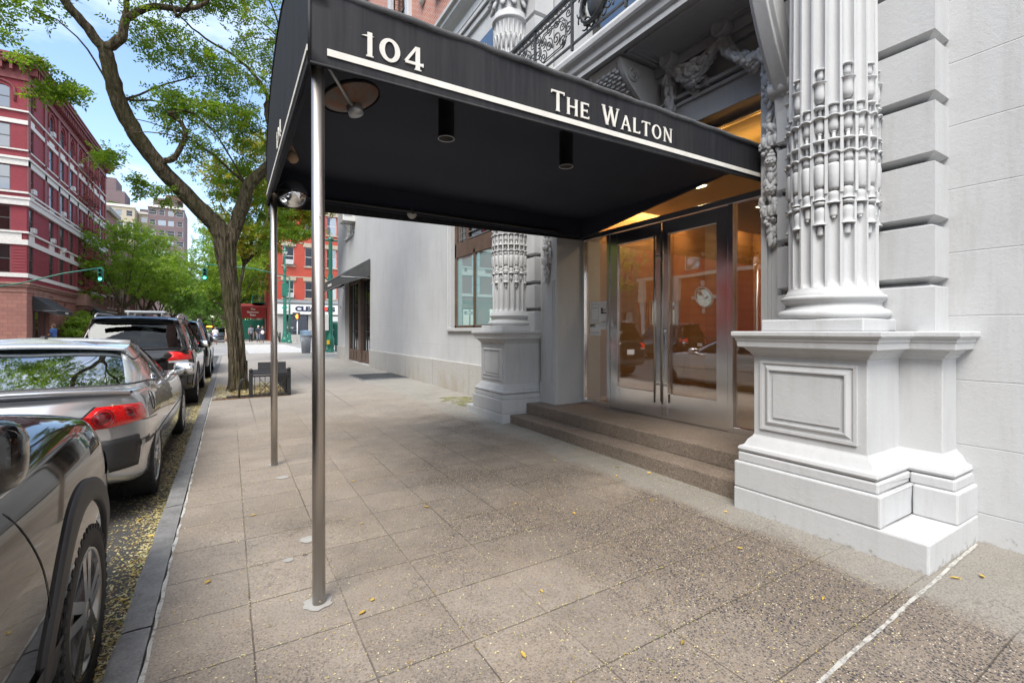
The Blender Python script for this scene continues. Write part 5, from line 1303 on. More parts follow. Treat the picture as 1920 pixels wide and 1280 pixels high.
# --- silver coupe
def coupe_spec():
    L, W, H = 4.63, 1.82, 1.39
    st = [(.02, .70, .40, .80, .86), (.10, .80, .32, .89, .975), (.28, .865, .27, .94, 1.00), (.62, .90, .235, .965, 1.01), (1.0, .91, .20, .975, .99), (1.7, .905, .19, .95, .96), (2.6, .905, .19, .93, .95), (3.3, .905, .20, .915, .96), (3.75, .895, .21, .865, .91), (4.15, .865, .22, .77, .84), (4.42, .78, .24, .66, .73), (4.58, .64, .27, .57, .61)]
    def bow(y, x):   # plan curvature of the ends
        e = 0
        if y < .5: e = .34*(x/.9)**2.6*(1-y/.5)
        if y > 4.1: e = -.30*(x/.9)**2.2*((y-4.1)/.5)
        return e
    # cabin columns from front centre round to rear centre: belt, glass bottom, glass top, roof edge
    cab = [('w', [(0, 3.50, .93), (0, 3.42, .955), (0, 2.62, 1.315), (0, 2.55, 1.345)]),
           ('w', [(.40, 3.46, .93), (.40, 3.38, .955), (.30, 2.60, 1.31), (.28, 2.53, 1.34)]),
           ('p', [(.72, 3.26, .90), (.68, 3.20, .95), (.52, 2.52, 1.285), (.50, 2.46, 1.32)]),
           ('s', [(.81, 3.08, .88), (.765, 2.98, .945), (.60, 2.42, 1.265), (.555, 2.36, 1.325)]),
           ('s', [(.86, 2.45, .88), (.815, 2.42, .955), (.625, 2.15, 1.285), (.575, 2.12, 1.345)]),
           ('p', [(.87, 1.98, .88), (.82, 1.98, .965), (.635, 1.86, 1.290), (.585, 1.84, 1.350)]),
           ('s', [(.87, 1.94, .88), (.82, 1.94, .965), (.635, 1.82, 1.290), (.585, 1.80, 1.350)]),
           ('p', [(.875, 1.42, .88), (.835, 1.42, .985), (.690, 1.60, 1.245), (.63, 1.50, 1.335)]),
           ('p', [(.875, .92, .92), (.835, 1.00, 1.02), (.69, 1.26, 1.20), (.635, 1.20, 1.30)]),
           ('r', [(.80, .56, .96), (.72, .66, 1.02), (.60, 1.24, 1.265), (.575, 1.28, 1.295)]),
           ('r', [(.42, .50, .98), (.40, .56, 1.02), (.32, 1.34, 1.325), (.30, 1.38, 1.345)]),
           ('r', [(0, .47, .98), (0, .53, 1.02), (0, 1.37, 1.335), (0, 1.41, 1.355)])]
    def extra(T, sp, pp, bvh, body, spec):
        yc = 1.25
        for s in (1, -1):
            o = pp('tail_light', 'tail_red', lambda v, s=s: (s*(22.5+7.5*v**1.3), .725+.175*v), lambda v, s=s: (s*(48.5+3.0*v-5*v*v), .755+.135*v), yc, .007, dome=.014)
            d = R(s*31.5); dv = V((sin(d), -cos(d), 0)); h = bvh.ray_cast(V((0, yc, .812))+dv*3, -dv)[0]
            mb = MB()
            for r_ in (.066, .050, .030): mb.lathe([(r_-.004, 0), (r_, .006), (r_+.004, 0)], h+dv*.016, 28, dv)
            d2 = R(s*39.5); dv2 = V((sin(d2), -cos(d2), 0)); h2 = bvh.ray_cast(V((0, yc, .825))+dv2*3, -dv2)[0]
            for r_ in (.050, .036): mb.lathe([(r_-.003, 0), (r_, .006), (r_+.003, 0)], h2+dv2*.018, 24, dv2)
            mb.build('lamp_ring', MC['lens_dark'], o)
            mb = MB()
            for hh_, dd_, rr_ in ((h, dv, .046), (h2, dv2, .034)): mb.lathe([(0, .010), (rr_*.6, .009), (rr_, 0)], hh_+dd_*.0165, 24, dd_)
            for (pa, pz) in [(25.0+i*1.5+j*.6, .742+j*.020) for i in range(3) for j in range(3)]:
                d3 = R(s*pa); dv3 = V((sin(d3), -cos(d3), 0)); h3 = bvh.ray_cast(V((0, yc, pz))+dv3*3, -dv3)[0]
                if h3: mb.lathe([(0, .004), (.0055, .003), (.0065, 0)], h3+dv3*.014, 8, dv3)
            mb.build('inner_lens', MC['lens_dark'], o)
            pp('lamp_gap', 'dark_inside', lambda v, s=s: (s*(21.9+7.5*v**1.3), .722+.182*v), lambda v, s=s: (s*(22.6+7.5*v**1.3), .722+.182*v), yc, .003, n=12, mm=1)
            # fuel flap, door gaps, sill crease
            for (y0, z0, y1, z1, b) in ((1.88, .25, 1.90, .97, .03), (3.35, .25, 3.22, .93, -.05)): seam_line(sp, y0, z0, y1, z1, s, T, bow=b)
            hline(sp, .62, 4.05, .56, .56, s, .006)
            hline(sp, 1.8, 3.3, .28, .28, s, .005)
            sp('door_handle', 'silver_paint', (lambda v: (2.02, .80+.03*v), lambda v: (2.22, .80+.03*v)), s, .018, 3, 8)
            mirror_pod(T, s, .86, 2.93, .985, 'silver_paint')
            # dashed gap between bumper and wing
            hline(sp, .28, .92, .76, .71, s, .0035, name='bumper_gap')
        pp('boot_gap', 'dark_inside', lambda v: (-30, .705+.006*v), lambda v: (30, .705+.006*v), yc, .0015, n=1, mm=30)
        # fuel flap ring on the right wing
        mbf = MB(); pts = []
        for k in range(29):
            q = 2*pi*k/28; y, z = .80+.075*cos(q), .86+.082*sin(q); h = bvh.ray_cast(V((2.5, y, z)), V((-1, 0, 0)))[0]
            if h: pts.append(h+V((.0015, 0, 0)))
        mbf.tube(pts, .0028, 5); mbf.build('fuel_flap', MC['dark_inside'], T)
        # rear spoiler lip
        mb = MB(); n = 24
        def spl(i, j):
            t = i/n*2-1; x = .80*t; yb = .05+.30*abs(t)**2.6; zc = 1.015-.05*abs(t)**3
            prof = [(.20, -.012), (.10, .008), (.0, .030), (-.035, .030), (-.045, .018), (-.030, .004), (.03, -.022), (.08, -.035)][j]
            return (x, yb+prof[0]+.02, zc+prof[1])
        mb.grid(spl, n+1, 8); mb.build('spoiler', MC['silver_paint'], T)
        # black bumper guard mat with straps
        g = pp('bumper_guard', 'black_plastic', lambda v: (-18, .40+.235*v), lambda v: (43.8+.8*sin(pi*v), .40+.245*v), yc, .014, n=6, mm=40)
        sol = g.modifiers.new('s', 'SOLIDIFY'); sol.thickness = .012
        pp('guard_strap', 'black_plastic', lambda v: (42.5, .548+.035*v), lambda v: (56, .565+.035*v), yc, .018, n=2, mm=16, par=g)
        pp('buckle', 'grey_metal', lambda v: (44.6, .542+.05*v), lambda v: (46.4, .543+.05*v), yc, .024, n=2, mm=3, par=g)
        # badge
        t = text('G35', (0, 0, 0), .034, 0, None, 'model_badge', 'chrome', ext=.003)
        d = R(17.5); dv = V((sin(d), -cos(d), 0)); h = bvh.ray_cast(V((0, yc, .86))+dv*3, -dv)[0]
        t.data.transform(Matrix.Translation(h+dv*.004) @ Matrix.Rotation(d*1.0, 4, 'Z')); adopt(t, T)
        # roof fin, headlights, exhausts
        mb = MB(); mb.prism([(1.66, 0), (1.50, 0), (1.52, .035), (1.545, .045)], 0, -.02, .02); o = mb.build('roof_antenna', MC['black_plastic'], T, bevel=.006); o.data.transform(Matrix.Translation((0, 0, 1.375)))
        for s in (1, -1):
            mb = MB(); mb.lathe([(.045, 0), (.05, .05), (.042, .05), (.04, 0)], (s*.5, .03, .27), 18, (0, -1, 0)); mb.build('exhaust', MC['chrome'], T)
            sp('headlight', 'lamp_lens', (lambda v: (3.98+.1*v, .62+.10*v), lambda v: (4.36-.02*v, .56+.10*v)), s, .006, 6, 8)
        plate(T, '', .035, .80, -1)
    return dict(L=L, W=W, H=H, stations=st, bow=bow, cabin=cab, cy=2.0, wheels=(.96, 3.80), wz=.335, wr=.325, arch=.365, style='coupe', paint='silver_paint', seat=.78, extra=extra, crown=.03, rear_glass='coupe_rear_glass')
n_ = NT('coupe_rear_glass'); MC['coupe_rear_glass'] = n_.done(n_('MixShader', n_.m('MULTIPLY_ADD', n_.m('POWER', n_('LayerWeight', .5, o=1), 4.0), .6, .42), n_('BsdfTransparent', i_Color=(.16, .20, .19)), n_('BsdfGlossy', i_Color=(.95, .97, .98), i_Roughness=.01)))
build_car('silver two-door coupe with red tail lamps and black bumper guard', 'cars parked along the kerb', coupe_spec(), (-1.47, 4.38, gh(6.5)+RD))

# --- SUVs (shared spec with different paint and details)
def suv_spec(paint, kind, H=1.70, L=4.62, W=1.83, near=False):
    st = [(.02, .72, .42, .92, .98), (.08, .82, .36, 1.02, 1.06), (.25, .885, .31, 1.05, 1.08), (.7, .915, .28, 1.06, 1.08), (1.3, .915, .27, 1.045, 1.06), (2.2, .915, .27, 1.03, 1.05), (3.0, .915, .27, 1.02, 1.08), (3.5, .912, .27, 1.03, 1.13), (3.95, .90, .28, 1.04, 1.15), (4.3, .87, .30, 1.01, 1.10), (4.5, .79, .33, .92, 1.00), (4.60, .67, .40, .76, .84)]
    def bow(y, x):
        e = 0
        if y < .5: e = .16*(x/.9)**3*(1-y/.5)
        if y > 4.1: e = -.26*(x/.9)**2.4*((y-4.1)/.5)
        return e
    h = H
    cab = [('w', [(0, 3.14, 1.04), (0, 3.06, 1.08), (0, 2.42, h-.10), (0, 2.34, h-.055)]),
           ('w', [(.45, 3.10, 1.03), (.44, 3.02, 1.08), (.38, 2.40, h-.105), (.36, 2.32, h-.06)]),
           ('p', [(.78, 2.96, 1.0), (.74, 2.88, 1.07), (.60, 2.34, h-.12), (.57, 2.28, h-.075)]),
           ('s', [(.84, 2.84, .98), (.80, 2.76, 1.06), (.655, 2.28, h-.135), (.615, 2.24, h-.075)]),
           ('s', [(.865, 2.42, .98), (.83, 2.38, 1.055), (.68, 2.14, h-.135), (.635, 2.12, h-.065)]),
           ('p', [(.87, 2.13, .98), (.835, 2.13, 1.06), (.685, 2.05, h-.135), (.64, 2.04, h-.062)]),
           ('s', [(.87, 2.08, .98), (.835, 2.08, 1.06), (.685, 2.00, h-.135), (.64, 1.98, h-.062)]),
           ('p', [(.87, 1.18, .98), (.835, 1.18, 1.07), (.68, 1.16, h-.14), (.64, 1.14, h-.065)]),
           ('q', [(.87, 1.12, .98), (.835, 1.10, 1.07), (.68, 1.10, h-.14), (.64, 1.08, h-.065)]),
           ('p', [(.86, .62, .99), (.82, .58, 1.09), (.665, .66, h-.16), (.63, .52, h-.075)]),
           ('p', [(.82, .24, 1.0), (.78, .26, 1.10), (.63, .42, h-.19), (.60, .34, h-.10)]),
           ('r', [(.76, .12, 1.0), (.70, .15, 1.11), (.575, .34, h-.17), (.55, .27, h-.09)]),
           ('r', [(.42, .06, 1.0), (.40, .09, 1.10), (.34, .30, h-.155), (.33, .20, h-.075)]),
           ('r', [(0, .04, 1.0), (0, .07, 1.10), (0, .28, h-.15), (0, .18, h-.07)])]
    def extra(T, sp, pp, bvh, body, spec):
        for s in (1, -1):
            # plastic arch flares and sill
            for y in spec['wheels']:
                r0, r1 = (.432, .525) if near else (.395, .455)
                def lf(v, y=y): q = pi*(1.04*v-.02); return (y+r0*cos(q), spec['wz']+r0*sin(q)+0)
                def rg(v, y=y): q = pi*(1.04*v-.02); return (y+r1*cos(q), spec['wz']+r1*sin(q)*(1.0))
                f = sp('arch_flare', 'black_plastic', (lf, rg), s, .012, 40, 4)
                so_ = f.modifiers.new('s', 'SOLIDIFY'); so_.thickness = .03; so_.offset = -1
            sp('sill_cladding', 'black_plastic', (lambda v: (1.32, .29+.16*v), lambda v: (3.32, .29+.15*v)), s, .010, 5, 30)
            for (y0, z0, y1, z1, b) in ((1.30, .45, 1.18, 1.03, .05), (2.10, .30, 2.09, 1.04, 0), (3.16, .30, 2.92, 1.02, .08)): seam_line(sp, y0, z0, y1, z1, s, T, bow=b)
            for y in (1.38, 2.28): sp('door_handle', spec['paint'], (lambda v, y=y: (y, .90+.03*v), lambda v, y=y: (y+.2, .90+.03*v)), s, .02, 3, 8)
            mirror_pod(T, s, .815 if near else .845, 2.66, 1.205 if near else 1.12, 'gloss_black' if near else spec['paint'], size=(.088, .085, .092) if near else (.12, .075, .09), glass=not near)
            sp('headlight', 'lamp_lens', (lambda v: (4.08+.1*v, .80+.10*v), lambda v: (4.42-.02*v, .74+.11*v)), s, .006, 6, 8)
            # roof rail
            mb = MB(); mb.tube([(s*.60, .62, h-.06), (s*.605, .70, h-.01), (s*.61, .85, h+.012), (s*.61, 2.1, h+.018), (s*.60, 2.3, h-.01), (s*.59, 2.36, h-.05)], .018, 8); mb.build('roof_rail', MC['grey_metal' if not near else 'black_plastic'], T)
            # tail lamp: C shape
            pp('tail_light', 'tail_red', lambda v, s=s: (s*(22+(1-abs(2*v-1))*3.5), .88+.20*v), lambda v, s=s: (s*40.5, .90+.17*v), 1.25, .007, dome=.008)
            pp('reversing_lamp', 'lamp_lens', lambda v, s=s: (s*(23), .845+.035*v), lambda v, s=s: (s*36, .845+.045*v), 1.25, .012, n=3, mm=8)
        pp('tailgate_gap', 'dark_inside', lambda v: (-30, .60+.006*v), lambda v: (30, .60+.006*v), 1.25, .0015, n=1, mm=26)
        pp('bumper_trim', 'black_plastic', lambda v: (-33, .42+.13*v), lambda v: (33, .42+.13*v), 1.25, .012, n=3, mm=30)
        pp('grille', 'black_plastic', lambda v: (180-18, .56+.22*v), lambda v: (180+18, .56+.22*v), 3.3, .012, n=5, mm=20)
        mb = MB(); mb.prism([(.50, 0), (.30, 0), (.33, .05), (.36, .06)], 0, -.02, .02); o = mb.build('roof_antenna', MC['black_plastic'], T, bevel=.008); o.data.transform(Matrix.Translation((0, 0, h-.03)))
        mb = MB(); mb.grid(lambda i, j: (-.5+i*.1, .13-.10*(j/3), h-.055-.012*j+.02*(1-((i-5)/5)**2)), 11, 4); mb.build('roof_spoiler', MC[spec['paint']], T)
        plate(T, '', -.048, .78, -1)
    return dict(L=L, W=W, H=H, stations=st, bow=bow, cabin=cab, cy=1.85, wheels=(.92, 3.62), wz=.365, wr=.355, arch=.43 if near else .405, style='suv' if near else 'plain', paint=paint, seat=.98, extra=extra, crown=.03)
build_car('dark charcoal car nearest the camera with black wheel-arch cladding and a black wing mirror', 'cars parked along the kerb', suv_spec('charcoal_paint', 'near', near=True), (-1.41, -1.08, gh(1.5)+RD))
f2 = build_car('black sport utility car with roof rails and roof box parked ahead of the silver coupe', 'cars parked along the kerb', suv_spec('black_paint', 'mid', H=1.72), (-1.45, 10.35, gh(12.5)+RD))
mb = MB(); mb.box(-1.85, -1.15, 12.3, 12.9, 1.74, 1.80); mb.box(-1.8, -1.76, 12.25, 12.95, 1.66, 1.75); mb.box(-1.24, -1.2, 12.25, 12.95, 1.66, 1.75); tag(mb.build('roof_box', MC['grey_metal'], None, bevel=.03), 'flat grey carrier lying across the roof of the black car', 'roof carrier')
f3 = copy_tree(f2); f3['label'] = 'dark sport utility car farthest along the kerb, just short of the crossing'; f3.location = (-1.40, 15.9, gh(18)+RD)
f4 = build_car('dark blue sport utility car waiting beyond the avenue crossing, facing the camera', None, suv_spec('blue_paint', 'far', H=1.75), (-1.0, 67.0, .05), pi, name='waiting_car')
mb = MB(); mb.box(-2.25, -1.7, 64.2, 64.4, 1.80, 1.95); tag(mb.build('roof_sign', MC['signal_orange'], None, bevel=.03), 'small yellow sign on the roof of the far waiting car', 'sign')
f5 = copy_tree(f2); f5['group'] = 'cars parked along the opposite kerb'; f5['label'] = 'black car parked across the street, seen only in the door glass'; f5.location = (-9.6, 14.0, gh(16)+RD)
# ------------------------------------------------------------------ trees
def np_mesh(name, verts, faces4, m, parent=None):
    me = bpy.data.meshes.new(name); nv, nf = len(verts), len(faces4)
    me.vertices.add(nv); me.vertices.foreach_set('co', verts.astype(np.float32).ravel())
    me.loops.add(nf*4); me.loops.foreach_set('vertex_index', faces4.astype(np.int32).ravel())
    me.polygons.add(nf); me.polygons.foreach_set('loop_start', np.arange(nf, dtype=np.int32)*4); me.polygons.foreach_set('loop_total', np.full(nf, 4, dtype=np.int32))
    me.update(calc_edges=True); me.materials.append(m)
    o = bpy.data.objects.new(name, me); COL.objects.link(o)
    if parent: adopt(o, parent)
    return o
def fronds(centres, seed, per=12, length=.24, leaf=.055, wid=.019, droop=.35):
    # pinnate leaves: each centre becomes one frond of `per` leaflets
    g = np.random.default_rng(seed); n = len(centres); C = np.asarray(centres, float)
    az = g.uniform(0, 2*np.pi, n); el = g.normal(-droop, .45, n)
    d = np.stack([np.cos(az)*np.cos(el), np.sin(az)*np.cos(el), np.sin(el)], 1)
    rn = g.normal(size=(n, 3)); rn[:, 2] += 1.2
    side = np.cross(d, rn); side /= np.linalg.norm(side, axis=1)[:, None]+1e-9
    V4 = []
    for k in range(per):
        t = (k//2+.5)/(per/2); sg = 1 if k % 2 else -1
        base = C+d*length*(t-.3)*(1-.0*t)+np.array([0, 0, -1.])*(.10*t*t*length)
        ld = side*sg*.88+d*.45; ld /= np.linalg.norm(ld, axis=1)[:, None]
        ld += g.normal(scale=.22, size=(n, 3))
        L = leaf*g.uniform(.7, 1.15, n)[:, None]; w_ = np.cross(ld, g.normal(scale=.5, size=(n, 3))+np.cross(d, side)); w_ /= np.linalg.norm(w_, axis=1)[:, None]+1e-9; w_ *= wid*g.uniform(.8, 1.2, n)[:, None]
        V4.append(np.stack([base, base+ld*L*.45+w_, base+ld*L, base+ld*L*.5-w_], 1))
    A = np.concatenate(V4, 0).reshape(-1, 3); F = np.arange(len(A)).reshape(-1, 4); return A, F
def blobs_points(blobs, seed):
    # blobs: (x,y,z, rx,ry,rz, n): points gather on small sprays inside each ellipsoid
    g = np.random.default_rng(seed); out = []
    for x, y, z, rx, ry, rz, n in blobs:
        ns = max(3, n//16)
        c = g.normal(size=(ns, 3)); c /= np.linalg.norm(c, axis=1)[:, None]; c *= (g.uniform(0.15, 1, ns)**.5)[:, None]; c = c*[rx, ry, rz]+[x, y, z]
        k = g.integers(0, ns, n); sp = min(rx, ry, rz)*.30
        off = g.normal(size=(n, 3))*[sp*1.25, sp*1.25, sp*.55]
        out.append(c[k]+off)
    return np.concatenate(out, 0)
def knotty(pts, n=6, amp=.012, seed=1):
    q = random.Random(seed); c = catmull(pts, n)
    return [p+V((q.uniform(-1, 1), q.uniform(-1, 1), q.uniform(-1, 1)))*amp for p in c]
def limb(mb, pts, r0, r1, seed=1, amp=.01, n=14):
    c = knotty(pts, 5, amp, seed); N = len(c)-1; q = random.Random(seed+50)
    rad = [(r0+(r1-r0)*(i/N)**.85)*(1+q.uniform(-.05, .05)) for i in range(N+1)]
    mb.tube(c, rad, n)
def big_tree():
    T = thing('honey_locust_tree', 'large forked honey locust with rough bark standing in the tree pit by the kerb', 'tree', (.15, 11.6, gh(11.6)))
    mb = MB()
    # trunk with bark ribs
    axis = catmull([(.16, 11.62, -.05), (.155, 11.6, .35), (.12, 11.58, 1.0), (.05, 11.56, 1.8), (-.02, 11.55, 2.55), (-.07, 11.55, 3.1), (-.08, 11.55, 3.42)], 9)
    N = len(axis)
    def tr(i, j):
        p = axis[i]; t = i/(N-1); q = 2*pi*j/110
        r = .140+.018*(1-t)+.09*exp(-p.z/.16)+.055*exp(-((p.z-3.3)/.5)**2)
        rib = .009*sin(q*19+2.2*sin(p.z*2.1)+1.3*sin(p.z*5))+.006*sin(q*37+p.z*4+2*sin(p.z*7))+.012*sin(q*3+p.z*1.1)+.05*exp(-p.z/.2)*sin(q*5+.6)
        # long scar on the side
        sc = exp(-((q-5.2)/.22)**2)*(.05 if p.z < 1.9 else 0)
        r += rib-sc
        return (p.x+r*cos(q), p.y+r*sin(q), p.z)
    mb.grid(lambda i, j: tr(i, j % 110), N, 111)
    trunk = mb.build('trunk', MC['bark'], T)
    L = MB()
    limb(L, [(-.06, 11.55, 3.25), (-.26, 11.5, 3.62), (-.62, 11.4, 3.98), (-1.05, 11.2, 4.42), (-1.42, 11.0, 4.92), (-1.68, 10.8, 5.45), (-1.78, 10.6, 5.95), (-1.84, 10.5, 6.3)], .185, .105, 2, .012, 18)
    limb(L, [(-1.84, 10.5, 6.25), (-2.1, 10.4, 6.55), (-2.4, 10.3, 6.95), (-2.42, 10.2, 7.4), (-2.3, 10, 8.2), (-2.4, 9.8, 9.4)], .085, .03, 3, .015)
    limb(L, [(-1.83, 10.5, 6.25), (-1.62, 10.5, 6.5), (-1.55, 10.5, 6.85), (-1.2, 10.4, 7.15), (-.75, 10.3, 7.2), (-.42, 10.2, 7.35), (-.2, 10.1, 7.7)], .085, .03, 4, .015)
    limb(L, [(-1.55, 10.5, 6.8), (-1.55, 10.6, 7.3), (-1.4, 10.7, 8.1), (-1.5, 11, 9.3)], .05, .02, 5, .02)
    limb(L, [(-1.2, 11.1, 4.6), (-.95, 11.0, 4.66), (-.84, 10.9, 4.78), (-.72, 10.8, 5.1), (-.78, 10.8, 5.32), (-.98, 10.7, 5.42)], .06, .035, 6, .012)
    limb(L, [(-.98, 10.7, 5.42), (-.75, 10.7, 5.52), (-.55, 10.7, 5.5), (-.32, 10.6, 5.25)], .035, .012, 7, .012)
    limb(L, [(-.05, 11.55, 3.2), (.12, 11.5, 3.62), (.26, 11.4, 4.1), (.34, 11.3, 4.45), (.62, 11.2, 4.78), (.88, 11.0, 5.1), (.86, 10.9, 5.45), (.70, 10.8, 5.85), (.72, 10.8, 6.2)], .15, .085, 8, .012, 16)
    limb(L, [(.72, 10.8, 6.15), (.90, 10.7, 6.5), (1.0, 10.6, 7.0), (1.2, 10.5, 7.9), (1.3, 10.4, 9.2)], .07, .025, 9, .015)
    limb(L, [(.72, 10.8, 6.15), (.45, 10.7, 6.5), (.1, 10.6, 6.75), (-.4, 10.5, 6.9), (-.8, 10.2, 7.05)], .04, .012, 10, .015)
    limb(L, [(.86, 10.9, 5.3), (1.05, 10.8, 5.7), (1.4, 10.7, 6.1), (2.0, 10.5, 6.7)], .05, .02, 11, .015)
    limb(L, [(.62, 11.2, 4.78), (.8, 11.1, 4.35), (.72, 11.0, 3.9), (.60, 10.9, 3.5)], .03, .012, 12, .015, 8)
    q = random.Random(5)
    tips = [(-2.4, 9.8, 9.2), (-1.5, 11, 9.0), (1.3, 10.4, 9.0), (-2.3, 10, 8.2), (-.2, 10.1, 7.7), (2, 10.5, 6.7), (-1.4, 10.7, 8.1), (1.0, 10.6, 7.2), (-.8, 10.2, 7.0), (-1.7, 10.8, 5.5), (.3, 11.4, 4.5)]
    for k in range(46):
        t = V(q.choice(tips)); e = t+V((q.uniform(-2, 2), q.uniform(-2, 1.6), q.uniform(-.6, 1.6))); m_ = (t+e)/2+V((0, 0, q.uniform(.1, .4)))
        limb(L, [t, m_, e], .022, .006, 100+k, .02, 6)
    L.build('limb', MC['bark'], trunk)
    bl = [b[:6]+(int(b[6]*(.72 if b[2] > 5.4 else .9)),) for b in CROWN_MAIN]
    pts = blobs_points(bl, 21); A, F = fronds(pts, 22, 12, .25, .062, .0165, .3)
    np_mesh('crown', A, F, MC['leaf_green'], T)
# (x, y, z, rx, ry, rz, fronds)
CROWN_MAIN = []
def px2(u, v, y):   # used only offline to tabulate
    pass
def add_blob(*a): CROWN_MAIN.append(a)
for b in [
 # high left, around the left limb
 (-4.3, 11.6, 9.3, 1.3, 1.2, .9, 420), (-3.0, 10.8, 8.7, 1.1, 1.2, .9, 420), (-2.0, 10.6, 9.2, 1.2, 1.2, .9, 420), (-.7, 10.6, 9.2, 1.2, 1.3, .9, 420), (.4, 10.6, 9.0, 1.1, 1.2, .9, 380),
 (-3.1, 10.6, 7.5, .9, .9, .65, 300), (-2.2, 10.4, 7.6, .8, .9, .6, 260), (-1.2, 10.6, 7.9, .9, 1, .6, 320), (-.3, 10.6, 7.8, .9, 1, .6, 330), (.7, 10.7, 7.7, .9, 1, .7, 300),
 (-2.9, 10.5, 6.6, .55, .7, .40, 190), (-.9, 10.9, 6.9, .8, .9, .45, 250), (-.2, 11.0, 6.6, .8, .9, .5, 300), (.6, 11.0, 6.9, .7, .9, .55, 240), (1.35, 11, 7.2, .8, 1, .8, 260),
 (-3.4, 10.4, 6.0, .55, .6, .30, 170), (-2.7, 10.3, 5.5, .45, .5, .30, 150), (-2.25, 10.3, 5.15, .35, .4, .22, 80),
 (-1.1, 11.2, 5.9, .55, .8, .4, 220), (-.6, 11.0, 5.6, .55, .8, .4, 220), (-.1, 11.2, 5.9, .6, .9, .45, 240), (.35, 11.3, 5.5, .5, .8, .4, 190), (.3, 11.1, 6.2, .6, .7, .4, 180), (1.0, 11.3, 5.6, .45, .7, .45, 150),
 (-1.9, 11.4, 4.75, .30, .5, .30, 90), (-1.35, 11.6, 4.2, .26, .4, .22, 70), (-1.05, 11.4, 4.0, .22, .4, .18, 50), (-.65, 11.0, 4.95, .45, .6, .3, 120),
 (.20, 12.0, 4.95, .40, .7, .32, 120), (-.05, 12.0, 4.55, .35, .6, .25, 80), (.75, 11.8, 4.4, .35, .7, .35, 90), (.5, 12.0, 3.9, .35, .6, .3, 60), (.95, 11.6, 3.75, .5, .8, .28, 150), (1.4, 11.6, 3.65, .35, .7, .22, 90), (.8, 11.9, 3.3, .3, .6, .2, 50)]: add_blob(*b)
big_tree()
def near_sprig():   # tip of the next tree's crown, overhead at the left edge
    T = thing('overhanging_tree', 'blurred yellow-green tree crown hanging into the top left corner of the view', 'tree', (-5.8, 8.6, gh(9)+RD))
    mb = MB(); limb(mb, [(-9.2, 9.5, -.1), (-9.1, 9.4, 3), (-8.8, 9.2, 5.2), (-7.8, 9.2, 6.6), (-6.3, 9.4, 7.6), (-5.4, 9.8, 8.0)], .2, .02, 33, .01, 12); mb.build('trunk', MC['bark'], T)
    A, F = fronds(blobs_points([(-4.9, 9.6, 7.75, .7, .8, .55, 210), (-6.0, 9.5, 8.1, 1.0, .9, .6, 250), (-8.2, 9.2, 7.5, 1.7, 1.5, 1, 420), (-9.5, 10, 7.0, 1.5, 1.5, 1, 300)], 31), 32, 12, .25, .062, .018, .3)
    np_mesh('crown', A, F, MC['leaf_green'], T)
near_sprig()
def street_tree(label, x, y, z0, H, spread, seed, m='leaf_deep', base=None, nf=1500, leaf=.16, lean=0, group=None, cl=0, twigs=8):
    q = random.Random(seed); T = thing('street_tree', label, 'tree', (x, y, z0), group); mb = MB()
    fork = V((x+lean*.4, y, z0+H*.27))
    limb(mb, [(x, y, z0-.05), (x+lean*.2, y, z0+H*.14), fork], .17*H/9, .12*H/9, seed, .03, 12)
    bl = []
    for k in range(twigs):
        a = 2*pi*k/twigs+q.uniform(-.4, .4); rr = spread*q.uniform(.45, .95); zz = z0+H*q.uniform(.55, .95)
        e = V((x+lean+rr*cos(a), y+rr*sin(a), zz)); m_ = fork.lerp(e, .5)+V((0, 0, -.06*H*q.random()))
        limb(mb, [fork, m_, e], .085*H/9, .02, seed+k, .05, 8)
        bl.append((e.x, e.y, e.z, spread*.36, spread*.36, H*.11, nf//twigs//2)); bl.append((m_.x+(e.x-m_.x)*.4, m_.y+(e.y-m_.y)*.4, m_.z+H*.06, spread*.32, spread*.32, H*.10, nf//twigs//3))
    mb.build('trunk', MC['bark'], T)
    bl.append((x+lean, y, z0+H*.85, spread*.6, spread*.6, H*.15, nf//5))
    A, F = fronds(blobs_points(bl, seed+200), seed+300, 8, leaf*3.2, leaf, leaf*.42, .3)
    np_mesh('crown', A, F, MC[m], T); return T

# ------------------------------------------------------------------ brick buildings
def bldg_window(B_, mb_f, P, a, b, c, d, rec=.22, fr=.07, frame='window_frame', sash=True, pane='window_glass', shade=None):
    # P(u, z, depth): point on the facade; window set back by rec
    f = MB()
    def bx(u0, u1, z0, z1, d0, d1): 
        f.add([P(u0, z0, d0), P(u1, z0, d0), P(u1, z1, d0), P(u0, z1, d0), P(u0, z0, d1), P(u1, z0, d1), P(u1, z1, d1), P(u0, z1, d1)], [(0,3,2,1), (4,5,6,7), (0,1,5,4), (1,2,6,5), (2,3,7,6), (3,0,4,7)])
    bx(a, a+fr, c, d, rec-.06, rec); bx(b-fr, b, c, d, rec-.06, rec); bx(a+fr, b-fr, c, c+fr, rec-.06, rec); bx(a+fr, b-fr, d-fr, d, rec-.06, rec)
    if sash: bx(a+fr, b-fr, (c+d)/2-.035, (c+d)/2+.035, rec-.05, rec)
    w_ = f.build('window', MC[frame], B_)
    g = MB(); g.add([P(a+fr, c+fr, rec-.02), P(b-fr, c+fr, rec-.02), P(b-fr, d-fr, rec-.02), P(a+fr, d-fr, rec-.02)], [(0,1,2,3)]); g.build('pane', MC[pane], w_)
    if shade:
        g = MB(); z_ = d-(d-c)*shade; g.add([P(a+fr, z_, rec+.04), P(b-fr, z_, rec+.04), P(b-fr, d-fr, rec+.04), P(a+fr, d-fr, rec+.04)], [(0,1,2,3)]); g.build('blind', MC['paper'], w_)
    return w_
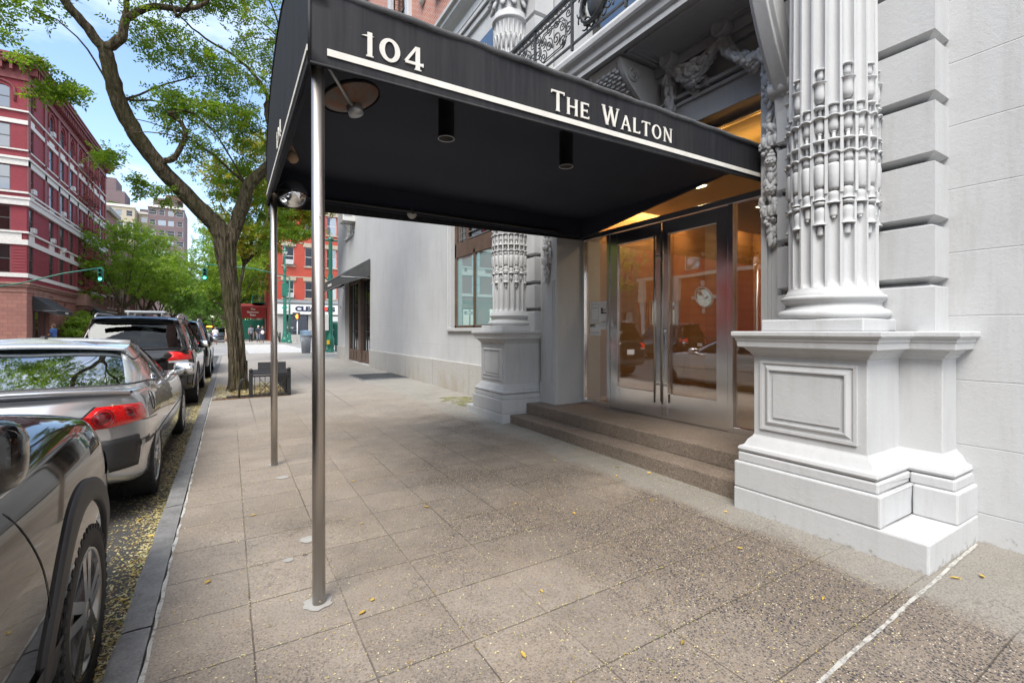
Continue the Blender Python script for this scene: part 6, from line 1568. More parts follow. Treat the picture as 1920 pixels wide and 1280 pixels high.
def facade(mb, P, U0, U1, Z0, Z1, ops, rec=.25):
    us = sorted({U0, U1, *[q for o in ops for q in o[:2]]}); zs = sorted({Z0, Z1, *[q for o in ops for q in o[2:4]]})
    for a, b in zip(us[:-1], us[1:]):
        for c, d in zip(zs[:-1], zs[1:]):
            if any(o[0] <= (a+b)/2 <= o[1] and o[2] <= (c+d)/2 <= o[3] for o in ops): continue
            mb.add([P(a, c, 0), P(b, c, 0), P(b, d, 0), P(a, d, 0)], [(0,1,2,3)])
    for o in ops:
        a, b, c, d = o[:4]
        for q in (((a, c), (a, d)), ((b, c), (b, d)), ((a, c), (b, c)), ((a, d), (b, d))):
            mb.add([P(*q[0], 0), P(*q[1], 0), P(*q[1], rec), P(*q[0], rec)], [(0,1,2,3)])
        mb.add([P(a, c, rec+.3), P(b, c, rec+.3), P(b, d, rec+.3), P(a, d, rec+.3)], [(0,1,2,3)]) if len(o) > 4 else None
def rbox(mb, P, u0, u1, z0, z1, d0, d1):
    mb.add([P(u0, z0, d0), P(u1, z0, d0), P(u1, z1, d0), P(u0, z1, d0), P(u0, z0, d1), P(u1, z0, d1), P(u1, z1, d1), P(u0, z1, d1)], [(0,3,2,1), (4,5,6,7), (0,1,5,4), (1,2,6,5), (2,3,7,6), (3,0,4,7)])
def maroon():
    X, Y0, Y1 = -15.1, 56.6, 86.7
    B_ = thing('corner_brick_building', 'tall maroon painted brick corner building with white bands and arched top windows across the avenue', 'building', (X-4, 66, .18))
    PS = lambda u, z, d: (X-d, u, z)       # side on the street: u = y
    PF = lambda u, z, d: (X-u, Y0+d, z)    # front on the avenue: u runs left
    fl = [(6.4, 8.85), (10.05, 12.2), (13.5, 15.7), (17.15, 19.25), (20.55, 22.55)]
    cols = [(57.15, 58.25), (62.5, 63.8), (66.0, 67.3), (69.5, 70.7), (72.9, 73.8), (74.7, 75.7), (77.2, 78.2), (80.2, 81.2), (83.6, 85.0)]
    ops = [(a, b, c, d) for a, b in cols for c, d in fl]
    fcols = [(1.0, 2.4), (4.2, 5.6), (7.4, 8.8), (10.6, 12.0), (13.8, 15.2)]
    opf = [(a, b, c, d) for a, b in fcols for c, d in fl]
    mb = MB(); facade(mb, PS, Y0, Y1, 5.55, 24.2, ops); facade(mb, PF, 0, 17, 5.55, 24.2, opf); mb.quad((X, Y1, 0), (X-14, Y1, 0), (X-14, Y1, 24.2), (X, Y1, 24.2)); mb.quad((X, Y0, 24.2), (X-17, Y0, 24.2), (X-17, Y1, 24.2), (X, Y1, 24.2))
    mb.build('wall', MC['maroon_brick'], B_)
    q = random.Random(4)
    for P, oo in ((PS, ops), (PF, opf)):
        for a, b, c, d in oo:
            if P is PF and a > 5: continue
            bldg_window(B_, None, P, a, b, c, d, rec=.12, pane='dark_pane' if P is PS else 'window_glass', shade=q.choice((None, None, .45, .55)))
    # arches over the top windows, moulded hoods
    mb = MB(); ml = MB()
    for P, cc in ((PS, cols), (PF, fcols)):
        for a, b in cc:
            m_, r = (a+b)/2, (b-a)/2
            z = 22.55-r*.62
            poly_l = [(a-.001, z)]+[(m_-r*cos(t), z+r*.62*sin(t)) for t in [pi/2*k/8 for k in range(9)]]+[(a-.001, 22.56)]
            for s in (1, -1):
                pl = [(m_+s*(u-m_), zz) for u, zz in poly_l]
                mb.add([P(u, zz, -.004) for u, zz in pl]+[P(u, zz, .2) for u, zz in pl], [tuple(range(len(pl)))]+[(i, i+1, len(pl)+i+1, len(pl)+i) for i in range(len(pl)-1)])
            arc = [P(m_-(r+.28)*cos(t), z+(r*.62+.32)*sin(t), -.05) for t in [pi*k/14 for k in range(15)]]
            ml.tube([P(m_-(r+.28), z-.9, -.05)]+arc+[P(m_+(r+.28), z-.9, -.05)], .09, 6)
    mb.build('arch_infill', MC['maroon_brick'], B_); ml.build('arch_hood', MC['maroon_trim'], B_)
    # string courses (white, wide and thin) wrapped round the corner
    wh = [(6.02, 6.38, .10), (8.85, 9.30, .10), (9.86, 10.02, .16), (12.25, 12.75, .22), (12.75, 12.95, .30), (13.30, 13.46, .14), (15.72, 16.22, .12), (16.22, 16.42, .24), (17.0, 17.12, .12), (19.30, 19.66, .10), (20.36, 20.50, .16)]
    mb = MB()
    for z0, z1, o in wh:
        mb.prism([(X-17, Y0-o), (X+o, Y0-o), (X+o, Y1), (X-.001, Y1), (X-.001, Y0-.001), (X-17, Y0-.001)], 2, z0, z1)
    mb.build('white_band', MC['pale_trim'], B_)
    for i, (a, b) in enumerate(cols):      # pale blocks under and over windows
        for z0, z1 in ((9.3, 9.86), (12.95, 13.3), (19.66, 20.0)): mb = MB(); rbox(mb, PS, a-.1, b+.1, z0, z1, -.06, .01); mb.build('pale_panel', MC['pale_trim'], B_)
    for a, b in fcols[:2]: mb = MB(); rbox(mb, PF, a-.7, b+.7, 9.3, 9.86, -.06, .01); mb.build('pale_panel', MC['pale_trim'], B_)
    mb = MB()
    for y in (56.6, 60.9, 65.0, 68.4, 71.9, 76.4, 79.2, 82.3, 86.0): rbox(mb, PS, y, y+.55, 12.9, 23.2, -.12, .01); 
    for y in (65.0, 68.4, 71.9): rbox(mb, PS, y, y+.35, 5.6, 12.2, -.08, .01)
    for u in (3.0, 6.3): rbox(mb, PF, u, u+.5, 12.9, 23.2, -.12, .01)
    for k in range(9):
        for (a, b) in ((Y0, 57.0), (58.4, 62.3), (63.9, 65.9), (67.4, 69.3), (78.4, 80.1), (81.3, 83.4)): rbox(mb, PS, a, b, 6.6+k*.26, 6.63+k*.26, -.03, .01)
        rbox(mb, PF, -.03, .9, 6.6+k*.26, 6.63+k*.26, -.03, .01)
    mb.build('pilaster_strip', MC['maroon_trim'], B_)
    # cornice with brackets
    mb = MB()
    for z0, z1, o in ((23.1, 23.3, .18), (23.3, 24.3, .10), (24.35, 24.6, .75), (24.6, 24.85, .9), (24.85, 25.0, 1.0)):
        mb.prism([(X-17, Y0-o), (X+o, Y0-o), (X+o, Y1+o), (X-1, Y1+o), (X-1, Y0+1), (X-17, Y0+1)], 2, z0, z1)
    y = Y0+.1
    while y < Y1: rbox(mb, PS, y, y+.18, 23.75, 24.36, -.62, -.08); y += .62
    for k in range(24): rbox(mb, PF, .1+k*.62, .28+k*.62, 23.75, 24.36, -.62, -.08)
    mb.build('cornice', MC['maroon_trim'], B_)
    # ground floor: pink stone with shopfront, dark upper frieze
    og = [(58.0, 62.6, .5, 4.45), (64.5, 65.3, 2.3, 4.3), (67.2, 68.0, 2.3, 4.3), (73.0, 75.0, .3, 4.2), (78.3, 79.4, 1.9, 4.2), (81.5, 82.6, 1.9, 4.2), (84.2, 85.2, 1.9, 4.2)]
    mb = MB(); facade(mb, PS, Y0, Y1, -.1, 5.2, og, .4); facade(mb, PF, 0, 17, -.1, 5.2, [(1.9, 5.2, .3, 4.4), (7, 11, .3, 4.4)], .4); mb.build('ground_floor', MC['pink_stone'], B_)
    mb = MB()
    for z0, z1, o in ((4.75, 4.85, .06), (5.2, 5.42, .14), (5.42, 5.58, .26)): mb.prism([(X-17, Y0-o), (X+o, Y0-o), (X+o, Y1), (X-.4, Y1), (X-.4, Y0+.4), (X-17, Y0+.4)], 2, z0, z1)
    rbox(mb, PS, 63.5, 72, 4.5, 4.75, -.10, .01); rbox(mb, PS, 71.5, 76.3, 4.3, 5.6, -1.0, .01); rbox(mb, PS, 72, 75.8, 3.9, 4.3, -.7, .01)
    for y in (72.5, 75.3): rbox(mb, PS, y-.2, y+.2, .2, 3.9, -.5, .01)
    rbox(mb, PS, 58.2, 62.4, 4.5, 5.1, -.03, .01); rbox(mb, PF, 1.8, 5.3, 4.5, 5.0, -.03, .01)
    mb.build('stone_band', MC['brownstone'], B_)
    for P, o in [(PS, o) for o in og]+[(PF, (1.9, 5.2, .3, 4.4))]:
        w_ = bldg_window(B_, None, P, *o[:4], rec=.35, fr=.12, sash=False, pane='shop_glass')
        if o[1]-o[0] > 3:
            g = MB(); n = 2 if P is PS else 2
            for k in range(1, n+1): u = o[0]+(o[1]-o[0])*k/(n+1); rbox(g, P, u-.07, u+.07, o[2], o[3], .26, .34)
            g.build('mullion', MC['window_frame'], w_)
    # fire escape
    fe = MB(); x1 = X+1.05
    for z in (6.4, 10.0, 13.5, 17.1, 20.5):
        for k in range(8): fe.box(X+.05, x1, 72.3+k*.86, 72.3+k*.86+.06, z-.06, z)
        for k in range(10): fe.box(X+.1+k*.105, X+.13+k*.105, 72.3, 78.4, z, z+.03)
        for zz in (z+.5, z+.95): fe.box(x1-.03, x1, 72.3, 78.4, zz, zz+.04); fe.box(X, x1, 72.3, 72.34, zz, zz+.04); fe.box(X, x1, 78.36, 78.4, zz, zz+.04)
        for k in range(24): fe.box(x1-.025, x1-.005, 72.3+k*.265, 72.32+k*.265, z, z+.95)
        for y in (72.4, 75.3, 78.3): fe.tube([(X, y, z-.9), (x1-.1, y, z-.05)], .035, 5)
    for z in (6.4, 10.0, 13.5, 17.1):
        for s in (.35, .8): fe.tube([(X+s, 73.5, z), (X+s, 77.0, z+3.5)], .04, 5)
        for k in range(13): fe.box(X+.35, X+.8, 73.5+k*.27, 73.7+k*.27, z+.1+k*.27, z+.13+k*.27)
    fe.build('fire_escape', MC['rust_iron'], B_)
    return X
MX = maroon()
for k, (y, z, l) in enumerate([(57.75, 13.75, 'by the corner, third window row'), (57.75, 10.3, 'by the corner, second window row'), (63.15, 20.85, 'on the top row of the maroon side wall'), (63.2, 10.3, 'on the lower left of the maroon side wall'), (66.6, 13.7, 'in the middle row of the maroon side wall'), (66.7, 9.9, 'and larger than the rest, low on the maroon side wall'), (70.1, 17.3, 'just left of the fire escape'), (73.3, 20.8, 'behind the top of the fire escape')]):
    ac_unit('white window air conditioner '+l, (MX+.0, y, z), n=(1,0,0), s=(.62, .30, .40), brk=False, group='air conditioners in the maroon building')
a_ = slope_awning('black_awning', 'black awning with white lettering on the side of the maroon corner building', 'awning', -15.08, 57.9, 62.8, 4.5, 3.25, 1.6, 'awning_black', .4, sgn=1, cheeks=1)
text('NEWON', (-13.46, 60.9, 3.05), .2, 90, a_, 'lettering', 'white_letter')
a2_ = slope_awning('entry_awning', 'small dark awning over a doorway beyond the fire escape of the maroon building', 'awning', -15.08, 78.2, 82.8, 4.4, 3.4, 1.6, 'awning_grey', .25, sgn=1, cheeks=1)
# one-way sign on the avenue pole at the left edge
S_ = thing('one_way_sign', 'black one-way sign with white arrow at the left edge of the view', 'sign', (-15.3, 50.6, 3.6))
mb = MB(); mb.box(-16.5, -15.35, 50.6, 50.62, 3.35, 3.75); mb.build('plate', MC['black_plastic'], S_)
mb = MB(); mb.prism([(-16.3, 3.45), (-15.9, 3.45), (-15.9, 3.38), (-15.5, 3.55), (-15.9, 3.72), (-15.9, 3.65), (-16.3, 3.65)], 1, 50.585, 50.598); mb.build('arrow', MC['white_letter'], S_)
mb = MB()
for q in ((-16.47, -15.38, 3.37, 3.39), (-16.47, -15.38, 3.71, 3.73), (-16.47, -16.45, 3.39, 3.71), (-15.40, -15.38, 3.39, 3.71)): mb.box(q[0], q[1], 50.588, 50.599, q[2], q[3])
mb.build('border', MC['white_letter'], S_)

def row_house(label, P, W, Z, nb, fl, mt, cat='building', trim='brownstone', base=0.0, rec=.2, ww=1.0, wh=1.7, corn=.6, name='town_house', group=None, zf=3.6, stoop=True, loc=(0,0,0), maxw=99, pane='window_glass'):
    B_ = thing(name, label, cat, P(W/2, Z, 0)[:2]+(Z,), group)
    H = zf*fl+1.0; ops = []
    for f in range(fl):
        for k in range(nb):
            u = W*(k+.5)/nb; z = Z+base+f*zf+1.0; ops.append((u-ww/2, u+ww/2, z, z+(wh if f < fl-1 else wh*.85)))
    mb = MB(); facade(mb, P, 0, W, Z-.2, Z+H, ops, rec); mb.add([P(0, Z, 0), P(0, Z, 9), P(0, Z+H, 9), P(0, Z+H, 0)], [(0,1,2,3)]); mb.add([P(W, Z, 0), P(W, Z, 9), P(W, Z+H, 9), P(W, Z+H, 0)], [(0,1,2,3)]); mb.add([P(0, Z+H, 0), P(W, Z+H, 0), P(W, Z+H, 9), P(0, Z+H, 9)], [(0,1,2,3)]); mb.build('wall', MC[mt], B_)
    for k, o in enumerate(ops[:maxw]): bldg_window(B_, None, P, *o, rec=rec, pane=pane, shade=.45 if k % 3 == 0 else None)
    mb = MB()
    for o in ops: rbox(mb, P, o[0]-.15, o[1]+.15, o[2]-.15, o[2], -.1, .01); rbox(mb, P, o[0]-.15, o[1]+.15, o[3], o[3]+.25, -.1, .01)
    mb.build('window_trim', MC[trim], B_)
    mb = MB(); rbox(mb, P, -.0, W, Z+H-.5, Z+H-.2, -corn*.5, .01); rbox(mb, P, 0, W, Z+H-.2, Z+H+.1, -corn, .01); rbox(mb, P, 0, W, Z+base+zf*1.0+.25, Z+base+zf*1.0+.45, -.15, .01)
    u = .15
    while u < W: rbox(mb, P, u, u+.15, Z+H-.5, Z+H-.2, -corn*.9, -corn*.5); u += .5
    mb.build('cornice', MC[trim], B_)
    return B_
PL = lambda x, y0: (lambda u, z, d: (x-d, y0+u, z))     # houses on the left side of the street
PR = lambda x, y0: (lambda u, z, d: (x+d, y0+u, z))
y = 87.0
for k, (W_, fl, mt, tr, l) in enumerate([(7.5, 5, 'pink_stone', 'pale_trim', 'pinkish row house next to the maroon building'), (7, 4, 'brownstone', 'brownstone', 'brownstone row house with a heavy cornice, second beyond the maroon building'), (7, 4, 'pink_stone', 'brownstone', 'rosy row house, third beyond the maroon building'), (7, 4, 'brownstone', 'brownstone', 'brownstone row house, fourth beyond the maroon building'), (20, 4, 'pink_stone', 'brownstone', 'long far row of rosy houses among the trees')]):
    row_house(l, PL(-15.1+(.35 if k % 2 else 0), y), W_, .18, max(2, int(W_/2.4)), fl, mt, trim=tr, group=None, maxw=40); y += W_
for k in range(5):
    row_house(['narrow house behind the street trees on the right of the street', 'second far house on the right of the street', 'third far house on the right of the street', 'fourth far house on the right of the street', 'last far house on the right of the street'][k], PR(4.4, 74+k*9), 9, .18, 3, 4, ['purple_brick', 'brownstone', 'tan_brick', 'brown_brick', 'brownstone'][k], maxw=12)
# distant apartment towers
def tower(label, x0, x1, y, z1, mt, nb, nf, z0=0, depth=14, tops=(), pane='window_glass'):
    P = lambda u, z, d: (x0+u, y+d, z)
    B_ = thing('apartment_tower', label, 'building', ((x0+x1)/2, y+5, 0)); W_ = x1-x0; ops = []
    zf = (z1-18)/nf
    for f in range(nf):
        for k in range(nb):
            u = W_*(k+.5)/nb; ww = 1.5 if (k+f) % 3 else 2.0; ops.append((u-ww/2, u+ww/2, 18+f*zf+.6, 18+f*zf+2.3))
    mb = MB(); facade(mb, P, 0, W_, z0, z1, ops, .3)
    for a, b in (((x0, y), (x0, y+depth)), ((x1, y), (x1, y+depth))): mb.quad((*a, z0), (*b, z0), (*b, z1), (*a, z1))
    mb.quad((x0, y, z1), (x1, y, z1), (x1, y+depth, z1), (x0, y+depth, z1)); mb.build('wall', MC[mt], B_)
    for o in ops: bldg_window(B_, None, P, *o, rec=.2, fr=.10, frame='grey_metal', pane='dark_pane' if int(o[0]*7+o[2]) % 3 else pane)
    mb = MB(); rbox(mb, P, -.3, W_+.3, z1-.2, z1+.5, -.3, .3)
    mb.build('parapet', MC['pale_trim'], B_)
    for (a, b, c, d, m2, e) in tops: mb = MB(); mb.box(a, b, y+e, y+e+9, c, d); mb.build('roof_block', MC[m2], B_, bevel=.05)
    return B_
tower('tan brick apartment tower with square windows beyond the row houses', -34, -24.3, 178, 38.4, 'tan_brick', 4, 6, tops=((-33.8, -27, 38.6, 43.5, 'purple_brick', 3), (-32.4, -29.2, 43.5, 47.5, 'purple_brick', 4)))
tower('low connecting apartment block between the two distant towers', -24.2, -21.6, 184, 38, 'tan_brick', 1, 6, tops=((-24, -22, 38, 39.6, 'purple_brick', 1),))
tower('purple-grey brick apartment tower to the right of the tan one', -21.5, -12.3, 181, 40.0, 'purple_brick', 4, 7, tops=((-20.5, -14.5, 40.2, 43.5, 'purple_brick', 3), (-17.5, -13.4, 43.5, 45, 'brown_brick', 4)))
for k, (x, z, n) in enumerate(((-31, 38.9, 60), (-17.5, 40.4, 60))):
    A, F = fronds(blobs_points([(x, 180.5+3*k, z+.3, 3, .6, .6, 130)], 60+k), 61+k, 8, .8, .3, .12, .1); tag(np_mesh('roof_garden', A, F, MC['leaf_deep']), ['green roof garden on the tan tower', 'green roof garden on the purple-grey tower'][k], 'plants')
# red building across the avenue on the right
def red_building():
    X0, X1, Y = 4.05, 20.0, 56.6
    B_ = thing('red_brick_shop_building', 'bright red painted brick corner building with a cleaners shop across the avenue', 'building', (10, 60, .18))
    PF = lambda u, z, d: (X0+u, Y+d, z); PS = lambda u, z, d: (X0+d, Y+u, z)
    cols = [(.95, 2.1), (3.2, 4.35), (5.5, 6.6), (7.9, 9.0), (10.2, 11.3), (12.6, 13.7)]
    fl = [(5.0, 6.95), (8.6, 10.75), (12.35, 14.5), (16, 18)]
    ops = [(a, b, c, d) for a, b in cols for c, d in fl]
    mb = MB(); facade(mb, PF, 0, 16, 4.75, 19.5, ops); facade(mb, PS, 0, 14, .1, 19.5, [(3, 4, 5, 7), (7, 8, 5, 7), (3, 4, 8.7, 10.7), (7, 8, 8.7, 10.7), (11, 12, 8.7, 10.7), (3, 4, 12.4, 14.4), (7, 8, 12.4, 14.4)]); mb.quad((X0, Y, 19.5), (20, Y, 19.5), (20, Y+14, 19.5), (X0, Y+14, 19.5)); mb.build('wall', MC['red_brick'], B_)
    q = random.Random(9)
    for o in ops: bldg_window(B_, None, PF, *o, frame='pale_trim', shade=q.choice((None, .5)))
    for o in [(3, 4, 5, 7), (7, 8, 5, 7), (3, 4, 8.7, 10.7), (7, 8, 8.7, 10.7), (11, 12, 8.7, 10.7)]: bldg_window(B_, None, PS, *o)
    mb = MB()
    for a, b, c, d in ops: rbox(mb, PF, a-.18, b+.18, d, d+.42, -.10, .01); rbox(mb, PF, a-.12, b+.12, c-.14, c, -.10, .01)
    for z in (7.30, 11.1, 14.85): rbox(mb, PF, 0, 16, z, z+.12, -.04, .01)
    mb.build('lintel', MC['tan_brick'], B_)
    mb = MB(); rbox(mb, PF, -.1, 16, 18.9, 19.6, -.5, .1); rbox(mb, PF, 0, 16, 4.48, 4.80, -.28, .1); rbox(mb, PF, 0, 16, 4.38, 4.48, -.16, .1); mb.build('cornice', MC['grey_metal'], B_)
    # shopfront
    mb = MB(); facade(mb, PF, 0, 16, -.1, 4.4, [(1.05, 3.55, .95, 3.15), (4.2, 5.3, .15, 3.1), (5.9, 8.6, .95, 3.15), (9.3, 12, .9, 3.15)], .3); mb.build('shopfront', MC['concrete'], B_)
    for o in [(1.05, 3.55, .95, 3.15), (4.2, 5.3, .15, 3.1), (5.9, 8.6, .95, 3.15), (9.3, 12, .9, 3.15)]: bldg_window(B_, None, PF, *o, rec=.25, fr=.1, sash=False, pane='shop_glass')
    mb = MB()
    for k in range(6):
        for j in range(9): rbox(mb, PF, 6.1+j*.27, 6.27+j*.27, 1.05+k*.34, 1.2+k*.34, .5, .6)
    mb.build('shelf_display', MC['cloth_tan'], B_)
    text('Aesop', (X0+1.35, Y+.2, 1.75), .2, 0, B_, 'window_lettering', 'white_letter', align='LEFT')
    S = MB(); rbox(S, PF, .28, 9.4, 3.22, 4.30, -.32, -.12); s_ = S.build('sign_board', MC['white_plastic'], B_)
    text('CLEANERS', (X0+2.18, Y-.33, 3.79), .50, 0, s_, 'sign_lettering', 'navy_letter', align='LEFT', off=.045, sx=1.28)
    text('INCL', (X0+.95, Y-.33, 3.44), .16, 0, s_, 'small_lettering', 'ink', align='LEFT', off=.01, sx=1.5)
    mb = MB(); mb.prism([(X0+.82, 3.86), (X0+1.0, 3.74), (X0+1.3, 3.80), (X0+1.5, 4.02), (X0+1.36, 4.0), (X0+1.28, 4.08), (X0+1.15, 3.96), (X0+.95, 4.06)], 1, Y-.335, Y-.325); mb.build('sign_emblem', MC['teal'], s_)
    return B_
mat('navy_letter', (.012, .02, .06), .5, var=0); mat('teal', (.05, .45, .38), .5, var=0)
red_building()
ac_unit('window air conditioner in the upper left window of the red building', (5.6, 56.6, 8.95), n=(0,-1,0), s=(.8, .4, .5), brk=False, group='air conditioners in the red building')
ac_unit('window air conditioner in the lower left window of the red building', (5.6, 56.6, 5.3), n=(0,-1,0), s=(.9, .4, .5), brk=False, group='air conditioners in the red building')
# red awning beyond
T_ = thing('red_awning', 'red awning with white lettering over the pavement left of the red building', 'awning', (2.7, 66, 3.0))
mb = MB(); mb.box(1.3, 3.95, 65.98, 66.02, 2.95, 4.35); mb.add([(1.3, 66, 4.35), (3.95, 66, 4.35), (3.95, 72, 5.0), (1.3, 72, 5.0)], [(0,1,2,3)]); mb.quad((1.3, 66, 2.95), (1.3, 72, 2.95), (1.3, 72, 5), (1.3, 66, 4.35)); mb.build('awning_cover', MC['awning_red'], T_, fix=False)
for i, s in enumerate(('The', 'Sensuous', 'Bean')): text(s, (2.5, 65.95, 4.06-i*.36), .24, 0, T_, 'lettering', 'white_letter', off=.012)
mb = MB()
for x_, y_ in ((1.35, 66.05), (3.9, 66.05)): mb.cyl((x_, y_, .18), (x_, y_, 3.0), .03, 8)
mb.build('awning_post', MC['grey_metal'], T_)
W_ = thing('green_shopfront', 'green painted shopfront with balcony behind the red awning', 'shopfront', (3.9, 72, .18))
mb = MB(); mb.box(3.95, 4.05, 71.2, 74, .18, 4.2); mb.box(1.2, 4.0, 73.6, 73.8, .18, 2.9); mb.build('front', MC['green_metal'], W_, bevel=.02)
mb = MB(); mb.box(2.6, 4.1, 68.5, 72.5, 5.0, 5.1)
for k in range(14): mb.box(2.6, 2.63, 68.5+k*.3, 68.53+k*.3, 5.1, 6.0)
mb.box(2.6, 2.64, 68.5, 72.5, 6.0, 6.05); mb.box(2.6, 4.1, 68.5, 68.54, 6.0, 6.05)
for k in range(6): mb.box(2.6+k*.28, 2.63+k*.28, 68.5, 68.53, 5.1, 6.0)
mb.build('balcony', MC['green_metal'], W_)
# ------------------------------------------------------------------ street furniture at the crossing
def lens_head(T, c, n, lit='green', m='green_metal', s=1.0):
    c = V(c); n = V(n).normalized(); t = V((0,0,1)).cross(n)
    mb = MB(); mb.obox(c, t*.17*s, n*.11*s, V((0,0,1))*.53*s)
    for k in (-1, 0, 1):
        p = c+V((0,0,1))*k*.34*s+n*.11*s
        mb.lathe([(.13*s, 0), (.13*s, .20*s), (.12*s, .20*s), (.12*s, 0)], p, 14, n, a0=0)
    h = mb.build('signal_head', MC[m], T, bevel=.01)
    for k in (-1, 0, 1):
        p = c+V((0,0,1))*k*.34*s+n*.112*s
        on = (lit == 'green' and k == -1) or (lit == 'red' and k == 1)
        mb = MB(); mb.lathe([(.12*s, 0), (.08*s, .02), (0, .03)], p, 14, n); mb.build('signal_lens', MC['signal_green' if lit == 'green' else 'tail_on'] if on else MC['dark_inside'], h)
def sig(label, pole, arm, head, group):
    T = thing('traffic_signal', label, 'traffic light', pole, group)
    mb = MB(); x, y, z = pole; mb.cyl((x, y, z), (x, y, arm[0][2]), .10, 14, r2=.07); mb.lathe([(.24, 0), (.24, .15), (.16, .3), (.14, .9), (.11, 1.0)], pole, 8, sm=False); mb.build('pole', MC['green_metal'], T)
    mb = MB(); mb.tube(arm, .05, 8); mb.tube([V(head)+V((0,0,.5)), arm[-1]], .03, 6); mb.build('arm', MC['green_metal'], T)
    lens_head(T, head, (0, -1, 0)); return T
sig('mast-arm traffic light showing green in front of the maroon building', (-17.6, 49, .18), [(-17.6, 49, 3.9), (-13.4, 49, 4.95), (-11, 49, 5.85), (-8.75, 49, 6.45)], (-8.80, 48.9, 5.85), 'traffic lights over the avenue')
sig('traffic light showing green, hanging over the street in front of the green trees', (5.0, 49.8, .18), [(5.0, 49.8, 6.6), (2.0, 49.8, 7.2), (-1.86, 49.8, 7.35)], (-1.88, 49.8, 6.45), 'traffic lights over the avenue')
def lamp_post():
    T = thing('street_lamp', 'green street lamp post with pale globe and fluted base in front of the cleaners shop', 'street lamp', (4.85, 52.6, .18)); x, y, z = 4.85, 52.6, .18
    mb = MB(); mb.lathe([(.34, 0), (.34, .35), (.24, .55), (.20, 1.0), (.17, 1.1), (.15, 5.5), (.20, 5.6), (.20, 5.8), (.14, 5.9), (.12, 7.2), (.17, 7.3), (.17, 7.6), (.07, 7.8), (.06, 9.3)], (x, y, z), 12, sm=False); mb.build('pole', MC['green_metal'], T)
    mb = MB(); mb.tube([(x, y, 9.3), (x-.05, y, 9.9), (x, y, 10.3)], .04, 6); mb.lathe([(.06, .55), (.1, .4), (.25, .2), (.27, .1), (.05, .1)], (x, y, 9.35), 14); mb.tube([(x-.9, y, 6.5), (x+.9, y, 6.5)], .04, 6); mb.box(x-.28, x+.28, y-.2, y-.05, 4.9, 6.2) ; mb.build('arm', MC['green_metal'], T)
    mb = MB(); mb.lathe([(.22, .12), (.25, 0), (.2, -.15), (.1, -.24), (0, -.26)], (x, y, 9.40), 16); mb.build('lamp_globe', MC['white_plastic'], T)
lamp_post()
def signal_pole():
    T = thing('corner_signal_pole', 'thick green traffic pole at the near street corner beside the white building', 'traffic light', (4.80, 28, .18)); x, y, z = 4.86, 27.6, .18
    mb = MB(); mb.lathe([(.22, 0), (.22, .12), (.17, .2), (.20, .28), (.20, .75), (.13, .95), (.12, 1.1), (.105, 6.4)], (x, y, z), 18); mb.lathe([(.14, 0), (.14, .45)], (x, y, 4.1), 16)
    mb.build('pole', MC['green_metal'], T)
    mb = MB(); mb.tube([(x-.5, y, 6.45), (x+4, y, 6.55)], .06, 8); mb.lathe([(.15, 0), (.12, .12), (.0, .18)], (x, y, 6.5), 14); mb.tube([(x-.1, y, 4.2), (x-.9, y-.1, 4.75)], .035, 6); mb.build('arm', MC['green_metal'], T)
    lens_head(T, (x+.60, y-.05, 2.30), (1, 0, 0), lit='red', s=.8); lens_head(T, (x-.75, y, 2.3), (-1, 0, 0), lit='green', s=.8)
    mb = MB(); mb.lathe([(.11, 0), (.06, .03), (0, .04)], (x-.28, y-.1, 2.60), 12, (0, -1, 0)); mb.build('red_lens', MC['tail_on'], T)
    mb = MB(); mb.box(x-.32, x-.12, y-.14, y-.12, 1.4, 2.3); mb.build('notice_plate', MC['white_plastic'], T)
    mb = MB(); mb.box(x-.22, x-.08, y-.24, y-.12, .62, .86); mb.build('push_button_box', MC['yellow'], T, bevel=.01)
mat('yellow', (.7, .42, .02), .5)
signal_pole()
def mail_box():
    T = thing('relay_mail_box', 'dark green mail storage box on short legs behind the corner pole', 'mailbox', (5.1, 29, .05)); mb = MB(); x0, x1, y0, y1 = 4.62, 5.32, 27.85, 28.35
    mb.box(x0, x1, y0, y1, .55, 1.72); n = 10
    mb.prism([(y0, 1.715)]+[((y0+y1)/2-(y1-y0)/2*cos(pi*k/n), 1.715+.20*sin(pi*k/n)) for k in range(n+1)]+[(y1, 1.715)], 0, x0, x1)
    for x_ in (x0+.05, x1-.05):
        for y_ in (y0+.05, y1-.05): mb.box(x_-.035, x_+.035, y_-.035, y_+.035, .17, .56)
    mb.build('body', MC['green_box_paint'], T, bevel=.015)
    mb = MB(); mb.box(x0+.08, x1-.08, y0-.012, y0, .62, 1.6); mb.box(x0+.5, x0+.54, y0-.03, y0-.01, 1.1, 1.2); mb.build('door', MC['green_metal'], T, bevel=.004)
    mb = MB(); mb.box(x0+.25, x0+.45, y0-.015, y0-.011, 1.42, 1.46); mb.box(x0+.28, x0+.42, y0-.015, y0-.011, 1.30, 1.34); mb.build('label_plate', MC['white_letter'], T)
mail_box()
def bin_():
    T = thing('litter_bin', 'grey metal litter bin by the kerb at the near corner', 'litter bin', (3.35, 27.3, .17)); x, y = 3.5, 26.9
    mb = MB(); mb.lathe([(.19, 0), (.21, .03), (.24, .90), (.26, .92), (.26, .97), (.23, .98), (.21, .9)], (x, y, .17), 20)
    b = mb.build('body', MC['bin_grey'], T, angle=35)
    mb = MB()
    for k in range(28): 
        q = 2*pi*k/28; mb.tube([(x+.212*cos(q), y+.212*sin(q), .24), (x+.242*cos(q), y+.242*sin(q), 1.07)], .008, 4)
    mb.build('slat', MC['grey_metal'], T)
mat('bin_grey', (.16, .18, .22), .5, var=.2)
bin_()
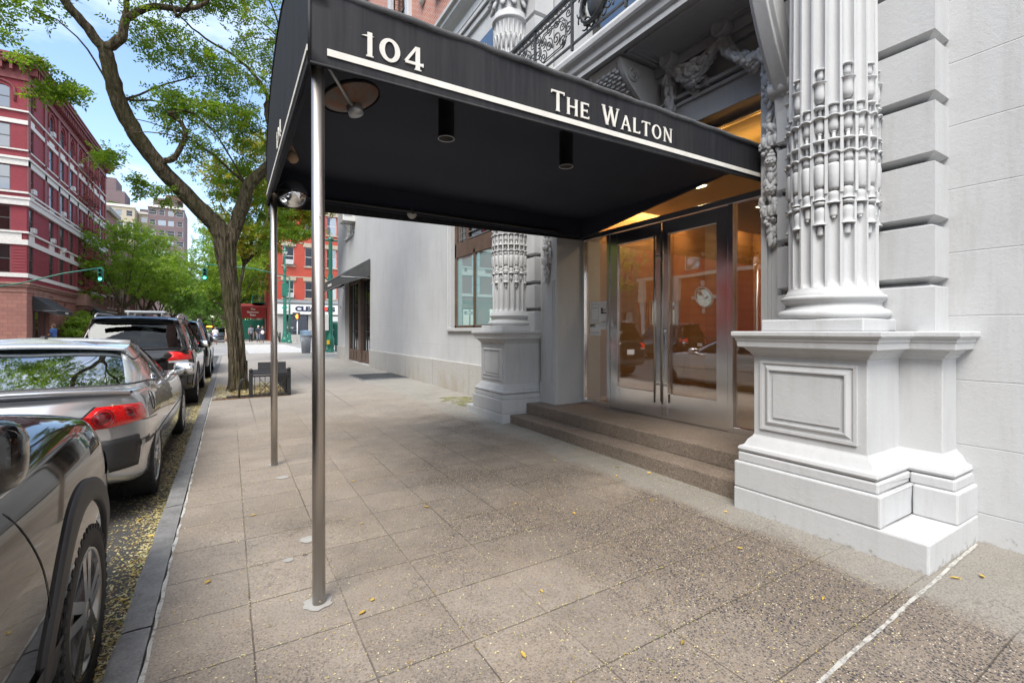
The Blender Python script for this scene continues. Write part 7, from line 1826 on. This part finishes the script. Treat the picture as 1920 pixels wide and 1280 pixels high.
def ped_signal():
    T = thing('pedestrian_signal', 'pedestrian signal with lit orange hand on a white pole across the avenue', 'traffic light', (6.0, 52.4, .18))
    mb = MB(); mb.cyl((6.0, 52.5, .18), (6.0, 52.5, 2.9), .06, 10); mb.build('pole', MC['white_plastic'], T)
    mb = MB(); mb.box(5.55, 6.25, 52.3, 52.55, 2.55, 3.25); mb.build('housing', MC['black_plastic'], T, bevel=.02)
    mb = MB(); mb.box(5.86, 6.04, 52.28, 52.297, 2.64, 2.95)
    for k in range(4): mb.box(5.86+k*.047, 5.895+k*.047, 52.28, 52.297, 2.95, 3.06+.02*(k in (1, 2)))
    mb.obox((5.83, 52.288, 2.84), (.02, 0, .014), (0, .008, 0), (-.05, 0, .07)); mb.build('hand_symbol', MC['signal_orange'], T)
ped_signal()
for k, (x, y, l, r) in enumerate(((6.9, 53.4, 'blue-grey bin standing before the cleaners shop window', .55), )):
    mb = MB(); mb.lathe([(r*.9, 0), (r, 1.1), (r*1.05, 1.15), (r*1.05, 1.2), (0, 1.25)], (x, y, .18), 14); tag(mb.build('shop_bin', MC['bin_blue'] if 'bin_blue' in MC else mat('bin_blue', (.22, .32, .42), .6)), l, 'bin')
mb = MB(); mb.box(4.4, 4.5, 52.9, 53.5, .18, 1.2); mb.obox((4.3, 53.2, .75), (.04, 0, .01), (0, .3, 0), (-.10, 0, .52)); tag(mb.build('pavement_sign', MC['black_plastic'], bevel=.01), 'black folding pavement sign left of the street lamp', 'sign')
A, F = fronds(blobs_points([(8.1, 53.6, .9, .4, .4, .45, 90)], 3), 4, 8, .4, .14, .05, 0); tag(np_mesh('dry_plant', A, F, MC['leaf_autumn']), 'brownish shrub in front of the shop door across the avenue', 'plant')
T_ = thing('bicycle', 'parked bicycle leaning by the shop front across the avenue', 'bicycle', (9.1, 53.8, .18)); 
for s in (-.52, .52): mb = MB(); mb.tube([(9.0+s+.33*cos(q), 53.9, .53+.33*sin(q)) for q in [2*pi*k/18 for k in range(19)]], .02, 5); mb.build('wheel', MC['black_rubber'], T_)
mb = MB(); mb.tube([(8.48, 53.9, .53), (8.85, 53.9, 1.0), (9.35, 53.9, 1.0), (9.0, 53.9, .5), (8.48, 53.9, .53)], .02, 6); mb.tube([(8.85, 53.9, 1.15), (9.0, 53.9, .5)], .02, 6); mb.tube([(9.52, 53.9, .53), (9.38, 53.9, 1.2), (9.3, 53.7, 1.25)], .02, 6); mb.build('frame', MC['red_paint'], T_)

# tree pit with bench-like guard
o = slab('tree_pit', [(-.28, 10.35), (1.05, 10.42), (1.05, 13.6), (-.28, 13.6)], gh(10.4)-.03, gh(12)+.004, MC['soil'])
mb = MB()
for k in range(5): mb.box(-.29, .03, 10.45+k*.30, 10.70+k*.30, gh(10.5)-.03, gh(10.5)+.018+.008*(k % 2))
tag(mb.build('paving_block', MC['kerb_stone'], bevel=.02), kind='structure')
def guard():
    T = thing('tree_guard', 'low black iron tree guard with bench seats around the tree pit', 'tree guard', (.7, 10.5, gh(10.5))); g0 = gh(10.5)
    mb = MB()
    for x, y in ((.36, 10.42), (1.04, 10.46), (1.04, 13.4), (.36, 13.4)):
        mb.box(x-.033, x+.033, y-.033, y+.033, g0-.02, g0+.50); mb.ell((x, y, g0+.53), .038, 10, 6)
    mb.tube([(.16, 10.40, g0), (.17, 10.40, g0+.25), (.20, 10.40, g0+.36), (.25, 10.4, g0+.37), (.27, 10.4, g0+.33)], .018, 8)
    mb.build('post', MC['black_iron'], T)
    mb = MB(); mb.box(-.05, 1.05, 10.39, 10.43, g0+.03, g0+.06); mb.box(.36, 1.05, 10.40, 10.44, g0+.40, g0+.43); mb.box(1.02, 1.06, 10.46, 13.4, g0+.40, g0+.43); mb.box(1.02, 1.06, 10.46, 13.4, g0+.03, g0+.06)
    for k in range(7): mb.box(.42+k*.09, .432+k*.09, 10.41, 10.425, g0+.05, g0+.40)
    for k in range(22): mb.box(1.035, 1.047, 10.55+k*.13, 10.562+k*.13, g0+.05, g0+.40)
    for a in ((.5, .75), (.75, 1.0)): mb.tube([(a[0], 10.41, g0+.06), (a[1], 10.41, g0+.38)], .006, 4); mb.tube([(a[1], 10.41, g0+.06), (a[0], 10.41, g0+.38)], .006, 4)
    mb.build('rail', MC['black_iron'], T)
    mb = MB()
    for k in range(5): mb.obox((.70, 10.46+k*.075, g0+.455+.012*k), (.34, 0, 0), (0, .032, .004), (0, 0, .012))
    mb.build('bench_seat', MC['black_iron'], T, bevel=.004)
    mb = MB(); mb.obox((.76, 10.85, g0+.57), (.26, 0, 0), (0, .012, .0), (0, .02, .09)); mb.build('bench_back', MC['black_iron'], T, bevel=.004)
guard()

# ------------------------------------------------------------------ street trees
G_ = 'street trees beyond the avenue'
street_tree('broad leaning street tree before the row houses on the left', -11.8, 75, .18, 15.0, 6.2, 41, 'leaf_green', nf=2600, leaf=.20, lean=1.2, group=G_)
street_tree('second street tree on the left side, behind the leaning one', -11.8, 90, .18, 14, 6, 42, 'leaf_green', nf=1900, leaf=.22, lean=1.6, group=G_)
street_tree('third street tree on the left side of the far street', -11.8, 108, .18, 14.5, 6.5, 43, 'leaf_deep', nf=1700, leaf=.26, lean=1.6, group=G_)
street_tree('fourth street tree on the left side, dim in the distance', -11.8, 130, .18, 15, 7, 44, 'leaf_deep', nf=1500, leaf=.32, lean=2, group=G_)
street_tree('tall street tree closing the view at the left end of the street', -9, 165, .18, 15, 8, 45, 'leaf_deep', nf=1400, leaf=.42, lean=2, group=G_)
street_tree('pale-barked street tree right of the crossing behind the big trunk', -.1, 63, .18, 13.5, 5.2, 46, 'leaf_green', nf=2300, leaf=.18, lean=.6, group=G_)
street_tree('street tree with yellowing leaves before the red awning', .5, 78, .18, 14, 5.6, 47, 'leaf_green', nf=1900, leaf=.21, group=G_)
street_tree('street tree on the right side well past the red awning', .4, 97, .18, 14, 6, 48, 'leaf_deep', nf=1600, leaf=.25, group=G_)
street_tree('far street tree on the right side', .2, 122, .18, 15, 6.5, 49, 'leaf_deep', nf=1500, leaf=.32, group=G_)
street_tree('tallest far tree closing the view at the right end of the street', -1.5, 155, .18, 16, 8, 50, 'leaf_deep', nf=1500, leaf=.42, group=G_)
street_tree('street tree at the far end in the middle of the view', -5.5, 215, .18, 17, 11, 51, 'leaf_deep', nf=1500, leaf=.6, group=G_)
A, F = fronds(blobs_points([(x_, 290, 5+4*(k_ % 2), 9, 6, 6, 420) for k_, x_ in enumerate(range(-60, 61, 10))], 400), 401, 8, 2.4, .95, .4, .1)
A[:, 2] = np.maximum(A[:, 2], 0); tag(np_mesh('far_tree_mass', A, F, MC['leaf_deep']), kind='stuff')
# leaves over the pavement between the two posts: a second tree of our own block
T_ = thing('second_kerb_tree', 'smaller tree with orange-tinged leaves farther up the near sidewalk', 'tree', (.3, 20.5, gh(20)))
mb = MB(); limb(mb, [(.25, 21.5, .1), (.3, 21.4, 2.2), (.5, 21.3, 4.0), (1.0, 21, 5.6), (1.5, 20.8, 7)], .09, .03, 70, .02, 12)
for k, e in enumerate([(2.6, 20.5, 6.2), (3.2, 20.6, 7.3), (.4, 20.5, 7.6), (1.8, 21.4, 8.4), (-.6, 21, 6.9), (2.2, 20.4, 5.4)]): limb(mb, [(.5, 21.3, 4.0), ((.5+e[0])/2, 21, (4+e[2])/2+.2), e], .05, .01, 71+k, .02, 7)
mb.build('trunk', MC['bark'], T_)
bl_ = [(2.2, 20.8, 6.0, .75, .8, .5, 420), (2.9, 20.6, 6.9, .9, .9, .7, 480), (1.4, 20.8, 6.8, .9, .9, .8, 450), (.2, 21, 7.2, 1.0, 1, .8, 420), (1.6, 21.4, 8.6, 1.5, 1.2, .8, 500), (.0, 21, 5.6, .8, .8, .6, 240), (1.3, 20.8, 5.3, .7, .7, .4, 200), (.8, 21.2, 4.7, .8, .8, .4, 160), (2.4, 20.6, 5.35, .45, .6, .25, 110)]
A, F = fronds(blobs_points(bl_, 77), 78, 12, .36, .10, .030, .4); np_mesh('crown', A, F, MC['leaf_autumn'], T_)
# hedge and railing by the maroon building
A, F = fronds(blobs_points([(-13.6, 65.5, 1.6, 1.0, 2.0, 1.2, 700), (-13.7, 68.5, 2.4, .9, 1.6, 1.2, 500), (-13.5, 63.6, 1.0, .7, 1.0, .8, 300), (-13.6, 81, 1.8, .9, 4, 1.0, 500)], 80), 81, 8, .5, .17, .07, .1)
tag(np_mesh('hedge', A, F, MC['leaf_green']), 'bright green hedge before the stone base of the maroon building', 'hedge')
mb = MB()
for k in range(60): mb.box(-12.85, -12.82, 63.5+k*.16, 63.53+k*.16, .18, 1.15)
mb.box(-12.86, -12.81, 63.5, 73, 1.12, 1.16); mb.box(-12.86, -12.81, 63.5, 73, .3, .34); tag(mb.build('iron_railing', MC['black_iron']), 'black iron railing in front of the hedge', 'railing')

# ------------------------------------------------------------------ people
def person(label, loc, rot, H=1.7, top='cloth_navy', bottom='cloth_navy', skirt=False, hair='hair_dark', stride=.25, arms=((.06, .02), (-.06, -.02)), bag=None, lean=0, holding=None):
    T = thing('person', label, 'person', loc, None); T.rotation_euler.z = rot; WM[T.name] = V((0,0,0)); k = H/1.7
    vs = []; es = []; rd = []
    def vt(p, r): vs.append((p[0]*k, p[1]*k, p[2]*k)); rd.append(r*k); return len(vs)-1
    pel = vt((0, 0, .93), .125); wa = vt((0, lean*.2, 1.10), .115); ch = vt((0, lean*.5, 1.30), .135); nk = vt((0, lean*.8, 1.46), .055); hd = vt((0, lean, 1.53), .062); h2 = vt((0, lean+.015, 1.60), .085); h3 = vt((0, lean+.005, 1.655), .07)
    es += [(pel, wa), (wa, ch), (ch, nk), (nk, hd), (hd, h2), (h2, h3)]
    for s, a in ((1, stride), (-1, -stride)):
        hp = vt((s*.09, 0, .88), .095); kn = vt((s*.10, a*.45+.03, .49), .058); an = vt((s*.10, a, .09), .038); toe = vt((s*.115, a+.14, .03), .03)
        es += [(pel, hp), (hp, kn), (kn, an), (an, toe)]
    for s, (ey, hy) in ((1, arms[0]), (-1, arms[1])):
        sh = vt((s*.165, lean*.6, 1.40), .052); el = vt((s*.215, lean*.4+ey, 1.13), .038); wr = vt((s*.21, lean*.3+hy+ey, .92 if abs(hy) < .12 else 1.08), .025)
        pm = vt((s*.205, lean*.3+hy*1.15+ey, .86 if abs(hy) < .12 else 1.06), .024); es += [(ch, sh), (sh, el), (el, wr), (wr, pm)]
        for f in range(4):
            ft = vt((s*.205+(f-1.5)*.002, lean*.3+hy*1.2+ey+(f-1.5)*.018, (.79 if abs(hy) < .12 else 1.03)-(.008 if f in (1, 2) else 0)), .0085); es.append((pm, ft))
        th = vt((s*.175, lean*.3+hy*1.2+ey+.03, .83 if abs(hy) < .12 else 1.05), .009); es.append((pm, th))
    me = bpy.data.meshes.new('body'); me.from_pydata(vs, es, []); o = bpy.data.objects.new('body', me); COL.objects.link(o)
    sk = o.modifiers.new('s', 'SKIN'); 
    for i, v in enumerate(me.skin_vertices[0].data): v.radius = (rd[i], rd[i]); v.use_root = i == 0
    o.modifiers.new('d', 'SUBSURF').levels = 1; o.modifiers[-1].render_levels = 1
    dg = bpy.context.evaluated_depsgraph_get(); dg.update(); m2 = bpy.data.meshes.new_from_object(o.evaluated_get(dg)); o.modifiers.clear(); o.data = m2; m2.materials.clear(); m2.materials.append(MC['skin']); m2.polygons.foreach_set('use_smooth', [True]*len(m2.polygons)); adopt(o, T)
    mb = MB(); y_ = lean  # face
    for s in (-1, 1): mb.ell((s*.03*k, (y_+.088)*k, 1.615*k), (.012*k, .007*k, .007*k), 8, 4)
    mb.ell((0, (y_+.10)*k, 1.58*k), (.012*k, .016*k, .022*k), 8, 5); mb.ell((0, (y_+.086)*k, 1.545*k), (.025*k, .008*k, .007*k), 8, 4); mb.build('face', MC['skin'], T)
    mb = MB(); mb.ell((0, (lean-.02)*k, 1.65*k), (.098*k, .105*k, .085*k), 12, 8); mb.ell((0, (lean-.06)*k, 1.56*k), (.08*k, .06*k, .12*k), 10, 7); mb.build('hair', MC[hair], T)
    mb = MB(); mb.lathe([(.155*k, .86*k), (.150*k, .95*k), (.138*k, 1.1*k), (.16*k, 1.28*k), (.175*k, 1.38*k), (.12*k, 1.44*k), (.065*k, 1.465*k)], (0, lean*.4*k, 0), 18, sx=1.18, sy=.86)
    for s, (ey, hy) in ((1, arms[0]), (-1, arms[1])): mb.tube([(s*.155*k, lean*.6*k, 1.40*k), (s*.205*k, (lean*.5+ey*.6)*k, 1.24*k), (s*.217*k, (lean*.4+ey)*k, 1.12*k)], [.066*k, .058*k, .05*k], 10)
    mb.build('shirt', MC[top], T)
    mb = MB()
    if skirt: mb.lathe([(.15*k, .98*k), (.19*k, .8*k), (.24*k, .45*k), (.26*k, .34*k)], (0, 0, 0), 18, sy=.85)
    else:
        for s, a in ((1, stride), (-1, -stride)): mb.tube([(s*.075*k, 0, .95*k), (s*.095*k, a*.2*k, .72*k), (s*.10*k, (a*.45+.03)*k, .49*k), (s*.10*k, a*.95*k, .12*k)], [.115*k, .10*k, .075*k, .06*k], 12)
    mb.build('skirt' if skirt else 'trousers', MC[bottom], T)
    mb = MB()
    for s, a in ((1, stride), (-1, -stride)): mb.ell((s*.108*k, (a+.06)*k, .04*k), (.05*k, .13*k, .045*k), 10, 6)
    mb.build('shoe', MC['black_rubber'], T)
    return T
person('person in a blue top walking past the maroon building, seen above the silver car', (-9.1, 38.5, .05), R(70), 1.72, 'cloth_blue', 'cloth_navy', hair='hair_brown', arms=((.05, .15), (-.02, .15)), lean=.03)
person('person in dark long clothes with a pale bag on the far sidewalk', (2.85, 53.2, .18), pi, 1.68, 'cloth_navy', 'cloth_navy', skirt=True, arms=((.02, .14), (.02, .14)), stride=.08)
mb = MB(); mb.ell((2.85, 53.02, 1.22), (.15, .07, .22), 12, 8); tag(mb.build('pale_bag', MC['cloth_white']), 'pale bag held in front of the person in dark clothes', 'bag')
person('person in a grey top walking away behind the big tree trunk', (1.95, 56.5, .18), 0, 1.78, 'cloth_grey', 'cloth_navy', stride=.2)
person('person with a white top and blue skirt by the far crossing', (-1.18, 54.0, .05), pi, 1.68, 'cloth_white', 'cloth_denim', skirt=True, hair='hair_brown', stride=.12)
person('person in tan clothes at the far kerb beside the trunk', (-.25, 55.5, .18), pi/2, 1.66, 'cloth_tan', 'cloth_tan', hair='hair_dark', stride=.15)
person('person in dark top standing under the red awning', (2.5, 64.5, .18), pi/2, 1.66, 'cloth_navy', 'cloth_tan', stride=.05)
person('person with white hat beside the one with the pale bag', (2.6, 55.5, .18), pi, 1.72, 'cloth_navy', 'cloth_grey', stride=.05, hair='cloth_white')

# ------------------------------------------------------------------ across the street (seen in glass and paint)
def opposite():
    ZO = 0.0
    P = PL(-15.2, 12.5)
    B_ = thing('red_restaurant_building', 'red painted house with an oval window across the street, reflected in the entrance glass', 'building', (-19, 17.5, ZO))
    ops = [(.8, 2.0, 5.2, 7.2), (3.2, 4.4, 5.2, 7.2), (5.6, 6.8, 5.2, 7.2), (8.0, 9.2, 5.2, 7.2), (.8, 2.0, 8.8, 10.8), (3.2, 4.4, 8.8, 10.8), (5.6, 6.8, 8.8, 10.8), (8.0, 9.2, 8.8, 10.8), (7.5, 9.6, .3, 3.4)]
    mb = MB(); facade(mb, P, 0, 10.4, -.2, 12.6, ops); mb.build('wall', MC['red_brick'], B_)
    for o in ops: bldg_window(B_, None, P, *o, frame='pale_trim')
    mb = MB(); mb.lathe([(.5, .0), (.5, .06), (.58, .06), (.60, 0)], (-15.2, 17.75, 3.4), 32, (1, 0, 0), sx=1.25, sy=1) ; mb.build('oval_window_frame', MC['pale_trim'], B_)
    mb = MB(); mb.lathe([(.0, .03), (.5, .03)], (-15.2, 17.75, 3.4), 32, (1, 0, 0), sx=1.25, sy=1); mb.build('oval_window', MC['window_glass'], B_)
    mb = MB()
    for q in range(4): a = q*pi/2; mb.obox((-15.17, 17.75+.74*cos(a), 3.4+.86*sin(a)), (.05, 0, 0), (0, .16*abs(cos(a))+.10*abs(sin(a)), 0), (0, 0, .16*abs(sin(a))+.10*abs(cos(a))))
    rbox(mb, P, 0, 10.4, 4.72, 4.9, -.2, .01); rbox(mb, P, 0, 10.4, 12.3, 12.9, -.6, .01)
    for u in (7.2, 9.9): rbox(mb, P, u-.2, u+.2, 3.3, 4.72, -.3, .01); 
    mb.build('stone_trim', MC['pale_trim'], B_)
    mb = MB()
    for u in (7.2, 9.9): rbox(mb, P, u-.17, u+.17, -.1, 3.3, -.2, .01)
    mb.build('pilaster', MC['grey_metal'], B_)
    f = MB()
    for k in range(42): f.box(-13.6, -13.575, 12.6+k*.16, 12.62+k*.16, -.05, 1.05)
    f.box(-13.61, -13.57, 12.6, 19.3, 1.03, 1.07); tag(f.build('area_railing', MC['black_iron']), 'black area railing before the red house across the street', 'railing')
    r = [(2.6, 9.9, 'brown_brick', 4, 'dark brick house left of the red one, seen only in reflections'), (22.9, 9, 'brownstone', 4, 'brownstone house across the street opposite the big tree'), (31.9, 9, 'pink_stone', 4, 'rosy corner house across the street'), (-7.4, 10, 'pink_stone', 4, 'rosy house across the street behind the camera'), (-18, 10.5, 'brown_brick', 5, 'dark house across the street far behind the camera')]
    for y, W_, m_, fl, l in r: row_house(l, PL(-15.2, y), W_, 0, 4, fl, m_, maxw=16)
    slope_awning('red_sidewalk_awning', 'red awning across the street, seen in the glass beside the door', 'awning', -15.1, 8.2, 11.2, 3.3, 2.6, 1.5, 'awning_red', .3, sgn=1, cheeks=1)
    street_tree('street tree across the way, reflected in the left door', -11.6, 24, 0, 9.5, 3.8, 90, 'leaf_green', nf=1800, leaf=.12, group='street trees on the opposite pavement')
    street_tree('street tree across the way, reflected over the silver car', -11.6, 2, 0, 10.5, 4.2, 91, 'leaf_green', nf=1800, leaf=.12, group='street trees on the opposite pavement')
opposite()

# ------------------------------------------------------------------ fallen leaves and blossom litter
def litter():
    g = np.random.default_rng(5); P = []; S = []
    def add(x, y, z, s): P.append(np.stack([x, y, z], 1)); S.append(s)
    def ghv(y): return .0075*(np.clip(y, -10, 25)-1)
    # gutter drift
    n = 17000; y = 1.2+17*g.random(n)**1.6; x = -.435-np.abs(g.exponential(.10, n)); k = x > -1.2; x, y = x[k], y[k]
    add(x, y, ghv(y)+RD+.004+.02*np.exp((x+.42)/.05)*g.random(len(x)), g.uniform(.0035, .010, len(x))*(1+y*.06))
    n = 5000; y = 1.2+14*g.random(n)**1.5; x = -.45-g.random(n)*.9; add(x, y, ghv(y)+RD+.004, g.uniform(.003, .008, n)*(1+y*.06))
    # pavement sprinkle
    n = 15000; r = .9+9*g.random(n)**1.5; a = g.uniform(-.45, 1.25, n); x = r*np.sin(a); y = r*np.cos(a); k = (x > -.28) & (x < 4.2) & (y > .3) & ~((x > 3.3) & (y > .95) & (y < 2.3)) & ~((x > 3.4) & (y > 2.2) & (y < 5.8)); x, y = x[k], y[k]; keep = g.random(len(x)) < np.clip(.25+.35*x/2+np.where(y < 3, .35, 0), .1, 1); x, y = x[keep], y[keep]
    add(x, y, ghv(y)+.003, g.uniform(.0026, .0068, len(x))*(1+y*.05))
    # gathered in joints
    n = 2600; y = .3+g.integers(1, 14, n)*.412-.10+g.normal(0, .006, n); x = g.uniform(-.2, 3.2, n); y = .20+.412*g.integers(2, 14, n)+g.normal(0, .006, n); k = g.random(n) < .8; add(x[k], y[k], ghv(y[k])+.003, g.uniform(.0025, .006, k.sum()))
    n = 900; x = .09+.412*g.integers(0, 8, n)+g.normal(0, .006, n); y = g.uniform(.8, 5.5, n); add(x, y, ghv(y)+.003, g.uniform(.0025, .006, n))
    # along the foot of steps
    n = 900; y = g.uniform(2.3, 5.7, n); x = 3.49-np.abs(g.exponential(.16, n)); add(x, y, ghv(y)+.003, g.uniform(.003, .007, n))
    # pit
    n = 3500; x = g.uniform(-.25, 1.0, n); y = g.uniform(10.4, 13, n); add(x, y, .08+g.random(n)*.05, g.uniform(.012, .03, n))
    # canopy-top specks
    P = np.concatenate(P); S = np.concatenate(S); n = len(P)
    az = g.uniform(0, 2*np.pi, n); u = np.stack([np.cos(az), np.sin(az), g.normal(0, .15, n)], 1); v = np.stack([-np.sin(az), np.cos(az), g.normal(0, .15, n)], 1)
    A = np.stack([P-u*S[:, None], P-v*S[:, None]*.55, P+u*S[:, None], P+v*S[:, None]*.55], 1).reshape(-1, 3); A[:, 2] = np.maximum(A[:, 2], np.repeat(P[:, 2], 4)-.001)
    tag(np_mesh('fallen_petals', A, np.arange(len(A)).reshape(-1, 4), MC['litter']), kind='stuff')
    # dust and petals caught on the top edge of the canopy
    n = 150; x = g.uniform(.4, 4.4, n)
    mb = MB()
    for xx in x: mb.ell((xx, 2.425+g.uniform(-.012, .01), 3.068), (.004, .003, .0018), 5, 3)
    tag(mb.build('canopy_petals', MC['litter']), kind='stuff')
    # larger yellow leaves
    mb = MB(); q = random.Random(8)
    spots = [(1.06, 1.65), (.62, 2.38), (1.92, 3.1), (2.2, 2.72), (1.7, 1.35), (2.9, 2.6), (3.1, 3.2), (3.3, 3.4), (3.38, 4.1), (3.42, 3.1), (.55, 2.30), (3.45, .92), (3.6, .85), (2.75, 1.75), (2.6, 1.2), (.15, 3.9), (.95, 4.3), (1.3, 3.4), (.5, 6), (2.9, 3.9), (3.2, 2.15), (1.4, 2.0), (.8, 3.35), (-.1, 3.0), (-.5, 3.3), (-.62, 3.0), (-.55, 2.5), (-.5, 3.6), (-.48, 4.2), (-.6, 4.6), (-.52, 2.2), (-.7, 3.9), (-.5, 5.0), (-.55, 2.75), (-.62, 3.45)]
    for x, y in spots:
        z = gh(y)+(.006 if x > -.3 else RD+.012); a = q.uniform(0, 2*pi); L = q.uniform(.011, .026); w_ = L*q.uniform(.35, .5); d = V((cos(a), sin(a), 0)); n = V((-sin(a), cos(a), 0)); c = V((x, y, z)); cu = q.uniform(.002, .010)
        pts = []
        for i in range(5):
            t = i/4*2-1; ww = w_*sqrt(max(0, 1-t*t)); pts.append((c+d*L*t+n*ww+V((0, 0, cu)), c+d*L*t+V((0, 0, 0)), c+d*L*t-n*ww+V((0, 0, cu*.6))))
        for p0, p1 in zip(pts[:-1], pts[1:]): mb.quad(p0[0], p0[1], p1[1], p1[0]); mb.quad(p0[1], p0[2], p1[2], p1[1])
    tag(mb.build('fallen_leaves', MC['yellow_leaf'], fix=False), kind='stuff')
mat('yellow_leaf', (.52, .36, .07), .7, var=.45, vs=5)
litter()
